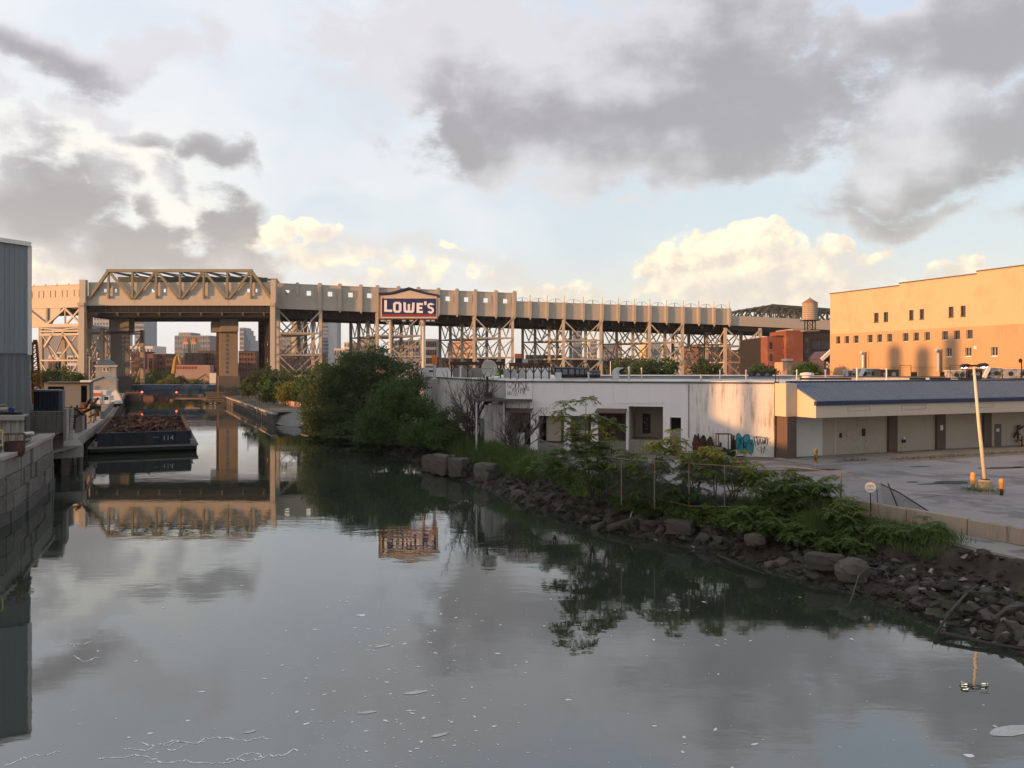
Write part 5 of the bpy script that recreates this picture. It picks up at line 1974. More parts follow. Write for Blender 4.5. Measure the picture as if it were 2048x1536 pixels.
gf = empty('roofline_tags', W2.pt(1038, 795), 'black scribbled tags under the roofline at the store corner', 'graffiti')
rr = random.Random(4)
for k in range(15):
    x, y = 1017 + (k % 8) * 5.4, 772 + (k // 8) * 12 + rr.uniform(-2, 2)
    pts = [(x + 2.8 * math.cos(a * (1 + k % 3) * 0.9 + k) + a * 0.35, y + (5 + k % 4) * math.sin(a * 1.1 + k * 0.7)) for a in [i * 0.55 for i in range(9)]]
    mb = MB()
    W2.stroke(mb, pts, 0.05, 0.02)
    mb.build('stroke', m_ink, gf)
gf = empty('pale_outline_graffiti', W4.pt(1725, 900), 'faint pale outlined bubble graffiti on the drab shop wall', 'graffiti')
for (cx, cy, r_) in ((1698, 866, 7), (1699, 888, 11), (1722, 862, 8), (1741, 862, 7), (1722, 888, 11), (1744, 890, 12)):
    pts = [(cx + r_ * math.cos(6.2832 * i / 14), cy + r_ * 1.15 * math.sin(6.2832 * i / 14)) for i in range(15)]
    mb = MB()
    W4.stroke(mb, pts, 0.05, 0.02)
    mb.build('loop', m_chalk, gf)

# ------------------------------------------------------------------ pavement, car park
mb = MB()
k0, k1 = W4.dist(1540), W4.dist(2500)
o_ = n4 * 5.2
pts = [k0 + o_, k1 + o_, k1, k0]
mb.prism([(q.x, q.y, GZ - 0.3) for q in pts], (0, 0, 0.42))
walk = tag(mb.build('pavement', m_walk), kind='structure')
mb = MB()
mb.bar((*(k0 + n4 * 5.3), GZ + 0.03), (*(k1 + n4 * 5.3), GZ + 0.03), 0.18, 0.22)
tag(mb.build('kerb', m_conc_l), kind='structure')
mb = MB()
lot = [(1.0, 70.5), (4.8, 61.2), (8.1, 54.6), (11.6, 50.3), (14.6, 48.2), (16.3, 47.3), (18.7, 44.3), (23.3, 36.0), (27.6, 27.8), (31, 10), (90, 10), (90, 92)]
k2 = k0 + n4 * 5.2
mb.quad(*[(x, y, GZ + 0.006) for x, y in lot], (*(W4.dist(2700) + n4 * 5.2), GZ + 0.006), (k2.x, k2.y, GZ + 0.006), (22.8, 72.0, GZ + 0.006), (2.0, 78.5, GZ + 0.006))
park = tag(mb.build('car_park', m_asphalt, recalc=False), kind='structure')
for (px, py, rx, ry) in ((1902, 965, 1.25, 0.9), (2000, 936, 1.9, 0.55), (2060, 934, 1.8, 0.6), (1825, 964, 0.5, 0.3), (1840, 933, 1.0, 0.3), (1860, 968, 1.0, 0.25), (1620, 940, 2.6, 0.7), (1470, 943, 3.0, 0.8)):
    q = G(px, py, GZ + 0.012)
    mb = MB()
    mb.quad(*[(q.x + rx * math.cos(6.2832 * i / 22) * random.uniform(0.85, 1.1), q.y + ry * math.sin(6.2832 * i / 22) * random.uniform(0.85, 1.1) + 0.2 * rx * math.cos(6.2832 * i / 22), GZ + 0.012) for i in range(22)])
    mb.build('asphalt_patch', m_asph_d, park, recalc=False)
# dirt apron along the loading side
mb = MB()
mb.quad((2.2, 78.3, GZ + 0.016), (22.6, 71.9, GZ + 0.016), (21.8, 69.8, GZ + 0.016), (12, 70.6, GZ + 0.016), (3.4, 75.2, GZ + 0.016))
mb.build('dirt_apron', M('dusty_apron', (0.15, 0.125, 0.095), 0.95, var=0.3), park, recalc=False)
mb = MB()
for pts in ([(1700, 985), (1790, 978), (1850, 984), (1960, 976), (2048, 968)], [(1790, 1005), (1880, 990), (1975, 1000)], [(1560, 925), (1700, 948), (1800, 955)]):
    for a, b in zip(pts, pts[1:]):
        A, B = G(*a, GZ + 0.012), G(*b, GZ + 0.012)
        mb.bar(A, B, 0.05, 0.004)
mb.build('crack', m_asph_d, park)

# concrete barrier blocks along the bank
br = empty('barrier_wall', (20, 42, GZ), 'low concrete barrier wall at the edge of the car park', 'barrier')
BL_ = [Vector(q) for q in ((16.1, 47.7), (18.5, 44.6), (23.1, 36.3), (27.4, 28.0))]
for a, b in zip(BL_, BL_[1:]):
    n = max(1, round((b - a).length / 3.1))
    dn = (b - a).normalized()
    nb = Vector((-dn.y, dn.x)) * 0.17
    for i in range(n):
        p_, q_ = a.lerp(b, i / n) + dn * 0.02, a.lerp(b, (i + 1) / n) - dn * 0.02
        h = GZ + 0.74 + random.uniform(-0.03, 0.03)
        mb = MB()
        mb.hexa([(*(p_ - nb * 1.5), GZ - 0.3), (*(q_ - nb * 1.5), GZ - 0.3), (*(q_ + nb * 1.5), GZ - 0.3), (*(p_ + nb * 1.5), GZ - 0.3)], [(*(p_ - nb), h), (*(q_ - nb), h), (*(q_ + nb), h), (*(p_ + nb), h)])
        mb.build('barrier_block', M('stained_barrier', (0.30, 0.24, 0.185), 0.9, var=0.25, streak=((0.12, 0.085, 0.06), 0.6)) if i == 0 and a == BL_[0] else bpy.data.materials['stained_barrier'], br, bevel=0.03)
# timber bulkhead left of it
tbk = empty('timber_bulkhead', (11.5, 50, 1.0), 'stacked grey timber beams retaining the car park edge', 'wall')
for k in range(5):
    for (a, b) in (((4.3, 60.9), (7.9, 54.2)), ((7.95, 54.1), (11.4, 50.1)), ((11.45, 50.0), (16.0, 47.7))):
        mb = MB()
        z = 0.75 + k * 0.30
        j = random.uniform(-0.05, 0.05)
        mb.bar((a[0] + j - 0.15, a[1] - 0.2, z), (b[0] + j - 0.15, b[1] - 0.2, z + random.uniform(-.03, .03)), 0.28, 0.25)
        mb.build('beam', m_timber_l, tbk)
for k in range(7):
    a = Vector((4.3, 60.9)).lerp(Vector((16, 47.7)), k / 6)
    if 0 < k < 6:
        a = Vector((7.9, 54.2)).lerp(Vector((15.6, 47.9)), (k - 1) / 4.2) if k > 1 else Vector((7.9, 54.2))
    MB().bar((a.x - 0.35, a.y - 0.45, 0.3), (a.x - 0.35, a.y - 0.45, 2.2), 0.22).build('post', m_wood, tbk)
# broken slab of pavement overhanging the bank at right
mb = MB()
sl_ = [(18.6, 40.6), (19.3, 38.3), (19.9, 37.0), (20.4, 35.6), (21.0, 34.0), (21.5, 32.6), (22.2, 30.2), (23.0, 26), (26, 26), (23.4, 34.5), (20.5, 40.2)]
mb.prism([(x + random.uniform(-.12, .12), y, 1.98) for x, y in sl_], (0, 0, 0.15))
tag(mb.build('pavement', m_walk), kind='structure')

# ================================================================== big store sign on two posts
GD = 143.0
sg = empty('store_sign', P(818, 735, GD + 0.6), 'large navy LOWE\'S sign with gabled top on two tall posts', 'sign')
box_ = part('sign_box', M('sign_box_brown', (0.22, 0.13, 0.08), 0.7), sg, 757, 874, 590, 638, GD + 0.05, 2.2)
part('face', m_sign_blue, sg, 764, 872.5, 597, 631, GD - 0.05, 0.1)
part('face_frame', m_beige, sg, 762, 874, 633.6, 636.6, GD - 0.12, 0.2)
part('face_frame', m_beige, sg, 761.5, 763.8, 594, 633.4, GD - 0.12, 0.2)
part('face_frame', m_beige_d, sg, 872.6, 874.3, 594, 633.4, GD - 0.12, 0.2)
part('red_stripe', m_sign_red, sg, 764, 872.5, 628.6, 633.2, GD - 0.10, 0.15)
mb = MB()
mb.prism([P(762, 597, GD), P(874, 597, GD), P(874, 593, GD), P(856, 590, GD), P(818, 580, GD), P(781, 590, GD), P(762, 592, GD)], (0, 2.3, 0))
mb.build('pediment', m_beige, sg)
for pts in ([(757, 589), (781, 588), (818, 578)], [(878, 593), (856, 589), (818, 578)]):
    for a, b in zip(pts, pts[1:]):
        mb = MB()
        A, B = P(*a, GD - 0.3), P(*b, GD - 0.3)
        dz_ = Vector((0, 0, 0.34))
        mb.hexa([A, B, B + Vector((0, 2.8, 0)), A + Vector((0, 2.8, 0))], [A + dz_, B + dz_, B + dz_ + Vector((0, 2.8, 0)), A + dz_ + Vector((0, 2.8, 0))])
        mb.build('gable_roof', m_blue_d, sg)
for x0, x1 in ((777.5, 784.5), (844, 850.5)):
    mb = MB()
    q = P((x0 + x1) / 2, 637, GD + 1.0)
    mb.tube([(q.x, q.y, GZ), q], 0.30, 12)
    mb.build('post', M('sign_post_paint' + str(int(x0)), (0.52, 0.44, 0.36), 0.7, var=0.12), sg, smooth=True)


def letter(polys, name):
    mb = MB()
    for poly in polys:
        mb.prism([P(x, y, GD - 0.16) for x, y in poly], (0, 0.1, 0))
    mb.build(name, m_sign_white, sg)


def zx(x, y):           # from the enlarged crop to photo px
    return 540 + x * 0.17578, 520 + y * 0.17578


def zp(pts): return [zx(*q) for q in pts]


def ring(cx, cy, rx, ry, ix, iy, a0, a1, n=14):
    out_ = [(cx + rx * math.cos(a0 + (a1 - a0) * i / n), cy + ry * math.sin(a0 + (a1 - a0) * i / n)) for i in range(n + 1)]
    in_ = [(cx + ix * math.cos(a1 + (a0 - a1) * i / n), cy + iy * math.sin(a1 + (a0 - a1) * i / n)) for i in range(n + 1)]
    return out_ + in_


letter([zp([(1300, 456), (1330, 456), (1330, 562), (1392, 566), (1388, 592), (1300, 588)])], 'letter_l')
def rrect(x0, y0, x1, y1, c): return [(x0 + c, y0), (x1 - c, y0), (x1, y0 + c), (x1, y1 - c), (x1 - c, y1), (x0 + c, y1), (x0, y1 - c), (x0, y0 + c)]
O_, I_ = rrect(1400, 476, 1496, 600, 22), rrect(1430, 500, 1466, 576, 8)
letter([zp([O_[i], O_[(i + 1) % 8], I_[(i + 1) % 8], I_[i]]) for i in range(8)], 'letter_o')
letter([zp([(1518, 482), (1545, 482), (1548, 570), (1566, 574), (1566, 600), (1538, 598), (1520, 584)]), zp([(1567, 500), (1594, 500), (1594, 600), (1566.5, 600)]),
        zp([(1594.5, 600), (1594.5, 576), (1612, 572), (1618, 484), (1646, 484), (1640, 588), (1622, 602)])], 'letter_w')
letter([zp([(1668, 488), (1740, 490), (1740, 514), (1698, 513), (1698, 534), (1732, 535), (1732, 558), (1698, 557), (1698, 578), (1740, 579), (1738, 604), (1668, 602)])], 'letter_e')
letter([zp([(1753, 470), (1782, 472), (1778, 512), (1757, 512)])], 'apostrophe')
letter([zp(ring(1828, 522, 38, 34, 14, 11, -0.5, -4.71, 12)), zp(ring(1828, 572, 38, 38, 14, 14, -1.57, 2.7, 12))], 'letter_s')
mb = MB()
mb.prism([P(zx(1866 + 5 * math.cos(a), 0)[0], zx(0, 505 + 6 * math.sin(a))[1], GD - 0.16) for a in [6.2832 * i / 10 for i in range(10)]], (0, 0.08, 0))
mb.build('registered_mark', m_sign_white, sg)
for x in (765, 778, 808, 823, 856, 866):
    fl_ = MB()
    fl_.tube([P(x, 637, GD - 0.1), P(x, 641, GD - 0.1), P(x, 641.5, GD - 1.2)], 0.05, 5)
    f_ = fl_.build('floodlight_arm', m_dark, sg)
    q = P(x, 641.5, GD - 1.3)
    MB().box((q.x - 0.3, q.y - 0.2, q.z - 0.12), (q.x + 0.3, q.y + 0.15, q.z + 0.15)).build('floodlight', m_galv, f_)

# ================================================================== ochre warehouse on the right
OW = Wall((55.7, 145.0), (70.5, 102.9))
ob = empty('ochre_warehouse', (70, 125, GZ), 'big plain ochre and cream warehouse glowing in the low sun', 'building')
ZTOP, ZSPL = 22.95, 15.75
WR = []
for (x0, x1, y0, y1) in ((1748, 1757, 625, 644), (1767, 1776, 624, 642), (1818, 1827, 620, 639.5), (1839, 1848, 618, 638.5), (1897, 1907, 614, 635), (1921, 1931, 612, 633.5)):
    WR.append((x0, x1, y0, y1))
ROW2 = [(1672, 1680.5, 672.5, 688), (1689, 1698, 672, 687.5), (1707, 1717, 671, 687), (1735, 1745, 669.5, 685.5), (1754, 1764, 668.5, 685), (1774, 1784.5, 667.5, 684.5), (1805.5, 1817, 666, 683),
        (1827, 1838, 665, 682), (1849, 1860, 664.5, 681.5), (1884, 1896, 662.5, 680.5), (1908, 1920, 661.5, 679.5), (1933, 1945.5, 660.5, 679)]
LOWW = [(1892, 1903.5, 697, 714), (1930, 1943, 695, 713), (1982, 1995.5, 694, 712)]


def zrow(rows):
    zs = [(OW.zy((a + b) / 2, d_), OW.zy((a + b) / 2, c)) for a, b, c, d_ in rows]
    return sum(z[0] for z in zs) / len(zs), sum(z[1] for z in zs) / len(zs)


x_l, x_r = 1660, 2330
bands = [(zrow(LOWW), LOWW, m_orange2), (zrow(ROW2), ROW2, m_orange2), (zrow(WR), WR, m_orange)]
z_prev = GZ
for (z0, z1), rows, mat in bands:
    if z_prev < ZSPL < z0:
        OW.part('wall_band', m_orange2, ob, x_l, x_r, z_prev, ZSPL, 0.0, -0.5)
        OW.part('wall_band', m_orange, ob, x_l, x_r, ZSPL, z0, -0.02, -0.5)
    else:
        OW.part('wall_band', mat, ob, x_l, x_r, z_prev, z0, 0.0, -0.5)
    x = x_l
    for (a, b, c, d_) in rows:
        OW.part('wall_pier', mat, ob, x, a, z0, z1, 0.0 if mat is m_orange2 else -0.02, -0.5)
        wn = OW.part('window', m_window, ob, a - 0.1, b + 0.1, z0 - 0.03, z1 + 0.03, -0.28, -0.36)
        if rows is LOWW or rows is ROW2:
            fr_m = m_cream_trim if rows is LOWW else m_far_tan
        else:
            fr_m = m_brown
        e = 0.55
        OW.part('frame', fr_m, wn, a, b, z0, z0 + 0.10, -0.16, -0.27)
        OW.part('frame', m_brown, wn, a, b, (z0 + z1) / 2 - 0.03, (z0 + z1) / 2 + 0.03, -0.2, -0.27)
        OW.part('frame', fr_m, wn, a, a + e, z0 + 0.1, z1, -0.16, -0.27)
        OW.part('frame', fr_m, wn, b - e, b, z0 + 0.1, z1, -0.16, -0.27)
        if rows is LOWW:
            OW.part('frame', fr_m, wn, (a + b) / 2 - e / 2, (a + b) / 2 + e / 2, z0 + 0.1, z1, -0.14, -0.26)
        OW.part('sill', fr_m, wn, a - 0.4, b + 0.4, z0 - 0.1, z0 + 0.0, 0.07, -0.25)
        x = b
    OW.part('wall_pier', mat, ob, x, x_r, z0, z1, 0.0 if mat is m_orange2 else -0.02, -0.5)
    z_prev = z1
OW.part('wall_band', m_orange, ob, x_l, x_r, z_prev, ZTOP - 0.2, -0.02, -0.5)
for (a, b, up) in ((1660, 1798, 0.0), (1798.2, 1953, 0.35), (1953.2, x_r, 0.7)):
    if up:
        OW.part('parapet', m_orange, ob, a, b, ZTOP - 0.2, ZTOP - 0.2 + up, -0.02, -0.5)
    OW.part('parapet_coping', m_brown, ob, a, b, ZTOP - 0.2 + up, ZTOP - 0.05 + up, 0.12, -0.55)
mb = MB()
a, b = OW.dist(x_l) - OW.n * 0.5, OW.dist(x_r) - OW.n * 0.5
mb.prism([(a.x, a.y, GZ), (b.x, b.y, GZ), (b.x + 35, b.y + 12, GZ), (a.x + 35, a.y + 12, GZ)], (0, 0, ZTOP - GZ - 0.4))
mb.build('shell', m_beige_d, ob)
for (px, y0, y1) in ((1731, 708, 739), (1882, 704, 743)):
    mb = MB()
    A, B = OW.pt(px, y1, out=0.5), OW.pt(px, y0 + 3, out=0.5)
    mb.tube([A, B, B + Vector((-0.1, -0.1, 0.35)), B + Vector((-0.5, -0.3, 0.5))], 0.28, 10)
    mb.build('vent_stack', m_galv, ob)
mb = MB()
OW.stroke(mb, [(1741, 734), (2048, 735.5)], 0.06, 0.06)
OW.stroke(mb, [(1738, 702), (1738, 736)], 0.05, 0.08)
mb.build('conduit', m_brown, ob)
OW.partxy('vent_grille', m_cream_trim, ob, 1948, 1954, 692, 698, 0.08, 0.0)
for k, (a, b) in enumerate(((1822, 1834), (1880, 1895), (1905, 1919))):
    OW.partxy('basement_window', m_black, ob, a, b, 744, 754, 0.03, 0.0)

# ================================================================== red brick mill + water tower
mill = empty('brick_mill', P(1590, 752, 216), 'red brick mill with arched windows behind the store roof', 'building')
part('west_wing', m_brick, mill, 1535, 1572, 673, 765, 220, 22)
part('stair_tower', m_brick, mill, 1572.2, 1606, 661, 765, 218, 14)
part('stair_tower_coping', m_conc_l, mill, 1586, 1620, 657, 661, 217.8, 14)
part('dark_bay', m_brickd, mill, 1606.2, 1622, 661, 765, 219, 12)
part('east_wing', m_brickd, mill, 1622.2, 1680, 668, 765, 224, 20)
part('roof_edge', m_dark, mill, 1553, 1572, 671, 673, 219.8, 6)
part('rear_block', m_dark, mill, 1521, 1535, 676, 765, 226, 20)
for col in (1539, 1566):
    for (y0, y1) in ((684, 699), (708, 723), (731.5, 746)):
        w = part('window', m_window, mill, col, col + 5.5, y0 + 2.5, y1, 219.95, 0.3)
        mb = MB()
        mb.prism([P(col + 2.75 + 2.9 * math.cos(a), y0 + 2.6 - 2.6 * math.sin(a), 219.93) for a in [math.pi * i / 8 for i in range(9)]], (0, 0.3, 0))
        mb.build('arch_head', m_window, w)
        part('sill', m_conc_l, w, col - 0.6, col + 6.1, y1, y1 + 1.0, 219.7, 0.3)
        part('meeting_rail', m_brick, w, col, col + 5.5, (y0 + y1) / 2 + 1, (y0 + y1) / 2 + 1.6, 219.9, 0.1)
for (x0, x1, y0, y1) in ((1625, 1640, 682, 699), (1644, 1657, 682, 699), (1625, 1640, 706, 722), (1644, 1657, 706, 722)):
    w = part('factory_window', m_window, mill, x0, x1, y0, y1, 223.9, 0.3)
    for k in range(1, 4):
        part('mullion', m_brickd, w, x0 + (x1 - x0) * k / 4 - 0.2, x0 + (x1 - x0) * k / 4 + 0.2, y0, y1, 223.8, 0.15)
for (y0, y1) in ((676, 684), (698, 706)):
    part('bay_window', m_window, mill, 1611, 1617, y0, y1, 218.95, 0.2)
WD = 205.0
wt = empty('water_tower', P(1620, 661, WD + 2), 'round wooden rooftop water tower with conical roof', 'water tower')
q = P(1620, 640, WD + 2)
m_stave = M('silvery_cedar_staves', (0.36, 0.30, 0.235), 0.85, var=0.2, squash=(3, 3, 0.3))
rT = 15 * WD / F
hT = 34 * WD / F
NST = 26
for k in range(NST):
    a0, a1 = 6.2832 * k / NST, 6.2832 * (k + 0.96) / NST
    mb = MB()
    pts = [(r_ * math.cos(a), r_ * math.sin(a)) for r_, a in ((rT, a0), (rT, a1), (rT - 0.12, a1), (rT - 0.12, a0))]
    mb.hexa([(q.x + x, q.y + y, q.z) for x, y in pts], [(q.x + x * 0.985, q.y + y * 0.985, q.z + hT) for x, y in pts])
    mb.build('stave', m_stave, wt)
for k in range(8):
    mb = MB()
    z = q.z + 0.25 + k * hT / 8.2
    mb.lathe(Vector((q.x, q.y, z)), [(rT - 0.05, 0), (rT + 0.025, 0), (rT + 0.025, 0.05), (rT - 0.05, 0.05)], 26, cap=False)
    mb.build('hoop', m_rustd, wt)
MB().lathe(Vector((q.x, q.y, q.z)), [(rT - 0.13, 0.02), (rT - 0.13, hT)], 20).build('tank_core', m_brown, wt)
MB().lathe(Vector((q.x, q.y, q.z + hT)), [(rT + 0.12, 0), (rT + 0.1, 0.08), (0.12, 1.25), (0.08, 1.5), (0.02, 1.52)], 20).build('roof_cone', M('brown_roof_cone', (0.25, 0.14, 0.085), 0.8), wt)
for i in (-1, 1):
    for j in (-1, 1):
        MB().bar((q.x + i * 1.0, q.y + j * 1.0, q.z - 2.6), (q.x + i * 0.95, q.y + j * 0.95, q.z), 0.2).build('leg', m_dark, wt)
for j in (-1, 1):
    for i in (-1, 1):
        MB().bar((q.x - i * 1.0, q.y + j * 1.0, q.z - 2.4), (q.x + i * 1.0, q.y + j * 1.0, q.z - 0.2), 0.09).build('cross_brace', m_dark, wt)
MB().box((q.x - 1.9, q.y - 1.9, q.z - 0.22), (q.x + 1.9, q.y + 1.9, q.z - 0.02)).build('platform', m_dark, wt)
MB().box((q.x - 1.8, q.y - 1.8, q.z - 2.9), (q.x + 1.8, q.y + 1.8, q.z - 2.6)).build('footing', m_conc, wt)

# tan retail front beyond the roof, with end pylons
rf = empty('tan_retail_front', P(1610, 752, 175), 'tan retail front with two pylons behind the flat roof', 'building')
m_retail = M('tan_retail_render', (0.47, 0.30, 0.20), 0.85, var=0.06)
part('wall', m_retail, rf, 1585, 1640, 724, 768, 175, 12)
for a, b in ((1575, 1585), (1638, 1648)):
    py_ = part('pylon', m_retail, rf, a, b - 0.2, 722, 768, 174, 3)
    part('pylon_cap', m_cream_trim, py_, a - 1.5, b + 1.2, 717.5, 721.8, 173.6, 3.6)
    part('light_strip', m_cream_trim, py_, a + 4, a + 6, 732, 748, 173.9, 0.12)
    mb = MB()
    c_ = P((a + b) / 2 + 0.3, 750.5, 173.95)
    mb.prism([c_ + Vector((0.24 * math.cos(t), 0, 0.24 * math.sin(t))) for t in [6.2832 * i / 12 for i in range(12)]], (0, 0.08, 0))
    mb.build('round_logo', m_red, py_)
gs2 = empty('gabled_shop', P(1655, 752, 165), 'dark gabled shop with pale eaves squeezed beside the warehouse', 'building')
mb = MB()
mb.prism([P(1648, 768, 165), P(1648, 716, 165), P(1662, 702, 165), P(1690, 702, 165), P(1690, 768, 165)], (0, 9, 0))
mb.build('wall', M('plum_shop_wall', (0.075, 0.055, 0.075), 0.8), gs2)
MB().bar(P(1643.5, 719, 164.6), P(1664, 700, 164.6), 0.8, 0.6).build('eave', m_cream_trim, gs2)
for k, (x0, y0) in enumerate(((1653, 724), (1657, 727), (1653, 731), (1658, 733))):
    part('sign_letter', m_cream_trim, gs2, x0, x0 + 3.4, y0, y0 + 4, 164.9, 0.1)
part('red_band', m_red, gs2, 1649, 1662, 746, 749.5, 164.9, 0.1)

# unseen cylinders added beyond the left frame edge; their shadows reach the warehouse wall
for i, (px, zt_, lab) in enumerate(((1790, 13.6, 'nearest unseen cylinder added to shade the warehouse wall'), (1846, 13.2, 'middle unseen cylinder added to shade the warehouse wall'), (1903, 14.8, 'farthest unseen cylinder added to shade the warehouse wall'))):
    q = OW.pt(px, z=zt_)
    t = (q.x + 110) / -SUNV.x
    q = q + SUNV * t
    r = empty('tall_grey_mass', (q.x, q.y, GW), lab, 'silo', 'shade cylinders added beyond the frame')
    MB().lathe(Vector((q.x, q.y, GW)), [(1.45, 0), (1.45, q.z - GW - 0.6), (0.6, q.z - GW), (0.05, q.z - GW + 0.1)], 18).build('shell', m_conc, r)
    MB().lathe(Vector((q.x, q.y, GW + 1)), [(1.5, 0), (1.56, 0.1), (1.5, 0.2)], 18, cap=False).build('hoop', m_rustd, r)

# ================================================================== on the store roof
def rp(px, D, z=RZ):
    return Vector(((px - 1024) * D / F, D, z))


# satellite dish on its wall pole
q = W3.pt(984, z=RZ, out=0.5)
q = Vector((q.x, q.y, RZ))
dsh = empty('satellite_dish', (q.x, q.y, 5.2), 'large pale satellite dish on a dark pole at the store corner', 'satellite dish')
MB().tube([(q.x, q.y, 5.2), (q.x, q.y, 9.3)], 0.13, 8).build('pole', m_dark, dsh)
MB().box((q.x - 0.25, q.y - 0.15, 6.3), (q.x + 0.45, q.y + 0.3, 7.4)).build('wall_bracket', m_rustd, dsh)
cD = P(977.5, 738, q.y - 0.6)
ax = Vector((0.30, -0.93, 0.20)).normalized()
_, sd, up = frame_of(ax)
vs, fs = [], []
RD = 0.80
for i in range(7):
    r_ = RD * i / 6
    for k in range(24):
        an = 6.2832 * k / 24
        vs.append(cD + sd * (r_ * math.cos(an)) + up * (r_ * 1.08 * math.sin(an)) + ax * (0.26 * (r_ / RD) ** 2))
for i in range(6):
    for k in range(24):
        fs.append((i * 24 + k, i * 24 + (k + 1) % 24, (i + 1) * 24 + (k + 1) % 24, (i + 1) * 24 + k))
mb = MB()
mb.add(vs, fs)
o = mb.build('reflector', M('dull_cream_dish', (0.40, 0.375, 0.33), 0.6, var=0.06), dsh, smooth=True)
md = o.modifiers.new('thick', 'SOLIDIFY')
md.thickness = 0.03
mb = MB()
mb.tube([cD + sd * (RD * math.cos(6.2832 * k / 24)) + up * (RD * 1.08 * math.sin(6.2832 * k / 24)) + ax * 0.26 for k in range(25)], 0.025, 5)
mb.build('rim', m_cream_trim, dsh)
foc = cD + ax * 0.75 + sd * 0.35 * (1 if sd.x > 0 else -1) + up * -0.1
for v in (sd * RD * 0.98, sd * -RD * 0.98, up * -RD * 1.05):
    MB().bar(cD + v + ax * 0.25, foc, 0.03).build('feed_arm', m_dark, dsh)
MB().lathe(foc - Vector((0, 0, 0.1)), [(0.07, 0), (0.1, 0.1), (0.07, 0.22)], 8).build('feed_horn', m_cream_trim, dsh)
MB().bar(cD - ax * 0.05, (q.x, q.y, 9.25), 0.16).build('mount', m_dark, dsh)


# dunnage frames: rusty I-beams on legs with knee braces
def dunnage(x0, x1, D, ztop, label, n):
    r = empty('dunnage_frame', rp((x0 + x1) / 2, D), label, 'steel frame', 'rusty rooftop dunnage frames')
    for dd in (0, 2.4):
        MB().bar(rp(x0, D + dd, ztop), rp(x1, D + dd, ztop), 0.22, 0.42).build('beam', m_rustd, r)
    for i in range(n):
        x = x0 + 3 + (x1 - x0 - 6) * i / (n - 1)
        for dd in (0, 2.4):
            MB().bar(rp(x, D + dd, RZ - 0.06), rp(x, D + dd, ztop - 0.2), 0.16).build('leg', m_rustd, r)
            for e in (-1, 1):
                MB().bar(rp(x, D + dd, ztop - 1.05), rp(x + e * 9, D + dd, ztop - 0.2), 0.1).build('knee_brace', m_rustd, r)
    for i in range(n + 2):
        x = x0 + 2 + (x1 - x0 - 4) * i / (n + 1)
        MB().bar(rp(x, D, ztop + 0.05), rp(x, D + 2.4, ztop + 0.05), 0.14).build('cross_beam', m_rustd, r)
    return r


dunnage(900, 1004, 104, 10.45, 'left rusty steel frame on legs behind the satellite dish', 4)
dunnage(1018, 1101, 97, 10.3, 'right rusty steel frame on legs beside the dish', 6)
bx_ = empty('plant_box', rp(930, 112), 'long pale box housing behind the left steel frame', 'plant')
MB().hexa([rp(838, 116, RZ - 0.1), rp(905, 112, RZ - 0.1), rp(905, 117, RZ - 0.1), rp(838, 121, RZ - 0.1)], [rp(838, 116, 9.9), rp(905, 112, 9.9), rp(905, 117, 9.9), rp(838, 121, 9.9)]).build('housing', m_roofw, bx_)
MB().bar(rp(858, 114.6, 9.45), rp(870, 114.0, 9.45), 0.12, 0.2).build('black_mark', m_ink, bx_)
part('side_panel', m_conc, bx_, 906, 965, 736, 757, 113, 4)
q = MB()
pbox(q, 989, 1001, 736, 752, 105, 0.8)
gb = q.build('green_sign_box', m_green)
tag(gb, 'bright green boxed sign panel behind the satellite dish', 'sign')
part('lime_mark', m_lime, gb, 991, 998, 745, 750, 104.95, 0.06)
wb = empty('white_rooftop_trailer', rp(1075, 107), 'white panelled rooftop unit behind the right steel frame', 'plant')
for k in range(6):
    part('panel', m_roofw, wb, 1036 + k * 11, 1046.6 + k * 11, 736, 755, 107, 3)
part('grey_panel', m_galv, wb, 1007, 1035.6, 738, 755, 107.2, 2)
cb = empty('orange_crate', P(1035, 716, 101), 'bright orange crate on top of the right steel frame', 'crate')
part('crate_body', m_orng, cb, 1029, 1043, 707.5, 716.5, 101, 1.0)
for k in range(3):
    part('slat', M('pale_orange', (0.6, 0.25, 0.12), 0.6) if k == 0 else bpy.data.materials['pale_orange'], cb, 1031 + k * 4, 1033 + k * 4, 708, 716, 100.9, 0.1)
part('stand', m_dark, cb, 1030, 1044, 716.7, 727.2, 101, 0.8)
part('grey_box', m_galv, cb, 1045, 1056, 718.5, 727.2, 100.8, 1.0)
dr_ = empty('orange_drum', P(869, 728, 109), 'orange drum standing on the rooftop plant', 'drum')
q = P(869, 727.5, 109)
MB().lathe(q, [(0.34, 0), (0.36, 0.1), (0.34, 0.45), (0.37, 0.5), (0.34, 0.55), (0.35, 1.0), (0.3, 1.1), (0.05, 1.12)], 14).build('shell', m_orng, dr_)
MB().lathe(q - Vector((0, 0, 2.05)), [(0.5, 0), (0.5, 0.1), (0.2, 0.2), (0.2, 2.0), (0.36, 2.04)], 10).build('pedestal', m_galv, dr_)

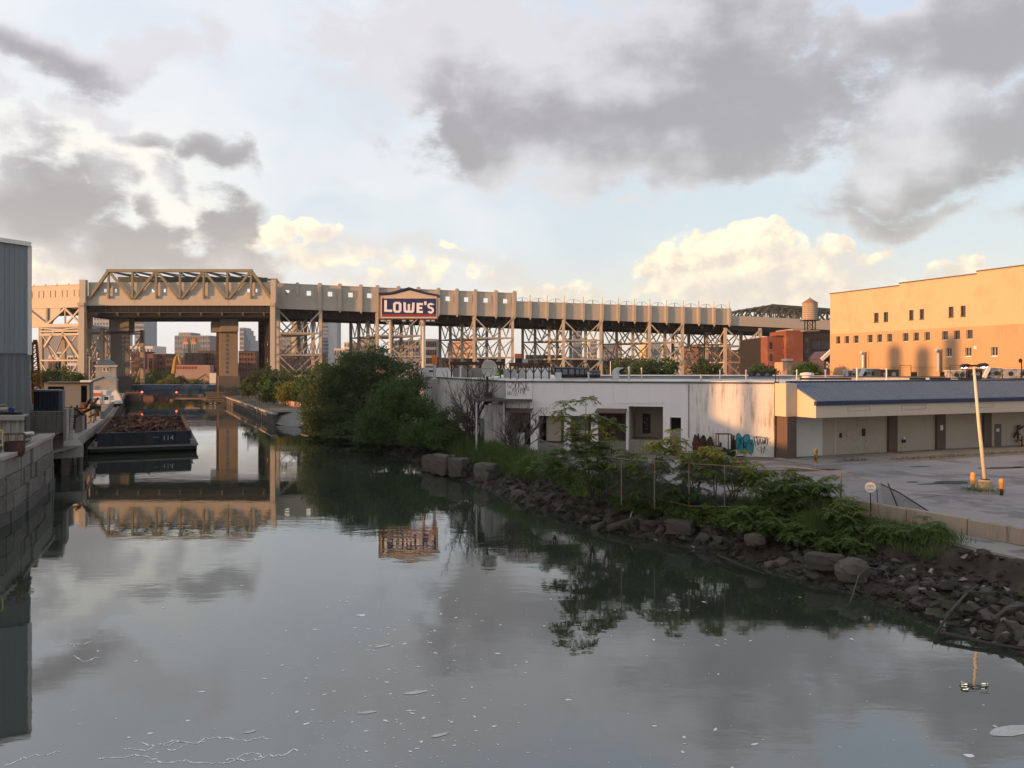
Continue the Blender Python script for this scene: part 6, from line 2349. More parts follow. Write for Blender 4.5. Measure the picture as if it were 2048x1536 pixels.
# black air handling units
for i, (x0, x1, y0, D, lab) in enumerate(((1110, 1150, 735, 92, 'left black louvred air unit on the store roof'), (1150.5, 1178, 736, 92, 'middle black louvred air unit on the store roof'),
                                          (1179, 1201, 742, 90, 'small black louvred air unit right of the others'))):
    r = empty('air_unit', rp((x0 + x1) / 2, D), lab, 'air conditioner', 'black rooftop air units')
    yb = HZ + F * (CAMH - RZ - 0.25) / D
    part('casing', m_dark, r, x0, x1, y0, yb - 2, D, 2.0)
    part('skid', m_rustd, r, x0 + 1, x1 - 1, yb - 2, yb + 1.5, D + 0.3, 1.5)
    for k in range(3):
        x = x0 + (x1 - x0) * (k + 0.5) / 3
        part('louvre_panel', m_grey_d, r, x - (x1 - x0) * 0.12, x + (x1 - x0) * 0.12, y0 + 3, yb - 5, D - 0.06, 0.1)
    part('top_frame', m_grey_d, r, x0 - 0.5, x1 + 0.5, y0 - 1, y0 + 1, D - 0.1, 2.2)
part('meter', m_galv, bpy.data.objects['air_unit'], 1111, 1123, 745, 757, 90.6, 0.7)

# hooded vents, pipes and small gear
q = rp(1238, 90)
hv = empty('hooded_vent', q, 'curved galvanised hood vent on the store roof', 'vent')
mb = MB()
mb.prism([rp(1226, 90, RZ - 0.1), rp(1226, 90, 9.35), rp(1229, 90, 9.75), rp(1236, 90, 9.95), rp(1247, 90, 9.95), rp(1249, 90, 9.5), rp(1240, 90, 9.35), rp(1237, 90, RZ - 0.1)], (0, 1.0, 0))
mb.build('hood', m_galv, hv)
mb = MB()
mb.prism([rp(1237.5, 89.9, 9.3), rp(1248, 89.9, 9.52), rp(1249, 89.9, 9.9), rp(1240, 89.9, 9.7)], (0, 0.1, 0))
mb.build('opening', m_black, hv)
PIPES = [(1258, 84, 9.9, 0.11, 'tall pale vent pipe right of the hood vent', m_galv), (1283, 84, 9.8, 0.05, 'thin sunlit pipe on the roof edge', m_ylamp), (1440, 82, 9.6, 0.06, 'thin pale pipe left of the roof corner', m_galv),
         (1492, 80, 9.6, 0.06, 'thin pale pipe nearest the blue roof', m_galv), (1180 - 3, 83, 9.35, 0.09, 'stubby pipe in front of the black air units', m_galv), (1034, 83, 9.2, 0.09, 'stubby pipe before the right steel frame', m_galv),
         (921, 98, 9.9, 0.09, 'pale capped pipe left of the satellite dish', m_cream_trim), (1651, 84, 9.6, 0.08, 'pale pipe in front of the tan retail front', m_galv), (1593.5, 86, 9.6, 0.06, 'thin pipe beside the small roof tree', m_cream_trim),
         (1714, 82, 9.8, 0.08, 'white pipe at the left end of the roof machinery', m_cream_trim), (1773, 82, 9.75, 0.07, 'white pipe between the roof machines', m_cream_trim), (1402, 83, 9.1, 0.1, 'short fat pipe on the roof edge', m_galv)]
for px, D, zt, r_, lab, mt in PIPES:
    a = rp(px, D, RZ - 0.08)
    pp = empty('roof_pipe', a, lab, 'pipe', 'roof pipes')
    MB().tube([a, rp(px, D, zt)], r_, 8).build('pipe', mt, pp)
    MB().lathe(rp(px, D, zt), [(r_ * 1.4, -0.04), (r_ * 1.5, 0.08), (r_ * 0.4, 0.16)], 8).build('cap', mt, pp)
    MB().lathe(a, [(r_ * 2.6, 0), (r_ * 2.4, 0.08), (r_, 0.12)], 8).build('flashing', m_galv, pp)
q = rp(1614, 84)
mv = empty('mushroom_vent', q, 'squat pale mushroom vent at the ridge of the blue roof', 'vent')
MB().lathe(q, [(0.55, 0), (0.5, 0.35), (0.4, 0.45)], 14).build('curb', m_cream_trim, mv)
MB().lathe(q + Vector((0, 0, 0.45)), [(0.45, 0), (0.72, 0.1), (0.66, 0.25), (0.3, 0.36), (0.05, 0.38)], 14).build('cap', m_cream_trim, mv)
# machinery along the right-hand roof
m_mach = M('weathered_machine_grey', (0.34, 0.32, 0.29), 0.7, var=0.35, vs=1.5, patch=((0.07, 0.06, 0.055), 0.5, 1.8))
MACH = [(1697, 1711, 741, 753, 'small pale roof unit at the foot of the warehouse wall', m_mach), (1717, 1760, 738, 753, 'tagged pale roof unit left of the black one', m_mach), (1761, 1798, 740, 753, 'long black roof unit against the warehouse', m_dark),
        (1905, 1932, 742, 753, 'twin fan roof unit below the lamp head', m_mach), (1940, 1962, 739, 753, 'dark fan unit right of the lamp post', m_dark), (1966, 2004, 736, 754, 'slanted duct machine at the right of the roof', m_mach),
        (2006, 2060, 738, 754, 'bulky weathered roof machine at the right edge', m_mach), (1505, 1545, 744, 754, 'dark roof unit with pale panel behind the ladder', m_dark)]
for i, (x0, x1, y0, y1, lab, mt) in enumerate(MACH):
    D = 101 if x0 < 1720 else 97
    r = empty('roof_machine', rp((x0 + x1) / 2, D), lab, 'plant', 'roof machinery')
    yb = HZ + F * (CAMH - RZ + 0.06) / D
    part('casing', mt, r, x0, x1, y0, yb - 1.5, D, 1.8)
    part('base_rail', m_rustd, r, x0 + 1, x1 - 1, yb - 1.5, yb + 0.3, D + 0.2, 1.4)
    for k in range(2):
        c_ = P(x0 + (x1 - x0) * (0.28 + 0.44 * k), (y0 + yb) / 2 - 0.5, D - 0.02)
        mb = MB()
        rr_ = min((x1 - x0) * 0.17, 4.5) * D / F
        mb.prism([c_ + Vector((rr_ * math.cos(t), 0, rr_ * math.sin(t))) for t in [6.2832 * j / 12 for j in range(12)]], (0, -0.08, 0))
        mb.build('fan_grille', m_dark if mt is m_mach else m_grey_d, r)
    if i in (1, 5):
        MB().bar(P(x0 + 2, yb - 3, D - 0.3), P(x0 + 12, y0 - 2, D - 0.3), 0.35).build('duct', m_cream_trim, r)
    part('top_flange', m_cream_trim if mt is m_mach else m_dark, r, x0 - 0.6, x1 + 0.6, y0 - 0.9, y0, D - 0.08, 2.0)
for (x0, x1, z, lab) in ((1800, 1822, 10.2, 'thin pipe rack left of the warehouse basement windows'), (1900, 1935, 10.2, 'thin pipe rack above the twin fan unit')):
    r = empty('pipe_rack', rp((x0 + x1) / 2, 97), lab, 'pipe rack')
    MB().bar(rp(x0, 97, z), rp(x1, 97, z), 0.06).build('rail', m_rustd, r)
    for x in (x0, x1):
        MB().bar(rp(x, 97, RZ - 0.06), rp(x, 97, z), 0.06).build('post', m_rustd, r)
# loose timbers along the roof edge
for i, (a, b) in enumerate(((1600, 1702), (1820, 1850), (1860, 1900), (1918, 1960))):
    tm = MB().bar(rp(a, 80.5 + i * 0.6, RZ + 0.2), rp(b, 80.5 + i * 0.6, RZ + 0.2), 0.25, 0.2).build('roof_sleeper', m_dark)
    tag(tm, ('long dark sleeper beside the mushroom vent', 'short dark sleeper left of the lamp post on the roof edge', 'dark sleeper below the twin fan unit', 'dark sleeper right of the lamp post on the roof edge')[i], 'sleeper', 'dark sleepers on the roof edge')
q = W4.pt(2043, 720, out=-12)
ar = empty('small_dish_mast', rp(2043, 92), 'small dark dish on a mast at the right edge of the roof', 'antenna')
MB().bar(rp(2043, 92, RZ - 0.06), rp(2043, 92, 10.9), 0.08).build('mast', m_dark, ar)
mb = MB()
c_ = rp(2041, 91.8, 10.7)
mb.prism([c_ + Vector((0.22 * math.cos(t), 0, 0.26 * math.sin(t))) for t in [6.2832 * j / 12 for j in range(12)]], (0.03, 0.06, 0))
mb.build('dish', m_dark, ar)

# ================================================================== car park furniture
lb = G(1970, 985, GZ)
lp = empty('lamp_post', lb, 'leaning car park lamp post with two lit heads', 'street lamp')
MB().lathe(lb, [(0.44, 0), (0.44, 0.72), (0.36, 0.8), (0.05, 0.82)], 16).build('concrete_base', M('ochre_stained_concrete', (0.36, 0.28, 0.17), 0.9, var=0.3, vs=3), lp)
lt_ = P(1947.5, 733, 52.1)
MB().tube([lb + Vector((0, 0, 0.8)), lb + (lt_ - lb) * 0.55, lt_], [0.125, 0.10, 0.075], 12).build('pole', m_ylamp, lp, smooth=True)
MB().box((lb.x - 0.2, lb.y - 0.2, lb.z + 0.8), (lb.x + 0.2, lb.y + 0.2, lb.z + 0.86)).build('base_plate', m_rustd, lp)
MB().bar(lt_ + Vector((-0.42, 0, 0.03)), lt_ + Vector((0.42, 0, 0.07)), 0.10, 0.12).build('cross_arm', m_dark, lp)
for sgn in (-1, 1):
    c_ = lt_ + Vector((sgn * 0.55, 0, 0.05 + 0.02 * sgn))
    dv = Vector((sgn * 0.36, -0.05, -0.045 if sgn < 0 else 0.02))
    mb = MB()
    prof = [(-1.0, 0.06), (-0.4, 0.14), (0.5, 0.16), (1.0, 0.04)]
    vs = []
    mb.tube([c_ + dv * k for k, _ in prof], [r_ for _, r_ in prof], 10)
    hd = mb.build('lamp_head', m_dark, lp)
    mb = MB()
    mb.tube([c_ + dv * k + Vector((0, -0.03, -0.075)) for k in (-0.45, 0.1, 0.75)], [0.05, 0.11, 0.05], 8)
    mb.build('lens', m_lampglow, hd)
for i, (px, py, h, lab) in enumerate(((1946, 984, 1.25, 'orange safety bollard left of the lamp post base'), (2003, 991, 1.05, 'orange safety bollard right of the lamp post base'))):
    q = G(px, py, GZ)
    r = empty('safety_bollard', q, lab, 'bollard', 'bollards round the lamp post')
    MB().lathe(q, [(0.10, 0), (0.10, h * 0.35), (0.085, h * 0.38)], 10).build('stem', m_rustd if i else m_timber_l, r)
    MB().lathe(q + Vector((0, 0, h * 0.38)), [(0.12, 0), (0.145, 0.05), (0.145, h * 0.52), (0.1, h * 0.6), (0.03, h * 0.62)], 12).build('sleeve', m_yellow, r)
isl = MB()
q = lb + Vector((0, 0, 0))
isl.prism([q + Vector((1.0 * math.cos(6.2832 * i / 12) * random.uniform(0.8, 1.3), 0.8 * math.sin(6.2832 * i / 12), 0.005)) for i in range(12)], (0, 0, 0.10))
isl.build('kerb_island', m_conc_l, park)
# yellow corner bollard with peeling paint
q = G(1632, 926, GZ + 0.12)
r = empty('peeling_bollard', q, 'peeling yellow and black bollard at the shop corner', 'bollard')
MB().lathe(q, [(0.14, 0), (0.14, 1.15), (0.08, 1.22), (0.02, 1.23)], 12).build('post', M('peeling_yellow', (0.48, 0.30, 0.04), 0.8, patch=((0.03, 0.025, 0.02), 0.8, 5.0)), r)
MB().lathe(q, [(0.26, 0), (0.2, 0.05)], 12).build('footing', m_conc, r)

# round notice on a stake by the barrier
q = P(1741, 1030, 43.5)
r = empty('round_notice', q, 'round white notice on a thin stake by the car park barrier', 'sign')
MB().tube([P(1741, 1036, 43.5), P(1741, 984, 43.5)], 0.03, 6).build('stake', m_dark, r)
c_ = P(1741, 975, 43.45)
mb = MB()
mb.prism([c_ + Vector((0.29 * math.cos(t), 0, 0.27 * math.sin(t))) for t in [6.2832 * j / 20 for j in range(20)]], (0, 0.03, 0))
d_ = mb.build('disc', m_cream_trim, r)
for (y, w) in ((970, 6), (973, 7), (979, 7)):
    part('print_line', m_conc, d_, 1741 - w, 1741 + w, y, y + 1.0, 43.44, 0.008)
MB().tube([P(1757, 1030, 43.8), P(1753.5, 978, 43.8)], 0.025, 6).build('second_stake', m_dark, r)


# ------------------------------------------------------------------ chain link fence
def fence_mesh_mat():
    m = bpy.data.materials.new('chain_link_wire')
    m.use_nodes = True
    b = m.node_tree.nodes['Principled BSDF']
    b.inputs['Base Color'].default_value = (0.09, 0.09, 0.085, 1)
    b.inputs['Metallic'].default_value = 0.4
    b.inputs['Roughness'].default_value = 0.55
    return m


m_wire = fence_mesh_mat()
m_fpost = M('rust_tinged_fence_post', (0.20, 0.17, 0.145), 0.6, metal=0.2, var=0.2, patch=((0.25, 0.11, 0.05), 0.4, 2.0))
fn = empty('chain_link_fence', (14, 48, GZ), 'sagging chain link fence along the bank, collapsed at its right end', 'fence')
FP = []
for (px, pt, D) in ((1076, 878, 63.7), (1158, 906, 55.0), (1243, 918, 49.6), (1309, 922, 48.5), (1378, 927, 47.8), (1449, 931, 47.0), (1512, 936, 46.4), (1585, 934, 45.8), (1682, 945, 44.6)):
    top = P(px, pt, D)
    FP.append(top)
    MB().tube([(top.x, top.y, 1.75), top], 0.036, 7).build('post', m_fpost, fn)
rail = FP + [P(1762, 968, 43.8)]
for a, b in zip(rail, rail[1:]):
    MB().tube([a, b], 0.022, 6).build('top_rail', m_fpost, fn)
fall = [P(1762, 968, 43.8), P(1800, 986, 43.0), P(1850, 1018, 41.6), P(1898, 1050, 40.2), P(1960, 1072, 38.6), P(2050, 1096, 36.9), P(2130, 1112, 35.6)]
MB().tube(fall, 0.035, 6).build('fallen_rail', m_dark, fn)
MB().tube([P(1776, 967, 43.4), P(1808, 1044, 42.2)], 0.04, 6).build('leaning_post', m_dark, fn)
low = [(1378, 1011), (1449, 1013), (1512, 1015)]
MB().tube([P(1340, 1003, 47.9), P(1378, 1012, 47.5), P(1512, 1014, 46.2)], 0.03, 6).build('bottom_rail', m_fpost, fn)


def wire_panel(quads, cell=0.12, r=0.006):
    """diagonal wires over a ruled strip between two polylines (top, bottom)"""
    vs, fs = [], []
    tops, bots = quads
    for (a, b), (c, d_) in zip(zip(tops, tops[1:]), zip(bots, bots[1:])):
        L_ = (b - a).length
        H_ = (c - a).length
        nx, ny = max(2, int(L_ / cell)), max(2, int(H_ / cell))
        def pt(u, v): return (a.lerp(b, u)).lerp(c.lerp(d_, u), v)
        for sg_ in (1, -1):
            for i in range(-ny, nx + ny):
                u0, v0, u1, v1 = i / nx, 0.0, (i + sg_ * ny) / nx, 1.0
                # clip to 0..1 in u
                if sg_ == 1:
                    if u1 <= 0 or u0 >= 1:
                        continue
                    s0 = max(0, (0 - u0) / (u1 - u0)); s1 = min(1, (1 - u0) / (u1 - u0))
                else:
                    if u0 <= 0 or u1 >= 1:
                        continue
                    s0 = max(0, (1 - u0) / (u1 - u0)) if u0 > 1 else 0
                    s1 = min(1, (0 - u0) / (u1 - u0)) if u1 < 0 else 1
                if s1 <= s0:
                    continue
                A, B = pt(u0 + (u1 - u0) * s0, s0), pt(u0 + (u1 - u0) * s1, s1)
                _, sd_, up_ = frame_of(B - A)
                n = len(vs)
                for q_ in (A, B):
                    for an in (0, 2.094, 4.189):
                        vs.append(q_ + (sd_ * math.cos(an) + up_ * math.sin(an)) * r)
                fs += [(n, n + 1, n + 4, n + 3), (n + 1, n + 2, n + 5, n + 4), (n + 2, n, n + 3, n + 5)]
    mb = MB()
    mb.add(vs, fs)
    return mb


tops = rail
bots = [Vector((v.x, v.y, 2.15)) for v in FP] + [P(1768, 1030, 43.2)]
for i in range(len(tops) - 1):
    tag(wire_panel(([tops[i], tops[i + 1]], [bots[i], bots[i + 1]])).build('wire_mesh', m_wire, fn, recalc=False), kind='stuff')
fb_ = [P(1768, 1030, 43.2), P(1800, 1040, 42.4), P(1850, 1062, 40.8), P(1900, 1082, 39.3), P(1950, 1096, 37.9), P(2040, 1110, 36.6), P(2130, 1124, 35.2)]
tag(wire_panel((fall, fb_), cell=0.10, r=0.011).build('fallen_mesh', m_wire, fn, recalc=False), kind='stuff')

# ------------------------------------------------------------------ forklift and yard junk against the wall
q = W1.pt(1452, z=GZ + 0.02, out=2.0)
fk = empty('forklift', q, 'dark old forklift truck parked at the white wall', 'forklift')


def fbx(nm, m_, x0, x1, y0, y1, z0, z1, par_=None, bevel=0.03):
    return MB().box((q.x + x0, q.y + y0, q.z + z0), (q.x + x1, q.y + y1, q.z + z1)).build(nm, m_, par_ or fk, bevel=bevel)


fbx('chassis', m_dark, -0.75, 0.55, -0.5, 0.5, 0.25, 0.75)
fbx('counterweight', m_rustd, -0.95, -0.4, -0.52, 0.52, 0.3, 1.05)
fbx('seat', m_dark, -0.35, 0.05, -0.25, 0.25, 0.76, 0.9)
fbx('seat_back', m_dark, -0.42, -0.32, -0.25, 0.25, 0.85, 1.35)
for x in (-0.65, 0.42):
    for y in (-0.45, 0.45):
        fbx('guard_post', m_rustd, x - 0.03, x + 0.03, y - 0.03, y + 0.03, 0.75, 2.05, bevel=0)
gr_ = fbx('overhead_guard', m_rustd, -0.72, 0.5, -0.5, 0.5, 2.05, 2.12)
for y in (-0.32, 0.32):
    fbx('mast_rail', m_dark, 0.62, 0.76, y - 0.06, y + 0.06, 0.1, 2.0)
fbx('carriage', m_dark, 0.77, 0.85, -0.45, 0.45, 0.3, 1.6)
for y in (-0.3, 0.3):
    fbx('fork', m_dark, 0.86, 1.7, y - 0.06, y + 0.06, 0.10, 0.15, bevel=0)
for x, r_ in ((-0.6, 0.26), (0.45, 0.32)):
    for y in (-0.5, 0.5):
        MB().tube([(q.x + x, q.y + y - 0.1, q.z + r_), (q.x + x, q.y + y + 0.1, q.z + r_)], r_, 14).build('wheel', m_black, fk)
for i, (px, y0) in enumerate(((1395, 857), (1408, 858), (1421, 861))):
    b_ = W1.pt(px, z=GZ + 0.02, out=0.9)
    r = empty('scrap_bundle', b_, ('leftmost of three rusty upright scrap bundles by the wall', 'middle of three rusty upright scrap bundles by the wall', 'rightmost of three rusty upright scrap bundles by the wall')[i], 'scrap', 'rusty scrap bundles')
    H_ = 1.95 - i * 0.15
    for k in range(9):
        a = 6.2832 * k / 9
        rr_ = 0.26
        MB().tube([b_ + Vector((rr_ * 0.7 * math.cos(a), rr_ * 0.7 * math.sin(a), 0)), b_ + Vector((rr_ * 1.15 * math.cos(a), rr_ * math.sin(a), H_ * 0.55)), b_ + Vector((rr_ * 0.5 * math.cos(a), rr_ * 0.5 * math.sin(a), H_ * random.uniform(0.85, 1.05)))], [0.10, 0.12, 0.06], 6).build('rod', m_rustd, r)
    MB().lathe(b_ + Vector((0, 0, H_ * 0.4)), [(0.33, 0), (0.35, 0.08), (0.33, 0.14)], 10, cap=False).build('band', m_red, r)
q = W1.pt(1362, z=GZ + 0.02, out=1.0)
r = empty('red_cage', q, 'small red metal cage gate leaning by the dark window', 'gate')
for (x0, z0, x1, z1) in ((-0.5, 0.2, -0.5, 1.2), (0.55, 0.2, 0.55, 1.2), (-0.5, 1.2, 0.55, 1.2), (-0.5, 0.35, 0.55, 0.35), (-0.5, 0.2, 0.55, 0.2)):
    MB().bar(q + Vector((x0, 0, z0)), q + Vector((x1, 0.02, z1)), 0.06).build('bar', m_red, r)
for k in range(6):
    MB().bar(q + Vector((-0.35 + k * 0.17, 0, 0.35)), q + Vector((-0.35 + k * 0.17, 0, 1.2)), 0.02).build('rod', m_cream_trim, r)
MB().bar(q + Vector((-1.0, 0.1, 0.05)), q + Vector((1.3, -0.2, 0.1)), 0.35, 0.2).build('timber_base', m_wood, r)
q = W1.pt(1432, z=GZ + 0.02, out=2.6)
r = empty('green_barrel', q, 'bright green plastic barrel half hidden by leaves', 'barrel')
MB().lathe(q, [(0.26, 0), (0.31, 0.25), (0.31, 0.6), (0.24, 0.85), (0.05, 0.88)], 14).build('shell', m_green, r)
MB().lathe(q + Vector((0, 0, 0.42)), [(0.315, 0), (0.335, 0.03), (0.315, 0.06)], 14, cap=False).build('rib', m_green, r)

# ================================================================== vegetation
def quads_mesh(name, cen, ax, sd, ln, wd, mat, parent, world, stuff=True):
    """many leaf quads: centre, long axis, side axis (unit), half length, half width (numpy); diamonds with a blunt tip"""
    n = len(cen)
    L_, W_ = ax * ln[:, None], sd * wd[:, None]
    v = np.stack([cen - L_, cen + W_ - L_ * 0.1, cen + L_, cen - W_ - L_ * 0.1], 1).reshape(-1, 3) - np.array(world)
    me = bpy.data.meshes.new(name)
    me.vertices.add(4 * n)
    me.vertices.foreach_set('co', v.astype(np.float32).ravel())
    me.loops.add(4 * n)
    me.loops.foreach_set('vertex_index', np.arange(4 * n, dtype=np.int32))
    me.polygons.add(n)
    me.polygons.foreach_set('loop_start', np.arange(0, 4 * n, 4, dtype=np.int32))
    me.polygons.foreach_set('loop_total', np.full(n, 4, dtype=np.int32))
    me.update(calc_edges=True)
    o = link(name, me, mat, parent, world)
    if stuff:
        tag(o, kind='stuff')
    return o


def unit(a):
    return a / np.maximum(np.linalg.norm(a, axis=1), 1e-6)[:, None]


def rand_dirs(n, droop=0.0):
    a = RNG.normal(size=(n, 3))
    a[:, 2] -= droop
    a = unit(a)
    b = unit(np.cross(a, RNG.normal(size=(n, 3))))
    return a, b


def crown_points(blobs_, n, clumps, spread):
    """leaf centres: clumps spread through ellipsoids (centre, radii), denser near the surface"""
    w = np.array([b[1][0] * b[1][1] * b[1][2] for b in blobs_]) ** 0.67
    w /= w.sum()
    cc = []
    for (c, r), k in zip(blobs_, np.maximum(2, (w * clumps).astype(int))):
        d_ = unit(RNG.normal(size=(k, 3)))
        rad = RNG.uniform(0.35, 1.0, size=(k, 1)) ** 0.45
        cc.append(np.array(c) + d_ * rad * np.array(r))
    cc = np.concatenate(cc)
    idx = RNG.integers(0, len(cc), n)
    sp = RNG.uniform(0.5, 1.3, size=len(cc))[idx][:, None] * spread
    return cc[idx] + RNG.normal(size=(n, 3)) * sp * np.array((1, 1, 0.75)), cc


def tree(name, label, base, blobs_, n, clumps, spread, leaf, mat, group=None, trunk=0.2, limbs=9, droop=0.3, asp=0.42, bark=None, cat='tree', forks=1):
    base = Vector(base)
    r = empty(name, base, label, cat, group)
    pts, cc = crown_points(blobs_, n, clumps, spread)
    pts[:, 2] = np.maximum(pts[:, 2], base.z + 0.15)
    a, b = rand_dirs(n, droop)
    ln = RNG.uniform(0.6, 1.2, n) * leaf
    quads_mesh('crown', pts, a, b, ln, ln * asp, mat, r, base)
    top = np.mean([b_[0] for b_ in blobs_], axis=0)
    mb = MB()
    zf = 0.45
    fork = Vector((lerp(base.x, top[0], 0.5), lerp(base.y, top[1], 0.5), lerp(base.z, top[2], 0.62)))
    mb.tube([base - Vector((0, 0, 0.2)), base.lerp(fork, 0.5) + Vector((RNG.normal() * 0.15, RNG.normal() * 0.15, 0)), fork], [trunk * 1.25, trunk, trunk * 0.7], 8)
    mb.build('trunk', bark or m_bark, r, smooth=True)
    for k in range(limbs):
        t = Vector(cc[int(RNG.integers(0, len(cc)))])
        s_ = base.lerp(fork, 0.45 + 0.55 * RNG.random())
        m_ = s_.lerp(t, 0.5) + Vector((0, 0, 0.12 * (t - s_).length))
        MB().tube([s_, m_, t], [trunk * 0.42, trunk * 0.26, trunk * 0.08], 5).build('limb', bark or m_bark, r)
    return r


# the big willow mass on the bank
def B(px, py, D, rx, ry, rz_): return ((*P(px, py, D),), (rx, ry, rz_))


gb_ = lambda px, D, z=1.9: (*P(px, 800, D).xy, z)
tree('willow_tree', 'tallest dark willow below the big store sign', gb_(735, 112), [B(735, 745, 112, 4.6, 4.5, 3.4), B(690, 770, 112, 4.0, 4, 3.4), B(785, 770, 111, 4.2, 4, 3.4), B(730, 810, 110, 6.4, 5, 4.2), B(655, 815, 112, 3.4, 3.4, 4.2), B(748, 716, 113, 2.4, 2.4, 1.6)],
     42000, 420, 0.55, 0.23, m_leafd, 'trees on the east bank', 0.45, 14, 0.7, 0.34)
tree('willow_tree', 'dark willow leaning over the water left of the tallest', gb_(660, 118), [B(648, 770, 118, 2.6, 3, 3.0), B(640, 815, 117, 2.6, 3, 4.0), B(680, 845, 114, 3.6, 3, 3.2), B(625, 775, 120, 1.6, 1.6, 1.8)],
     18000, 190, 0.5, 0.22, m_leafd, 'trees on the east bank', 0.3, 9, 0.8, 0.34)
tree('locust_tree', 'fresher green bushy tree right of the willows', gb_(795, 93), [B(790, 805, 94, 2.9, 2.8, 2.4), B(820, 840, 92, 2.6, 2.5, 2.4), B(765, 845, 93, 2.7, 2.6, 2.6), B(800, 778, 95, 1.7, 1.7, 1.3), B(845, 820, 93, 1.6, 1.6, 1.4)],
     20000, 230, 0.42, 0.17, m_leafm, 'trees on the east bank', 0.22, 9, 0.3, 0.42)
tree('bank_shrub', 'dark shrub at the waterline under the willows', gb_(720, 105, 1.2), [B(715, 880, 104, 4.0, 2.2, 2.2), B(770, 895, 98, 3.4, 2.2, 2.0), B(680, 870, 108, 2.4, 2.0, 2.2)], 9000, 120, 0.5, 0.24, m_leafd, 'shrubs on the east bank', 0.16, 7, 0.4, 0.4, cat='shrub')
tree('bank_shrub', 'round green shrub between bushy tree and bare tree', gb_(850, 90, 1.6), [B(862, 862, 88, 2.2, 2, 1.6), B(835, 880, 89, 2.0, 1.8, 1.5), B(890, 880, 85, 1.6, 1.5, 1.3)], 7500, 100, 0.38, 0.17, m_leafm, 'shrubs on the east bank', 0.1, 6, 0.3, 0.4, cat='shrub')
tree('bank_shrub', 'low dark shrub touching the store side wall', gb_(905, 86, 2.0), [B(905, 835, 88, 1.6, 1.5, 1.2), B(925, 850, 86, 1.4, 1.3, 1.1)], 3600, 60, 0.32, 0.15, m_leafd, 'shrubs on the east bank', 0.08, 5, 0.2, 0.4, cat='shrub')

tree('bank_shrub', 'dark shrub trailing into the water below the leaning willow', gb_(672, 112, 0.1), [B(668, 868, 112, 3.0, 2.4, 2.4), B(640, 858, 116, 2.2, 2.2, 2.2), B(700, 885, 106, 2.8, 2.2, 2.0), B(735, 905, 99, 2.2, 1.8, 1.5)], 9000, 120, 0.5, 0.22, m_leafd, 'shrubs on the east bank', 0.12, 7, 0.6, 0.4, cat='shrub')

# little park beyond the cove
PK = [(512, 760, 205, 2.6, 2.8, m_leafd), (540, 768, 196, 2.8, 2.6, m_leafm), (565, 762, 188, 2.6, 2.7, m_leafd), (590, 765, 178, 2.8, 3.0, m_leafd), (615, 770, 170, 2.6, 3.2, m_leafd), (548, 778, 176, 2.0, 1.7, m_leafm),
      (571, 784, 168, 1.7, 1.5, m_leafy), (583, 778, 172, 1.4, 1.4, m_leafy), (604, 785, 165, 1.6, 1.8, m_leafm), (496, 775, 212, 2.0, 1.8, m_leafd), (632, 785, 160, 2.0, 2.4, m_leafd), (533, 788, 182, 1.6, 1.4, m_leafd), (540, 745, 214, 1.8, 2.0, m_leafd)]
PL = ['park tree at the foot of the right lattice tower', 'second park tree right of the white lamp globe', 'dark park tree behind the yellow ones', 'tall dark park tree left of the willow', 'dark park tree nearest the willow crown', 'pale green young park tree left of the yellow one',
      'yellow leaved young tree above the striped barriers', 'smaller yellow leaved tree beside it', 'young green tree over the striped barriers', 'low tree farthest left in the park', 'rounded tree touching the willow at the park edge', 'small tree behind the park railing', 'dark conifer-like tree behind the park']
for (px, py, D, rr_, rz_, mt), lab in zip(PK, PL):
    tree('park_tree', lab, gb_(px, D, GZ), [B(px, py, D, rr_, rr_, rz_), B(px + 6, py + 6, D, rr_ * 0.8, rr_ * 0.8, rz_ * 0.7), B(px - 7, py + 5, D, rr_ * 0.7, rr_ * 0.7, rz_ * 0.7)], 2600, 60, 0.42, 0.24, mt, 'trees in the little park', 0.1, 4, 0.1, 0.5)
# trees beyond the store roof, far left yard, and by the lift bridge
FT = [(1255, 735, 172, 3.6, 2.2, 'left half of the tree clump behind the store roof', m_leafd), (1318, 733, 168, 3.8, 2.4, 'wide tree behind the store roof under the trestle tower', m_leafm), (1282, 742, 165, 2.6, 1.6, 'low tree between the two wider ones behind the roof', m_leafd),
      (1415, 738, 165, 2.7, 2.0, 'round tree right of the roof pipes behind the store', m_leafd), (1525, 744, 160, 2.0, 1.4, 'low bush at the foot of the rightmost trestle tower', m_leafd), (1614, 741, 140, 1.5, 1.2, 'small sunlit tree in front of the tan retail front', m_leafm),
      (95, 752, 210, 2.8, 2.6, 'dark tree left of the tall cased column', m_leafd), (128, 752, 230, 3.2, 2.6, 'dark tree behind the yard shed', m_leafd), (150, 757, 220, 2.4, 2.0, 'lower tree right behind the yard shed', m_leafm),
      (283, 760, 300, 3.6, 3.0, 'green bush right of the left lift tower', m_leafm), (312, 752, 310, 4.2, 3.0, 'taller green bush behind the blue bridge', m_leafm), (335, 765, 300, 3.0, 2.4, 'bright bush at mid span of the blue bridge', m_leafy), (268, 772, 290, 2.8, 2.6, 'low bush touching the left lift tower', m_leafd),
      (360, 762, 320, 3.0, 1.8, 'low dark bush behind the middle of the blue bridge', m_leafd), (405, 768, 310, 3.4, 1.6, 'low bush by the right lift tower', m_leafd)]
for (px, py, D, rr_, rz_, lab, mt) in FT:
    z = GZ if px > 500 else GW
    tree('tree' if rz_ > 1.7 else 'bush', lab, gb_(px, D, z), [B(px, py, D, rr_, rr_, rz_), B(px + 8, py + 4, D, rr_ * 0.8, rr_, rz_ * 0.8), B(px - 9, py + 5, D, rr_ * 0.8, rr_, rz_ * 0.7)], 3200, 70, 0.5, 0.26, mt, 'trees farther off', 0.14, 4, 0.1, 0.5, cat='tree' if rz_ > 1.7 else 'shrub')


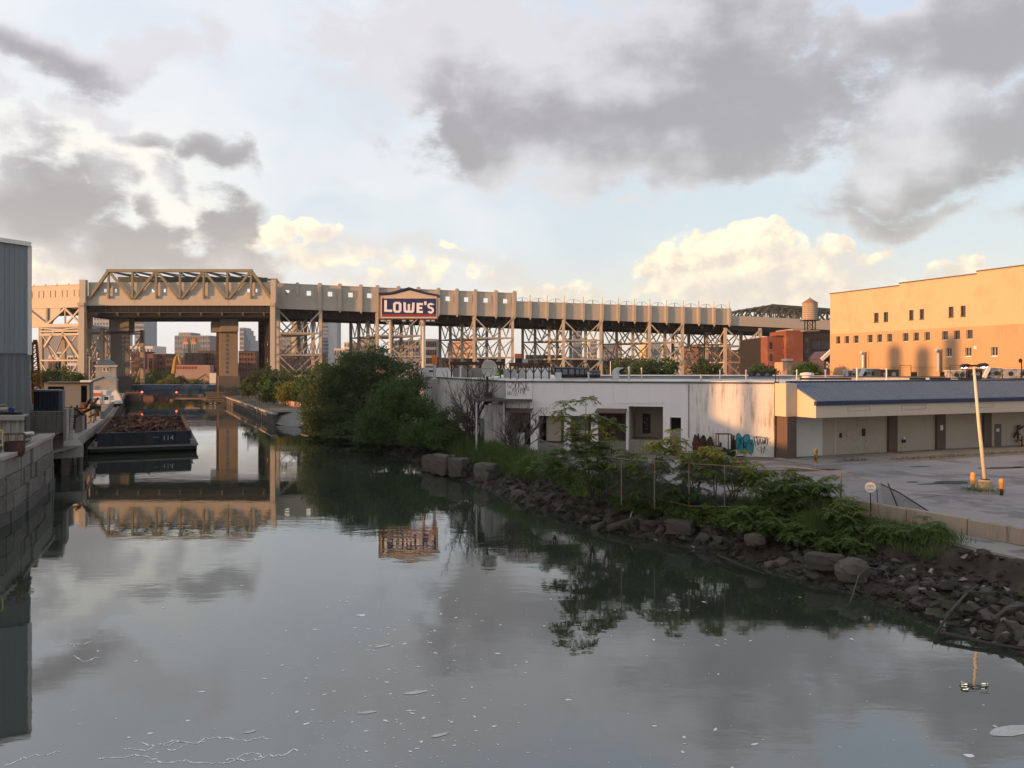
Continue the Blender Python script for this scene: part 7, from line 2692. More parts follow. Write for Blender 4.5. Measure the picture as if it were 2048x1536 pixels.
# bare, dry trees
def bare_tree(name, label, base, H_, seed, spread=0.5):
    r = empty(name, base, label, 'tree', 'bare trees on the bank')
    rg = random.Random(seed)
    base = Vector(base)
    mb = MB()
    br_ = MB()

    def grow(p_, d_, L_, rad, lev):
        n = 3
        pts = [p_]
        q = p_.copy()
        dd = d_.copy()
        for i in range(n):
            dd = (dd + Vector((rg.uniform(-.18, .18), rg.uniform(-.18, .18), rg.uniform(-0.02, .12)))).normalized()
            q = q + dd * (L_ / n)
            pts.append(q)
        (mb if lev == 0 else br_).tube(pts, [rad * (1 - 0.45 * i / n) for i in range(n + 1)], 5 if lev < 2 else 3, cap=False)
        if lev >= 4:
            return
        for i in range(rg.randint(3, 4) if lev < 3 else 3):
            s_ = pts[rg.randint(1, n)]
            an = rg.uniform(0, 6.28)
            nd = (dd * rg.uniform(0.8, 1.1) + Vector((math.cos(an), math.sin(an), rg.uniform(0.0, 0.5))) * spread).normalized()
            grow(s_, nd, L_ * rg.uniform(0.58, 0.78), rad * 0.62, lev + 1)

    for i in range(4):
        an = 1.57 * i + rg.uniform(-.4, .4)
        grow(base + Vector((0.1 * math.cos(an), 0.1 * math.sin(an), -0.1)), Vector((math.cos(an) * 0.32, math.sin(an) * 0.32, 1)).normalized(), H_ * rg.uniform(0.36, 0.46), 0.11, 0)
    mb.build('trunk', m_barkl, r, recalc=False)
    tag(br_.build('branches', m_barkl, r, recalc=False), kind='stuff')
    return r


bare_tree('bare_tree', 'tall leafless tree before the store side wall', bank_pt(12.35, 0.98), 8.6, 3, 0.62)
bare_tree('bare_tree', 'smaller leafless tree in front of the corner bay', bank_pt(11.35, 1.02), 5.4, 11, 0.8)


# sumac saplings: stems carrying rosettes of pinnate fronds
def sapling(name, label, base, tips, mat, nros=10, frond=0.62, nfr=8, seeds=0, group='sumac saplings along the bank', cat='sapling', leaflets=8):
    base = Vector(base)
    r = empty(name, base, label, cat, group)
    C_, A_, S_, LN, WD_ = [], [], [], [], []
    rosettes = []
    for tip in tips:
        tip = Vector(tip)
        mid = base.lerp(tip, 0.5) + Vector((RNG.normal() * 0.12, RNG.normal() * 0.12, 0.15))
        mb = MB()
        mb.tube([base - Vector((0, 0, 0.15)), base.lerp(mid, 0.5), mid, tip], [0.045, 0.036, 0.026, 0.012], 6)
        mb.build('stem', m_bark, r)
        rosettes.append(tip)
        for k in range(nros - 1):
            t = 0.35 + 0.65 * RNG.random()
            s_ = (mid.lerp(tip, (t - 0.5) * 2) if t > 0.5 else base.lerp(mid, t * 2))
            an = RNG.uniform(0, 6.28)
            e = s_ + Vector((math.cos(an), math.sin(an), RNG.uniform(-0.1, 0.7))) * RNG.uniform(0.25, 0.95) * (frond / 0.62)
            rosettes.append(e)
            MB().tube([s_, e], [0.014, 0.007], 4).build('twig', m_bark, r)
    for c_ in rosettes:
        a0 = RNG.uniform(0, 6.28)
        for f_ in range(nfr):
            an = a0 + 6.283 * f_ / nfr + RNG.normal() * 0.25
            el_ = RNG.uniform(-0.1, 0.75)
            d0 = np.array((math.cos(an) * math.cos(el_), math.sin(an) * math.cos(el_), math.sin(el_)))
            fl_ = frond * RNG.uniform(0.65, 1.15)
            side = np.cross(d0, (0, 0, 1.0))
            side /= max(1e-6, np.linalg.norm(side))
            for i in range(leaflets):
                t = 0.22 + 0.78 * i / (leaflets - 1)
                pos = np.array(c_) + d0 * fl_ * t + np.array((0, 0, -0.55 * fl_ * t * t))
                for sg_ in (-1, 1):
                    ax = side * sg_ * 0.85 + d0 * 0.45 + np.array((0, 0, -0.25 - 0.3 * t)) + RNG.normal(size=3) * 0.12
                    ax /= np.linalg.norm(ax)
                    L_ = frond * 0.175 * (1.0 - 0.35 * abs(t - 0.5))
                    C_.append(pos + ax * L_ * 0.9)
                    A_.append(ax)
                    nn = np.cross(ax, (RNG.normal() * 0.25, RNG.normal() * 0.25, 1.0))
                    S_.append(nn / max(1e-6, np.linalg.norm(nn)))
                    LN.append(L_)
                    WD_.append(L_ * 0.42)
    quads_mesh('leaves', np.array(C_), np.array(A_), np.array(S_), np.array(LN), np.array(WD_), mat, r, base)
    if seeds:
        n = seeds * 40
        idx = RNG.integers(0, len(rosettes), seeds)
        cc = np.array([rosettes[i][:] for i in idx]).repeat(40, 0) + RNG.normal(size=(n, 3)) * 0.10
        a, b = rand_dirs(n)
        quads_mesh('seed_clusters', cc, a, b, np.full(n, 0.05), np.full(n, 0.03), m_seed, r, base)
    return r


def BG(px, py, D): return P(px, py, D)


SAP = [
    ('tall sumac sapling in front of the loading bays', (1185, 990, 53.5), [(1125, 803, 53), (1172, 797, 53), (1150, 850, 53.5), (1205, 835, 53), (1235, 850, 53.3), (1120, 905, 54)], m_leafs, 7, 0.62, 8, 0),
    ('dense sumac clump right below the tall sapling', (1215, 1000, 52), [(1190, 900, 52), (1225, 880, 52), (1250, 920, 51.5), (1180, 940, 52.5), (1240, 950, 51.5)], m_leafs, 7, 0.6, 8, 0),
    ('slender yellow green sapling before the open bay', (1300, 995, 50), [(1345, 862, 50), (1318, 885, 50), (1332, 920, 50), (1290, 935, 50)], m_leaff, 6, 0.6, 8, 0),
    ('yellow green sapling over the fence left of the forklift', (1390, 1000, 48.8), [(1385, 915, 48.8), (1405, 905, 48.8), (1425, 925, 48.6), (1368, 935, 49)], m_leaff, 6, 0.62, 8, 1),
    ('yellow green sapling in front of the teal graffiti', (1470, 1005, 48), [(1455, 915, 48), (1480, 920, 48), (1505, 938, 48), (1440, 935, 48), (1495, 960, 47.8)], m_leaff, 5, 0.58, 8, 3),
    ('sumac with rusty seed heads above the timber bulkhead', (1560, 1040, 45.2), [(1545, 968, 45.2), (1575, 960, 45.2), (1600, 955, 45), (1530, 985, 45.3), (1565, 995, 44.5), (1590, 985, 45)], m_leafs, 6, 0.55, 8, 12),
    ('sumac crown by the third fence post from the right', (1640, 1020, 44), [(1630, 965, 44), (1655, 970, 44), (1615, 985, 44.2), (1645, 995, 43.8)], m_leafs, 6, 0.52, 8, 1),
    ('broad low sumac over the rubble below the bulkhead', (1510, 1060, 44.5), [(1480, 1030, 44.5), (1520, 1025, 44.6), (1550, 1040, 44), (1490, 1055, 44.2), (1540, 1062, 43.4)], m_leafs, 6, 0.55, 8, 0),
    ('low sumac mat above the squared retaining block', (1600, 1075, 42.5), [(1570, 1050, 42.6), (1610, 1045, 42.8), (1640, 1055, 42.4), (1590, 1072, 42), (1630, 1078, 41.8)], m_leafs, 6, 0.52, 8, 0),
    ('low sumac below the barrier near the round notice', (1700, 1060, 41.8), [(1680, 1040, 42), (1715, 1045, 41.8), (1740, 1055, 41.4), (1700, 1065, 41.2)], m_leafs, 7, 0.5, 8, 0),
    ('low sumac before the leaning fence post', (1780, 1070, 40.2), [(1760, 1058, 40.6), (1790, 1056, 40.4), (1815, 1066, 39.8), (1775, 1078, 39.6)], m_leafs, 7, 0.46, 8, 0),
    ('rightmost low sumac by the broken pavement', (1850, 1075, 39), [(1835, 1058, 39.4), (1862, 1062, 39), (1880, 1076, 38.4), (1845, 1085, 38.6)], m_leafs, 7, 0.44, 8, 0),
    ('dark sumac clump left of the tall sapling', (1110, 965, 58), [(1095, 910, 58), (1125, 915, 57.5), (1080, 930, 59), (1140, 935, 56.5)], m_leafs, 6, 0.55, 8, 0),
    ('dark undergrowth under the slender sapling', (1275, 1000, 50.2), [(1260, 965, 50.4), (1290, 960, 50.2), (1310, 975, 49.6), (1275, 990, 49.8)], m_leafs, 6, 0.5, 8, 0),
    ('dark undergrowth at the foot of the fence', (1350, 1010, 48.6), [(1335, 975, 48.8), (1365, 970, 48.6), (1345, 995, 48.2), (1385, 990, 48)], m_leafd, 6, 0.5, 8, 0),
    ('small sumac overhanging the big boulder', (1680, 1100, 40.6), [(1665, 1085, 40.8), (1700, 1088, 40.4), (1720, 1096, 40)], m_leafs, 7, 0.45, 8, 0),
    ('young sapling between the tall sapling and the open bay', (1262, 1000, 50.5), [(1250, 905, 50.5), (1272, 925, 50.3), (1240, 940, 50.6)], m_leaff, 5, 0.52, 8, 0),
    ('airy sapling before the red cage', (1430, 1008, 47.8), [(1420, 895, 47.8), (1438, 912, 47.6)], m_leaff, 5, 0.5, 8, 0),
    ('airy sapling left of the seed headed sumac', (1520, 1020, 46), [(1515, 930, 46), (1532, 948, 46)], m_leaff, 5, 0.5, 8, 1),
    ('young sapling by the round notice', (1698, 1050, 42), [(1690, 1000, 42), (1708, 1012, 42)], m_leaff, 5, 0.42, 8, 0),
]
for (lab, bs_, tips, mt, nr, fr_, nf, sd_) in SAP:
    b_ = P(*bs_)
    sapling('sumac_sapling', lab, b_, [BG(*t) for t in tips], mt, nr + 4, fr_ * 1.15, nf, sd_)

ORD = 'first second third fourth fifth sixth seventh eighth ninth tenth eleventh twelfth thirteenth fourteenth fifteenth sixteenth seventeenth eighteenth nineteenth twentieth'.split()
LOWS = [(1062, 925, 62), (1140, 955, 56), (1165, 975, 55), (1238, 985, 52), (1262, 1000, 51), (1300, 1010, 50), (1322, 1000, 49.5), (1362, 1025, 48), (1412, 1030, 47), (1440, 1015, 47.5), (1468, 1040, 46.5), (1500, 1020, 46.5), (1535, 1020, 45.5),
        (1590, 1030, 44.5), (1625, 1040, 43.5), (1665, 1060, 42), (1735, 1075, 41), (1800, 1082, 39.8), (1845, 1070, 39.5), (1870, 1090, 38.5)]
for i, (px, py, D) in enumerate(LOWS):
    k = random.uniform(0.85, 1.25)
    c_ = P(px, py, D)
    tree('low_shrub', ORD[i] + ' low leafy shrub from the left along the lip of the bank', (c_.x, c_.y, c_.z - 0.7), [B(px, py, D, 0.8 * k, 0.7, 0.62 * k), B(px + 16, py + 6, D - 0.3, 0.6 * k, 0.5, 0.5), B(px - 15, py + 5, D + 0.3, 0.6, 0.5, 0.5 * k)],
         1500, 46, 0.17, random.uniform(0.065, 0.10), (m_leafs, m_leafm, m_leaff, m_leafs)[i % 4], 'low shrubs along the bank lip', 0.03, 6, 0.1, random.uniform(0.35, 0.55), cat='shrub')

# long grass on the lip of the bank and weeds in the car park
def grass(name, label, pts, n, h, spread, w=0.012, mat=m_grass):
    c_ = np.array([q[:] for q in pts])
    idx = RNG.integers(0, len(c_), n)
    base = c_[idx] + RNG.normal(size=(n, 3)) * np.array((spread, spread, 0.04))
    hh = h * RNG.uniform(0.45, 1.15, n)
    lean = RNG.normal(size=(n, 3)) * 0.38
    lean[:, 2] = 1
    ax = unit(lean)
    sd = unit(np.cross(ax, RNG.normal(size=(n, 3))))
    o = quads_mesh(name, base + ax * hh[:, None] * 0.5, ax, sd, hh * 0.5, np.full(n, w), mat, None, (0, 0, 0), stuff=False)
    return tag(o, label, 'grass', kind='stuff')


gp = [bank_pt(u, t) for u in np.linspace(10.7, 13.4, 28) for t in (0.72, 0.85, 0.95, 1.05, 1.18)]
grass('long_grass', 'long green grass hanging over the bank below the store', gp, 15000, 1.25, 0.45, 0.02)
gp = [bank_pt(u, t) for u in np.linspace(4.4, 10.7, 50) for t in (0.85, 0.97, 1.06)]
grass('bank_grass', 'patchy grass under the sumacs along the bank lip', gp, 9000, 0.6, 0.35, 0.014)
gp = [P(x, y, D) for (x, y, D) in ((1625, 1060, 42.4), (1645, 1055, 42.5), (1660, 1045, 42.6), (1635, 1075, 41.8))]
grass('grass_tuft', 'tall grass tuft beside the low sumac mat', gp, 1500, 1.15, 0.25, 0.012)
gp = [Vector((*(k0.lerp(k1, 0.12 + 0.5 * t) + n4 * o_), GZ + 0.1)) for t in np.linspace(0, 1, 70) for o_ in (5.35, 5.15)] + [Vector((*(W4.dist(1600 + 6 * i) + n4 * 4.6), GZ + 0.12)) for i in range(10)]
grass('kerb_weeds', 'dry weeds growing along the shop kerb', gp, 2600, 0.34, 0.12, 0.012, leaf_mat('dry_weed', (0.07, 0.075, 0.03), (0.14, 0.13, 0.06)))
gp = [lb + Vector((random.uniform(-1.1, 0.9), random.uniform(-0.7, 0.6), 0.1)) for _ in range(30)]
grass('island_weeds', 'weeds round the lamp post base', gp, 500, 0.25, 0.1, 0.012)
gp = [q_ + Vector((0, 0.2, 0)) for q_ in [bank_pt(u, 1.15) for u in np.linspace(13, 14.9, 12)]]
grass('shade_grass', 'shaded grass below the willows', gp, 2500, 0.9, 0.8, 0.02)

# ------------------------------------------------------------------ boulders, logs and branches on the bank
def boulder(label, c_, sx, sy, sz, seed, mat=m_blockstone, square=True, rzz=0.0):
    rg = np.random.default_rng(seed)
    bm = bmesh.new()
    bmesh.ops.create_cube(bm, size=1.0)
    bmesh.ops.subdivide_edges(bm, edges=bm.edges, cuts=3, use_grid_fill=True)
    for v in bm.verts:
        d_ = v.co.normalized() * 0.62
        v.co = v.co.lerp(d_, 0.28 if square else 0.8)
        v.co += Vector(rg.normal(size=3)) * 0.035
        v.co = Vector((v.co.x * sx, v.co.y * sy, (v.co.z + 0.5) * sz))
    me = bpy.data.meshes.new('boulder')
    bm.to_mesh(me)
    bm.free()
    o = link('boulder', me, mat, None, c_)
    o.rotation_euler.z = rzz
    return tag(o, label, 'boulder', 'boulders on the bank')


def bl(px, py, z): return G(px, py, z)


q = P(885, 948, 76.5); boulder('leftmost squared pale stone block under the long grass', (q.x, q.y, 0.15), 2.2, 1.4, 1.75, 1, rzz=-0.7)
q = P(918, 950, 74.0); boulder('middle squared pale stone block under the long grass', (q.x, q.y, 0.25), 1.5, 1.3, 1.6, 2, rzz=-0.6)
q = P(975, 962, 70.5); boulder('largest squared pale stone block overhanging the water', (q.x, q.y, 0.35), 2.0, 1.5, 1.45, 3, rzz=-0.9)
q = P(862, 935, 79.0); boulder('dark squared stone half hidden behind the leftmost block', (q.x, q.y, 0.1), 1.4, 1.3, 1.5, 4, rzz=-0.5)
q = G(1705, 1160, 0.35); boulder('big rounded boulder below the round notice', (q.x, q.y, 0.3), 1.35, 1.05, 0.95, 5, m_blockstone, False, 0.4)
q = G(1650, 1140, 0.5); boulder('long squared block left of the big rounded boulder', (q.x, q.y, 0.55), 1.7, 0.8, 0.7, 6, M('dark_squared_block', (0.062, 0.052, 0.043), 0.9, var=0.3, bump=0.4), True, -0.35)
q = G(1510, 1085, 0.9); boulder('rounded stone under the broad low sumac', (q.x, q.y, 0.75), 0.95, 0.8, 0.6, 7, m_blockstone, False, 0.1)
q = G(1360, 1058, 0.8); boulder('squared dark block below the fence', (q.x, q.y, 0.55), 1.5, 0.8, 0.75, 8, bpy.data.materials['dark_squared_block'], True, -0.5)
q = G(1425, 1062, 0.7); boulder('dark stone right of the squared block below the fence', (q.x, q.y, 0.5), 1.2, 0.9, 0.6, 9, bpy.data.materials['dark_squared_block'], False, 0.5)
mb = MB()
mb.tube([G(1216, 1057, 0.25), G(1250, 1045, 0.55), G(1292, 1030, 1.0)], [0.22, 0.21, 0.19], 12)
tag(mb.build('log', M('grey_driftwood', (0.075, 0.062, 0.05), 0.9, var=0.3, vs=3)), 'fat driftwood log lying on the rubble', 'log')
mb = MB()
mb.tube([G(1258, 1040, 0.7), G(1270, 1008, 1.55)], 0.03, 6)
tag(mb.build('white_stick', m_cream_trim), 'thin white stick standing beside the driftwood log', 'stick')
for i, (pts, r_, lab) in enumerate((
        ([(1435, 1110, 0.3), (1480, 1130, 0.25), (1530, 1148, 0.15)], 0.06, 'long branch lying along the waterline'),
        ([(1700, 1205, 0.2), (1718, 1150, 0.9), (1735, 1135, 1.2), (1770, 1140, 1.0), (1778, 1160, 0.7)], 0.035, 'pale bent branch arching right of the big boulder'),
        ([(1890, 1235, 0.4), (1930, 1190, 0.9), (1955, 1170, 1.1)], 0.05, 'slanting branch among the pale stones'),
        ([(1870, 1270, 0.15), (1900, 1225, 0.5), (1915, 1205, 0.7)], 0.06, 'dark branch low on the rubble at right'),
        ([(1880, 1265, 0.2), (1970, 1285, 0.15), (2060, 1300, 0.15)], 0.07, 'dark beam along the water at the right edge'),
        ([(1985, 1240, 0.5), (2010, 1220, 0.8), (2035, 1215, 0.9)], 0.07, 'broken timber near the right edge'))):
    mb = MB()
    mb.tube([G(x, y, z) for x, y, z in pts], [r_] * (len(pts) - 1) + [r_ * 0.5], 6)
    tag(mb.build('branch', m_barkl if i in (1, 2, 5) else m_bark), lab, 'branch', 'branches washed up on the bank')

# ================================================================== city beyond
def block(name, label, x0, x1, yt, D, depth, mat, rows=0, cols=0, win=None, cat='building', yb=None, group='buildings beyond the viaduct', frac=(0.55, 0.6), roof=None, band=False, ybot=None):
    z0 = GW if x1 < 500 else GZ
    yb = HZ + F * (CAMH - z0) / D
    r = empty(name, P((x0 + x1) / 2, yb, D + depth / 2), label, cat, group)
    part('wall', mat, r, x0, x1, yt, yb, D, depth)
    if roof is not None:
        part('roof_edge', roof, r, x0 - 0.4, x1 + 0.4, yt - 1.0, yt, D - 0.3, depth + 0.6)
    yend = ybot or min(yb, 745)
    for i in range(rows):
        ya = yt + (yend - yt) * (i + 0.22) / rows
        h = (yend - yt) / rows * frac[1]
        if band:
            part('window_band', win or m_farwin, r, x0 + (x1 - x0) * 0.06, x1 - (x1 - x0) * 0.06, ya, ya + h, D - 0.15, 0.3)
            continue
        for j in range(cols):
            xa = x0 + (x1 - x0) * (j + 0.5 - frac[0] / 2) / cols
            part('window', win or m_window, r, xa, xa + (x1 - x0) / cols * frac[0], ya, ya + h, D - 0.15, 0.3)
    return r


m_cream_far = M('cream_far_facade', (0.58, 0.46, 0.32), 0.8, var=0.06, vs=0.05)
m_bluegl = M('blue_grey_curtain_wall', (0.20, 0.25, 0.31), 0.35, var=0.08, vs=0.03, spec=0.6)
m_rowbrick = M('row_house_brick', (0.165, 0.085, 0.066), 0.9, var=0.2, vs=0.1, rand=0.2)
m_rowbrown = M('row_house_brown', (0.15, 0.09, 0.065), 0.9, var=0.2, vs=0.1, rand=0.2)
block('tall_grey_mass', 'tall pale grey slab seen through the approach braces', 87, 164, 648, 430, 40, m_haze2, 4, 0, band=False)
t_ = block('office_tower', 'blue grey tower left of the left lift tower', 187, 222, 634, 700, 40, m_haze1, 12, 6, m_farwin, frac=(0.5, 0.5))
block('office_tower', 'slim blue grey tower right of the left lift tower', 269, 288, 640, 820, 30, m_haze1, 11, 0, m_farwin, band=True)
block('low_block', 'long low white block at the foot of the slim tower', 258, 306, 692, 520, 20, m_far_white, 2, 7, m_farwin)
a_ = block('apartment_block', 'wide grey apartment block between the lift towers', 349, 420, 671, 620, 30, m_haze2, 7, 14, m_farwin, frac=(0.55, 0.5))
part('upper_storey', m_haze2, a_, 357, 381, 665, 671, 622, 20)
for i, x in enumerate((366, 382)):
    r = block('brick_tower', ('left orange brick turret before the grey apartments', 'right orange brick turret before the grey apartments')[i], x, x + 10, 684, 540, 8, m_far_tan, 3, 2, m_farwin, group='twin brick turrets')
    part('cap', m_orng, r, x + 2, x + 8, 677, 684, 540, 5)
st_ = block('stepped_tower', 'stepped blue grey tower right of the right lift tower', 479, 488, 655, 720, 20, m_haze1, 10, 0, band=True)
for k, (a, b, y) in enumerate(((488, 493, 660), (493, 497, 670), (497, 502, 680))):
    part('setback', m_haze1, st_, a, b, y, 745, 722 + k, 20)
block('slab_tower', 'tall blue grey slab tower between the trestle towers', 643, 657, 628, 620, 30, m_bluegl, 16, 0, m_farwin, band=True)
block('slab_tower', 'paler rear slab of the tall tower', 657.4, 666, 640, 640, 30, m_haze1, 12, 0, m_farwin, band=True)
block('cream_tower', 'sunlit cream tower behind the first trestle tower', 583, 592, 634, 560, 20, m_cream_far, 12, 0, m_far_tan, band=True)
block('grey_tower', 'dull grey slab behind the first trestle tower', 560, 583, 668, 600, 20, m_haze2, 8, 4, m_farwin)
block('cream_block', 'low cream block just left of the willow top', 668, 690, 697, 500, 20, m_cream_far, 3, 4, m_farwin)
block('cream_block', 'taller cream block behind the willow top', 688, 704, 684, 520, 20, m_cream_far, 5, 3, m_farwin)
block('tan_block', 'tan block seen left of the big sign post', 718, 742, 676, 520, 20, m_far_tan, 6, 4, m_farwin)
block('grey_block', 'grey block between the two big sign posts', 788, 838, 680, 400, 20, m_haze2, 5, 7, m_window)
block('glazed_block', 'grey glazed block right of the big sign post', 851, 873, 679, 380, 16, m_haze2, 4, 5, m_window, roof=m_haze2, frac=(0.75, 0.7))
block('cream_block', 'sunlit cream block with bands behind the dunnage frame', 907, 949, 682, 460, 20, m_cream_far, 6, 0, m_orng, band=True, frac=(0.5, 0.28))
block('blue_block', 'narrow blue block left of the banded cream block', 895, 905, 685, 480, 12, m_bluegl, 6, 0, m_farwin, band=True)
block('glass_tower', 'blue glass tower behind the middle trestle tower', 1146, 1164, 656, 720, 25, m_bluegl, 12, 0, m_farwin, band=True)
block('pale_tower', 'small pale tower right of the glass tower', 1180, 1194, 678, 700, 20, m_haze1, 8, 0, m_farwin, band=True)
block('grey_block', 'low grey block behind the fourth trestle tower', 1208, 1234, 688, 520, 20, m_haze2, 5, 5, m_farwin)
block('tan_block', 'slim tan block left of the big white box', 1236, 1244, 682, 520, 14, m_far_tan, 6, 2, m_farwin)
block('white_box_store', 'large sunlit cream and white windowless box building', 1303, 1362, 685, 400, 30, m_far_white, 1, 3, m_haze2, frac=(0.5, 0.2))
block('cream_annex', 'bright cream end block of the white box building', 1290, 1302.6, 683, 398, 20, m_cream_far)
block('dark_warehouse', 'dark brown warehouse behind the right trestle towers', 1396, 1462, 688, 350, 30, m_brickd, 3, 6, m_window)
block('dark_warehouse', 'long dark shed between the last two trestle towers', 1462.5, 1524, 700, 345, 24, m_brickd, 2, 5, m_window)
# brick rows under the lift span
ROWS = [('brick house row left of the orange gable between the lift towers', 262, 284, 704, 380, m_rowbrick, 3, 4), ('brick row with pale parapet between the lift towers', 307, 331, 708, 370, m_rowbrick, 3, 4),
        ('long brick row behind the blue bridge', 331.5, 372, 716, 360, m_rowbrown, 2, 7), ('dark brick house with pale cornice left of the right lift tower', 369, 395, 706, 345, m_brickd, 2, 4),
        ('brick mill with rows of windows left of the right lift tower', 395.5, 434, 702, 355, m_rowbrown, 4, 7), ('brick row right of the right lift tower', 477, 512, 703, 380, m_rowbrick, 4, 6),
        ('brick row behind the wide trestle tower', 555, 640, 708, 380, m_rowbrick, 3, 12), ('brown brick row left of the big sign post', 700, 770, 712, 330, m_rowbrown, 2, 10),
        ('brown low shed behind the orange drum', 872, 940, 716, 290, m_rowbrick, 1, 8), ('brown low shed behind the satellite dish', 941, 1010, 718, 292, m_rowbrown, 1, 8),
        ('brown low shed behind the orange crate', 1052, 1128, 711, 300, m_rowbrown, 2, 8), ('terracotta low shed behind the black air units', 1129, 1222, 721, 285, m_rowbrick, 1, 9),
        ('terracotta low shed left of the far trees', 1222.5, 1292, 718, 300, m_rowbrick, 1, 7), ('low brown terrace behind the yard shed', 96, 166, 722, 330, m_rowbrown, 1, 9)]
for (lab, x0, x1, yt, D, mt, rw_, cl_) in ROWS:
    block('brick_row', lab, x0, x1, yt, D, 14, mt, rw_, cl_, m_window, roof=m_conc_l if 'pale' in lab else m_roofd, group='brick rows in the distance', frac=(0.42, 0.5))
r = block('orange_gable_house', 'small house with bright orange wall between the lift towers', 283.5, 306.5, 708, 365, 12, m_rowbrick, 1, 2, m_window)
part('orange_end', m_orng, r, 283, 290, 707.5, 735, 364.6, 4)  # end wall in plain bright orange
block('white_house', 'white three storey house seen through the approach braces', 112, 134, 704, 330, 10, m_far_white, 3, 3, m_window, cat='house')
block('white_house', 'lower white house right of the three storey one', 134.5, 152, 711, 325, 10, m_far_white, 2, 3, m_window, cat='house')
block('blue_white_shed', 'low white shed with blue band left of the white houses', 97, 111.6, 710, 335, 10, m_far_white, 1, 1, m_bluebr, frac=(0.9, 0.3))
block('white_house', 'white house right of the tall left column', 193, 212, 705, 300, 10, m_far_white, 3, 3, m_window, cat='house')
block('grey_billboard_house', 'grey block house above the white house', 203, 219, 686, 330, 8, m_haze2, 2, 3, m_farwin)
block('silo', 'pale upright silo at the right lift tower', 419, 433, 746, 300, 5, m_far_white, 0, 0)
block('billboard_wall', 'pinkish wall with faded red lettering behind the blue bridge', 350, 420, 730, 335, 4, M('pinkish_wall', (0.34, 0.24, 0.20), 0.9), 0, 0)
for k in range(7):
    part('painted_letter', m_sign_red, bpy.data.objects['billboard_wall'], 353 + k * 6, 357 + k * 6, 733, 738, 334.9, 0.1)
# tall yellow arm and a digger in the scrap yard
ya_ = empty('yellow_grab_arm', P(354, 752, 325), 'tall arched yellow grab arm in the far scrap yard', 'crane')
m_yel = M('dull_machine_yellow', (0.42, 0.26, 0.07), 0.7)
for nm, pts, w in (('mast', [(347, 747), (350, 722), (353, 712)], 0.9), ('jib', [(353, 712), (358, 712), (360.5, 728)], 0.8)):
    mb = MB()
    mb.tube([P(x, y, 325) for x, y in pts], [w, w * 0.8, w * 0.5], 6)
    mb.build(nm, m_yel, ya_)
MB().box((P(344, 752, 324).x, 322, GW), (P(352, 752, 324).x, 327, GW + 2.6)).build('base', m_yel, ya_)
ex = empty('yellow_digger', P(388, 752, 322), 'small yellow digger working in the far scrap yard', 'digger')
q = P(388, 752, 322)
q.z = GW
MB().box((q.x - 2.6, q.y - 1.2, q.z), (q.x + 2.6, q.y + 1.2, q.z + 1.0)).build('tracks', m_dark, ex)
MB().box((q.x - 2.2, q.y - 1.1, q.z + 1.05), (q.x + 1.6, q.y + 1.1, q.z + 2.9)).build('body', m_yel, ex)
MB().tube([(q.x + 1.0, q.y, q.z + 2.4), (q.x + 4.5, q.y, q.z + 4.6), (q.x + 7.0, q.y, q.z + 2.0)], [0.4, 0.35, 0.2], 6).build('boom', m_yel, ex)
MB().box((q.x + 6.5, q.y - 0.5, q.z + 1.1), (q.x + 7.7, q.y + 0.5, q.z + 2.0)).build('bucket', m_dark, ex)


# parked vehicles far off
def van(label, px, D, z, L_=4.8, H_=2.0, mat=m_vwhite, group='vehicles parked in the distance', cat='van', seed=0):
    q = P(px, 750, D)
    q.z = z
    r = empty('parked_van', q, label, cat, group)
    mb = MB()
    mb.prism([q + Vector((x, -0.9, zz)) for x, zz in ((-L_ / 2, 0.35), (L_ / 2, 0.35), (L_ / 2, 0.95), (L_ * 0.36, 1.1), (L_ * 0.22, H_), (-L_ / 2 + 0.15, H_))], (0, 1.8, 0))
    mb.build('body', mat, r)
    mb = MB()
    mb.prism([q + Vector((x, -0.93, zz)) for x, zz in ((L_ * 0.05, 1.15), (L_ * 0.30, 1.15), (L_ * 0.2, H_ - 0.2), (L_ * 0.05, H_ - 0.2))], (0, 0.05, 0))
    mb.build('side_window', m_window, r)
    for x in (-L_ * 0.3, L_ * 0.3):
        for y in (-0.85, 0.85):
            MB().tube([q + Vector((x, y - 0.1, 0.34)), q + Vector((x, y + 0.1, 0.34))], 0.34, 10).build('wheel', m_dark, r)
    return r


VN = [(104, 285, 'leftmost white van in the far yard'), (121, 280, 'second white van in the far yard'), (139, 275, 'third white van in the far yard below the white houses'), (155, 282, 'fourth white van beside the tall left column'),
      (488, 262, 'white van right of the right lift tower'), (503, 258, 'second white van right of the right lift tower'), (520, 256, 'white van behind the park lamp'), (562, 258, 'white van under the wide trestle tower'), (585, 262, 'second white van under the wide trestle tower')]
for px, D, lab in VN:
    van(lab, px, D, GW if px < 400 else GZ, H_=2.3)

# striped water barriers in the park, lamp globe, railing
for k in range(13):
    px, py = 563 + k * 6.9, 799 + k * 1.25
    q = P(px, 800, 175 - k * 2.6)
    q.z = GZ
    lab = '%s orange and white plastic barrier from the left in the park row' % ('first second third fourth fifth sixth seventh eighth ninth tenth eleventh twelfth last'.split()[k])
    r = empty('plastic_barrier', q, lab, 'barrier', 'striped barriers in the park')
    for j in range(3):
        MB().box((q.x - 0.45 + j * 0.3, q.y - 0.2, q.z + 0.1), (q.x - 0.16 + j * 0.3, q.y + 0.2, q.z + 1.0)).build('segment', m_orng if (j + k) % 2 else m_vwhite, r)
    MB().box((q.x - 0.5, q.y - 0.3, q.z), (q.x + 0.5, q.y + 0.3, q.z + 0.12)).build('foot', m_orng, r)
q = P(521, 806, 196)
q.z = GZ
r = empty('globe_lamp', q, 'white globe lamp standing in the little park', 'street lamp')
MB().tube([q, q + Vector((0, 0, 3.4))], 0.07, 8).build('post', m_dark, r)
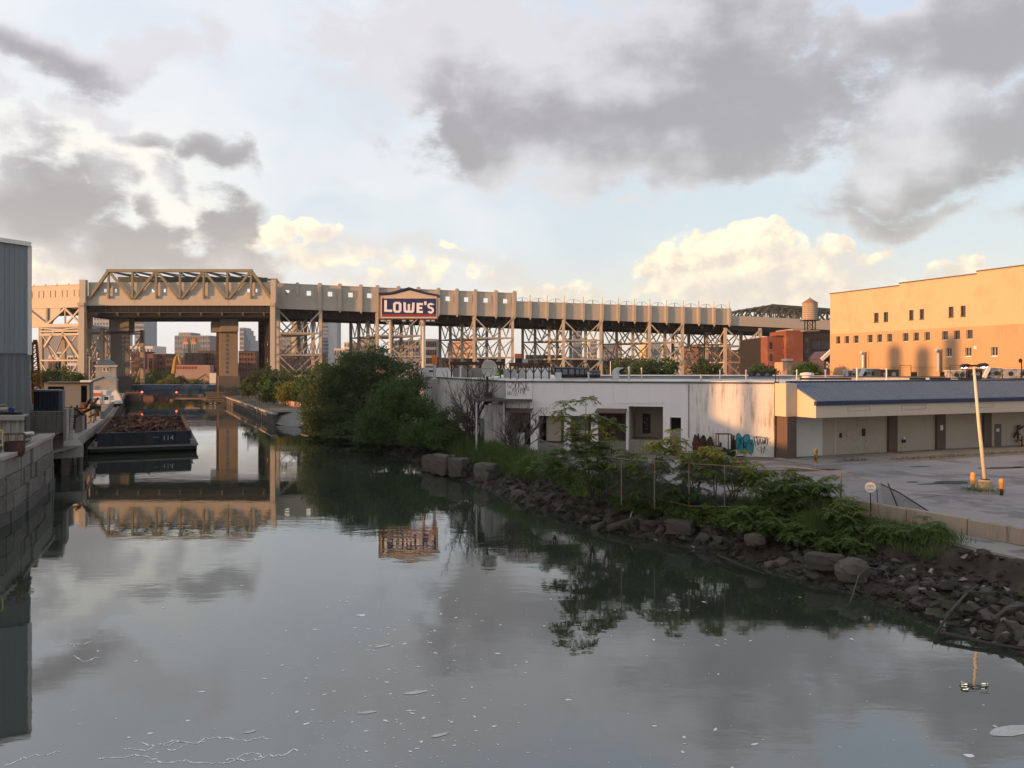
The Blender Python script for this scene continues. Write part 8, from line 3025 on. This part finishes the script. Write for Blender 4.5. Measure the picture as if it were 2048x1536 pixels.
MB().lathe(q + Vector((0, 0, 3.4)), [(0.1, 0), (0.3, 0.12), (0.36, 0.36), (0.26, 0.6), (0.05, 0.7)], 12).build('globe', m_far_white, r, smooth=True)
r = empty('park_railing', P(500, 806, 190), 'dark railing along the park bulkhead', 'railing')
pa, pb = Vector((-44, 149.5, GZ)), Vector((-70, 208, GZ))
for z in (0.5, 1.0):
    MB().bar(pa + Vector((0, 0, z)), pb + Vector((0, 0, z)), 0.06).build('rail', m_dark, r)
for k in range(22):
    q = pa.lerp(pb, k / 21)
    MB().bar(q, q + Vector((0, 0, 1.05)), 0.06).build('post', m_dark, r)
# lamp standard by the lift bridge
for i, (px, y0, D, lab) in enumerate(((496, 724, 215, 'thin dark street lamp left of the park trees'), (179, 712, 140, 'thin pale lamp mast beside the yard shed'), (1221, 722, 150, 'thin sunlit mast behind the store roof'))):
    q = P(px, y0, D)
    r = empty('mast', (q.x, q.y, GZ), lab, 'mast')
    MB().tube([(q.x, q.y, GZ), q], 0.08 if i else 0.1, 7).build('pole', (m_dark, m_ylamp, m_ylamp)[i], r)
    MB().box((q.x - 0.5, q.y - 0.15, q.z), (q.x + 0.1, q.y + 0.15, q.z + 0.15)).build('head', m_dark, r)

# distant tree line and rooftops that read as one mass at the horizon
n = 9000
ang = RNG.uniform(-0.66, 0.66, n)
dist = RNG.uniform(430, 900, n)
zz = GZ + RNG.uniform(0, 1, n) ** 1.4 * (5 + 4.5 * np.sin(ang * 37) + 3 * np.sin(ang * 91))
cen = np.stack([np.tan(ang) * dist, dist, np.maximum(zz, GZ + 0.5)], 1)
a, b = rand_dirs(n)
o = quads_mesh('distant_trees', cen, a, b, np.full(n, 2.6), np.full(n, 1.9), m_leafd, None, (0, 0, 0), stuff=False)
tag(o, 'hazy far-off tree line along the horizon behind the viaduct', 'trees', kind='stuff')

# ------------------------------------------------------------------ evening haze over the whole place
HAZE = 0.00008
if HAZE:
    mb = MB()
    mb.box((-2650, -120, -1.7), (2650, 2650, 62))
    hz = mb.build('haze', None)
    hm = bpy.data.materials.new('thin_evening_haze')
    hm.use_nodes = True
    hm.node_tree.nodes.clear()
    ho = hm.node_tree.nodes.new('ShaderNodeOutputMaterial')
    hv_ = hm.node_tree.nodes.new('ShaderNodeVolumePrincipled')
    hv_.inputs['Color'].default_value = (0.92, 0.92, 0.95, 1)
    hv_.inputs['Density'].default_value = HAZE
    hv_.inputs['Anisotropy'].default_value = 0.2
    hm.node_tree.links.new(hv_.outputs[0], ho.inputs['Volume'])
    hz.data.materials.append(hm)
    tag(hz, 'thin pale evening haze hanging over the canal and city', 'haze', kind='stuff')
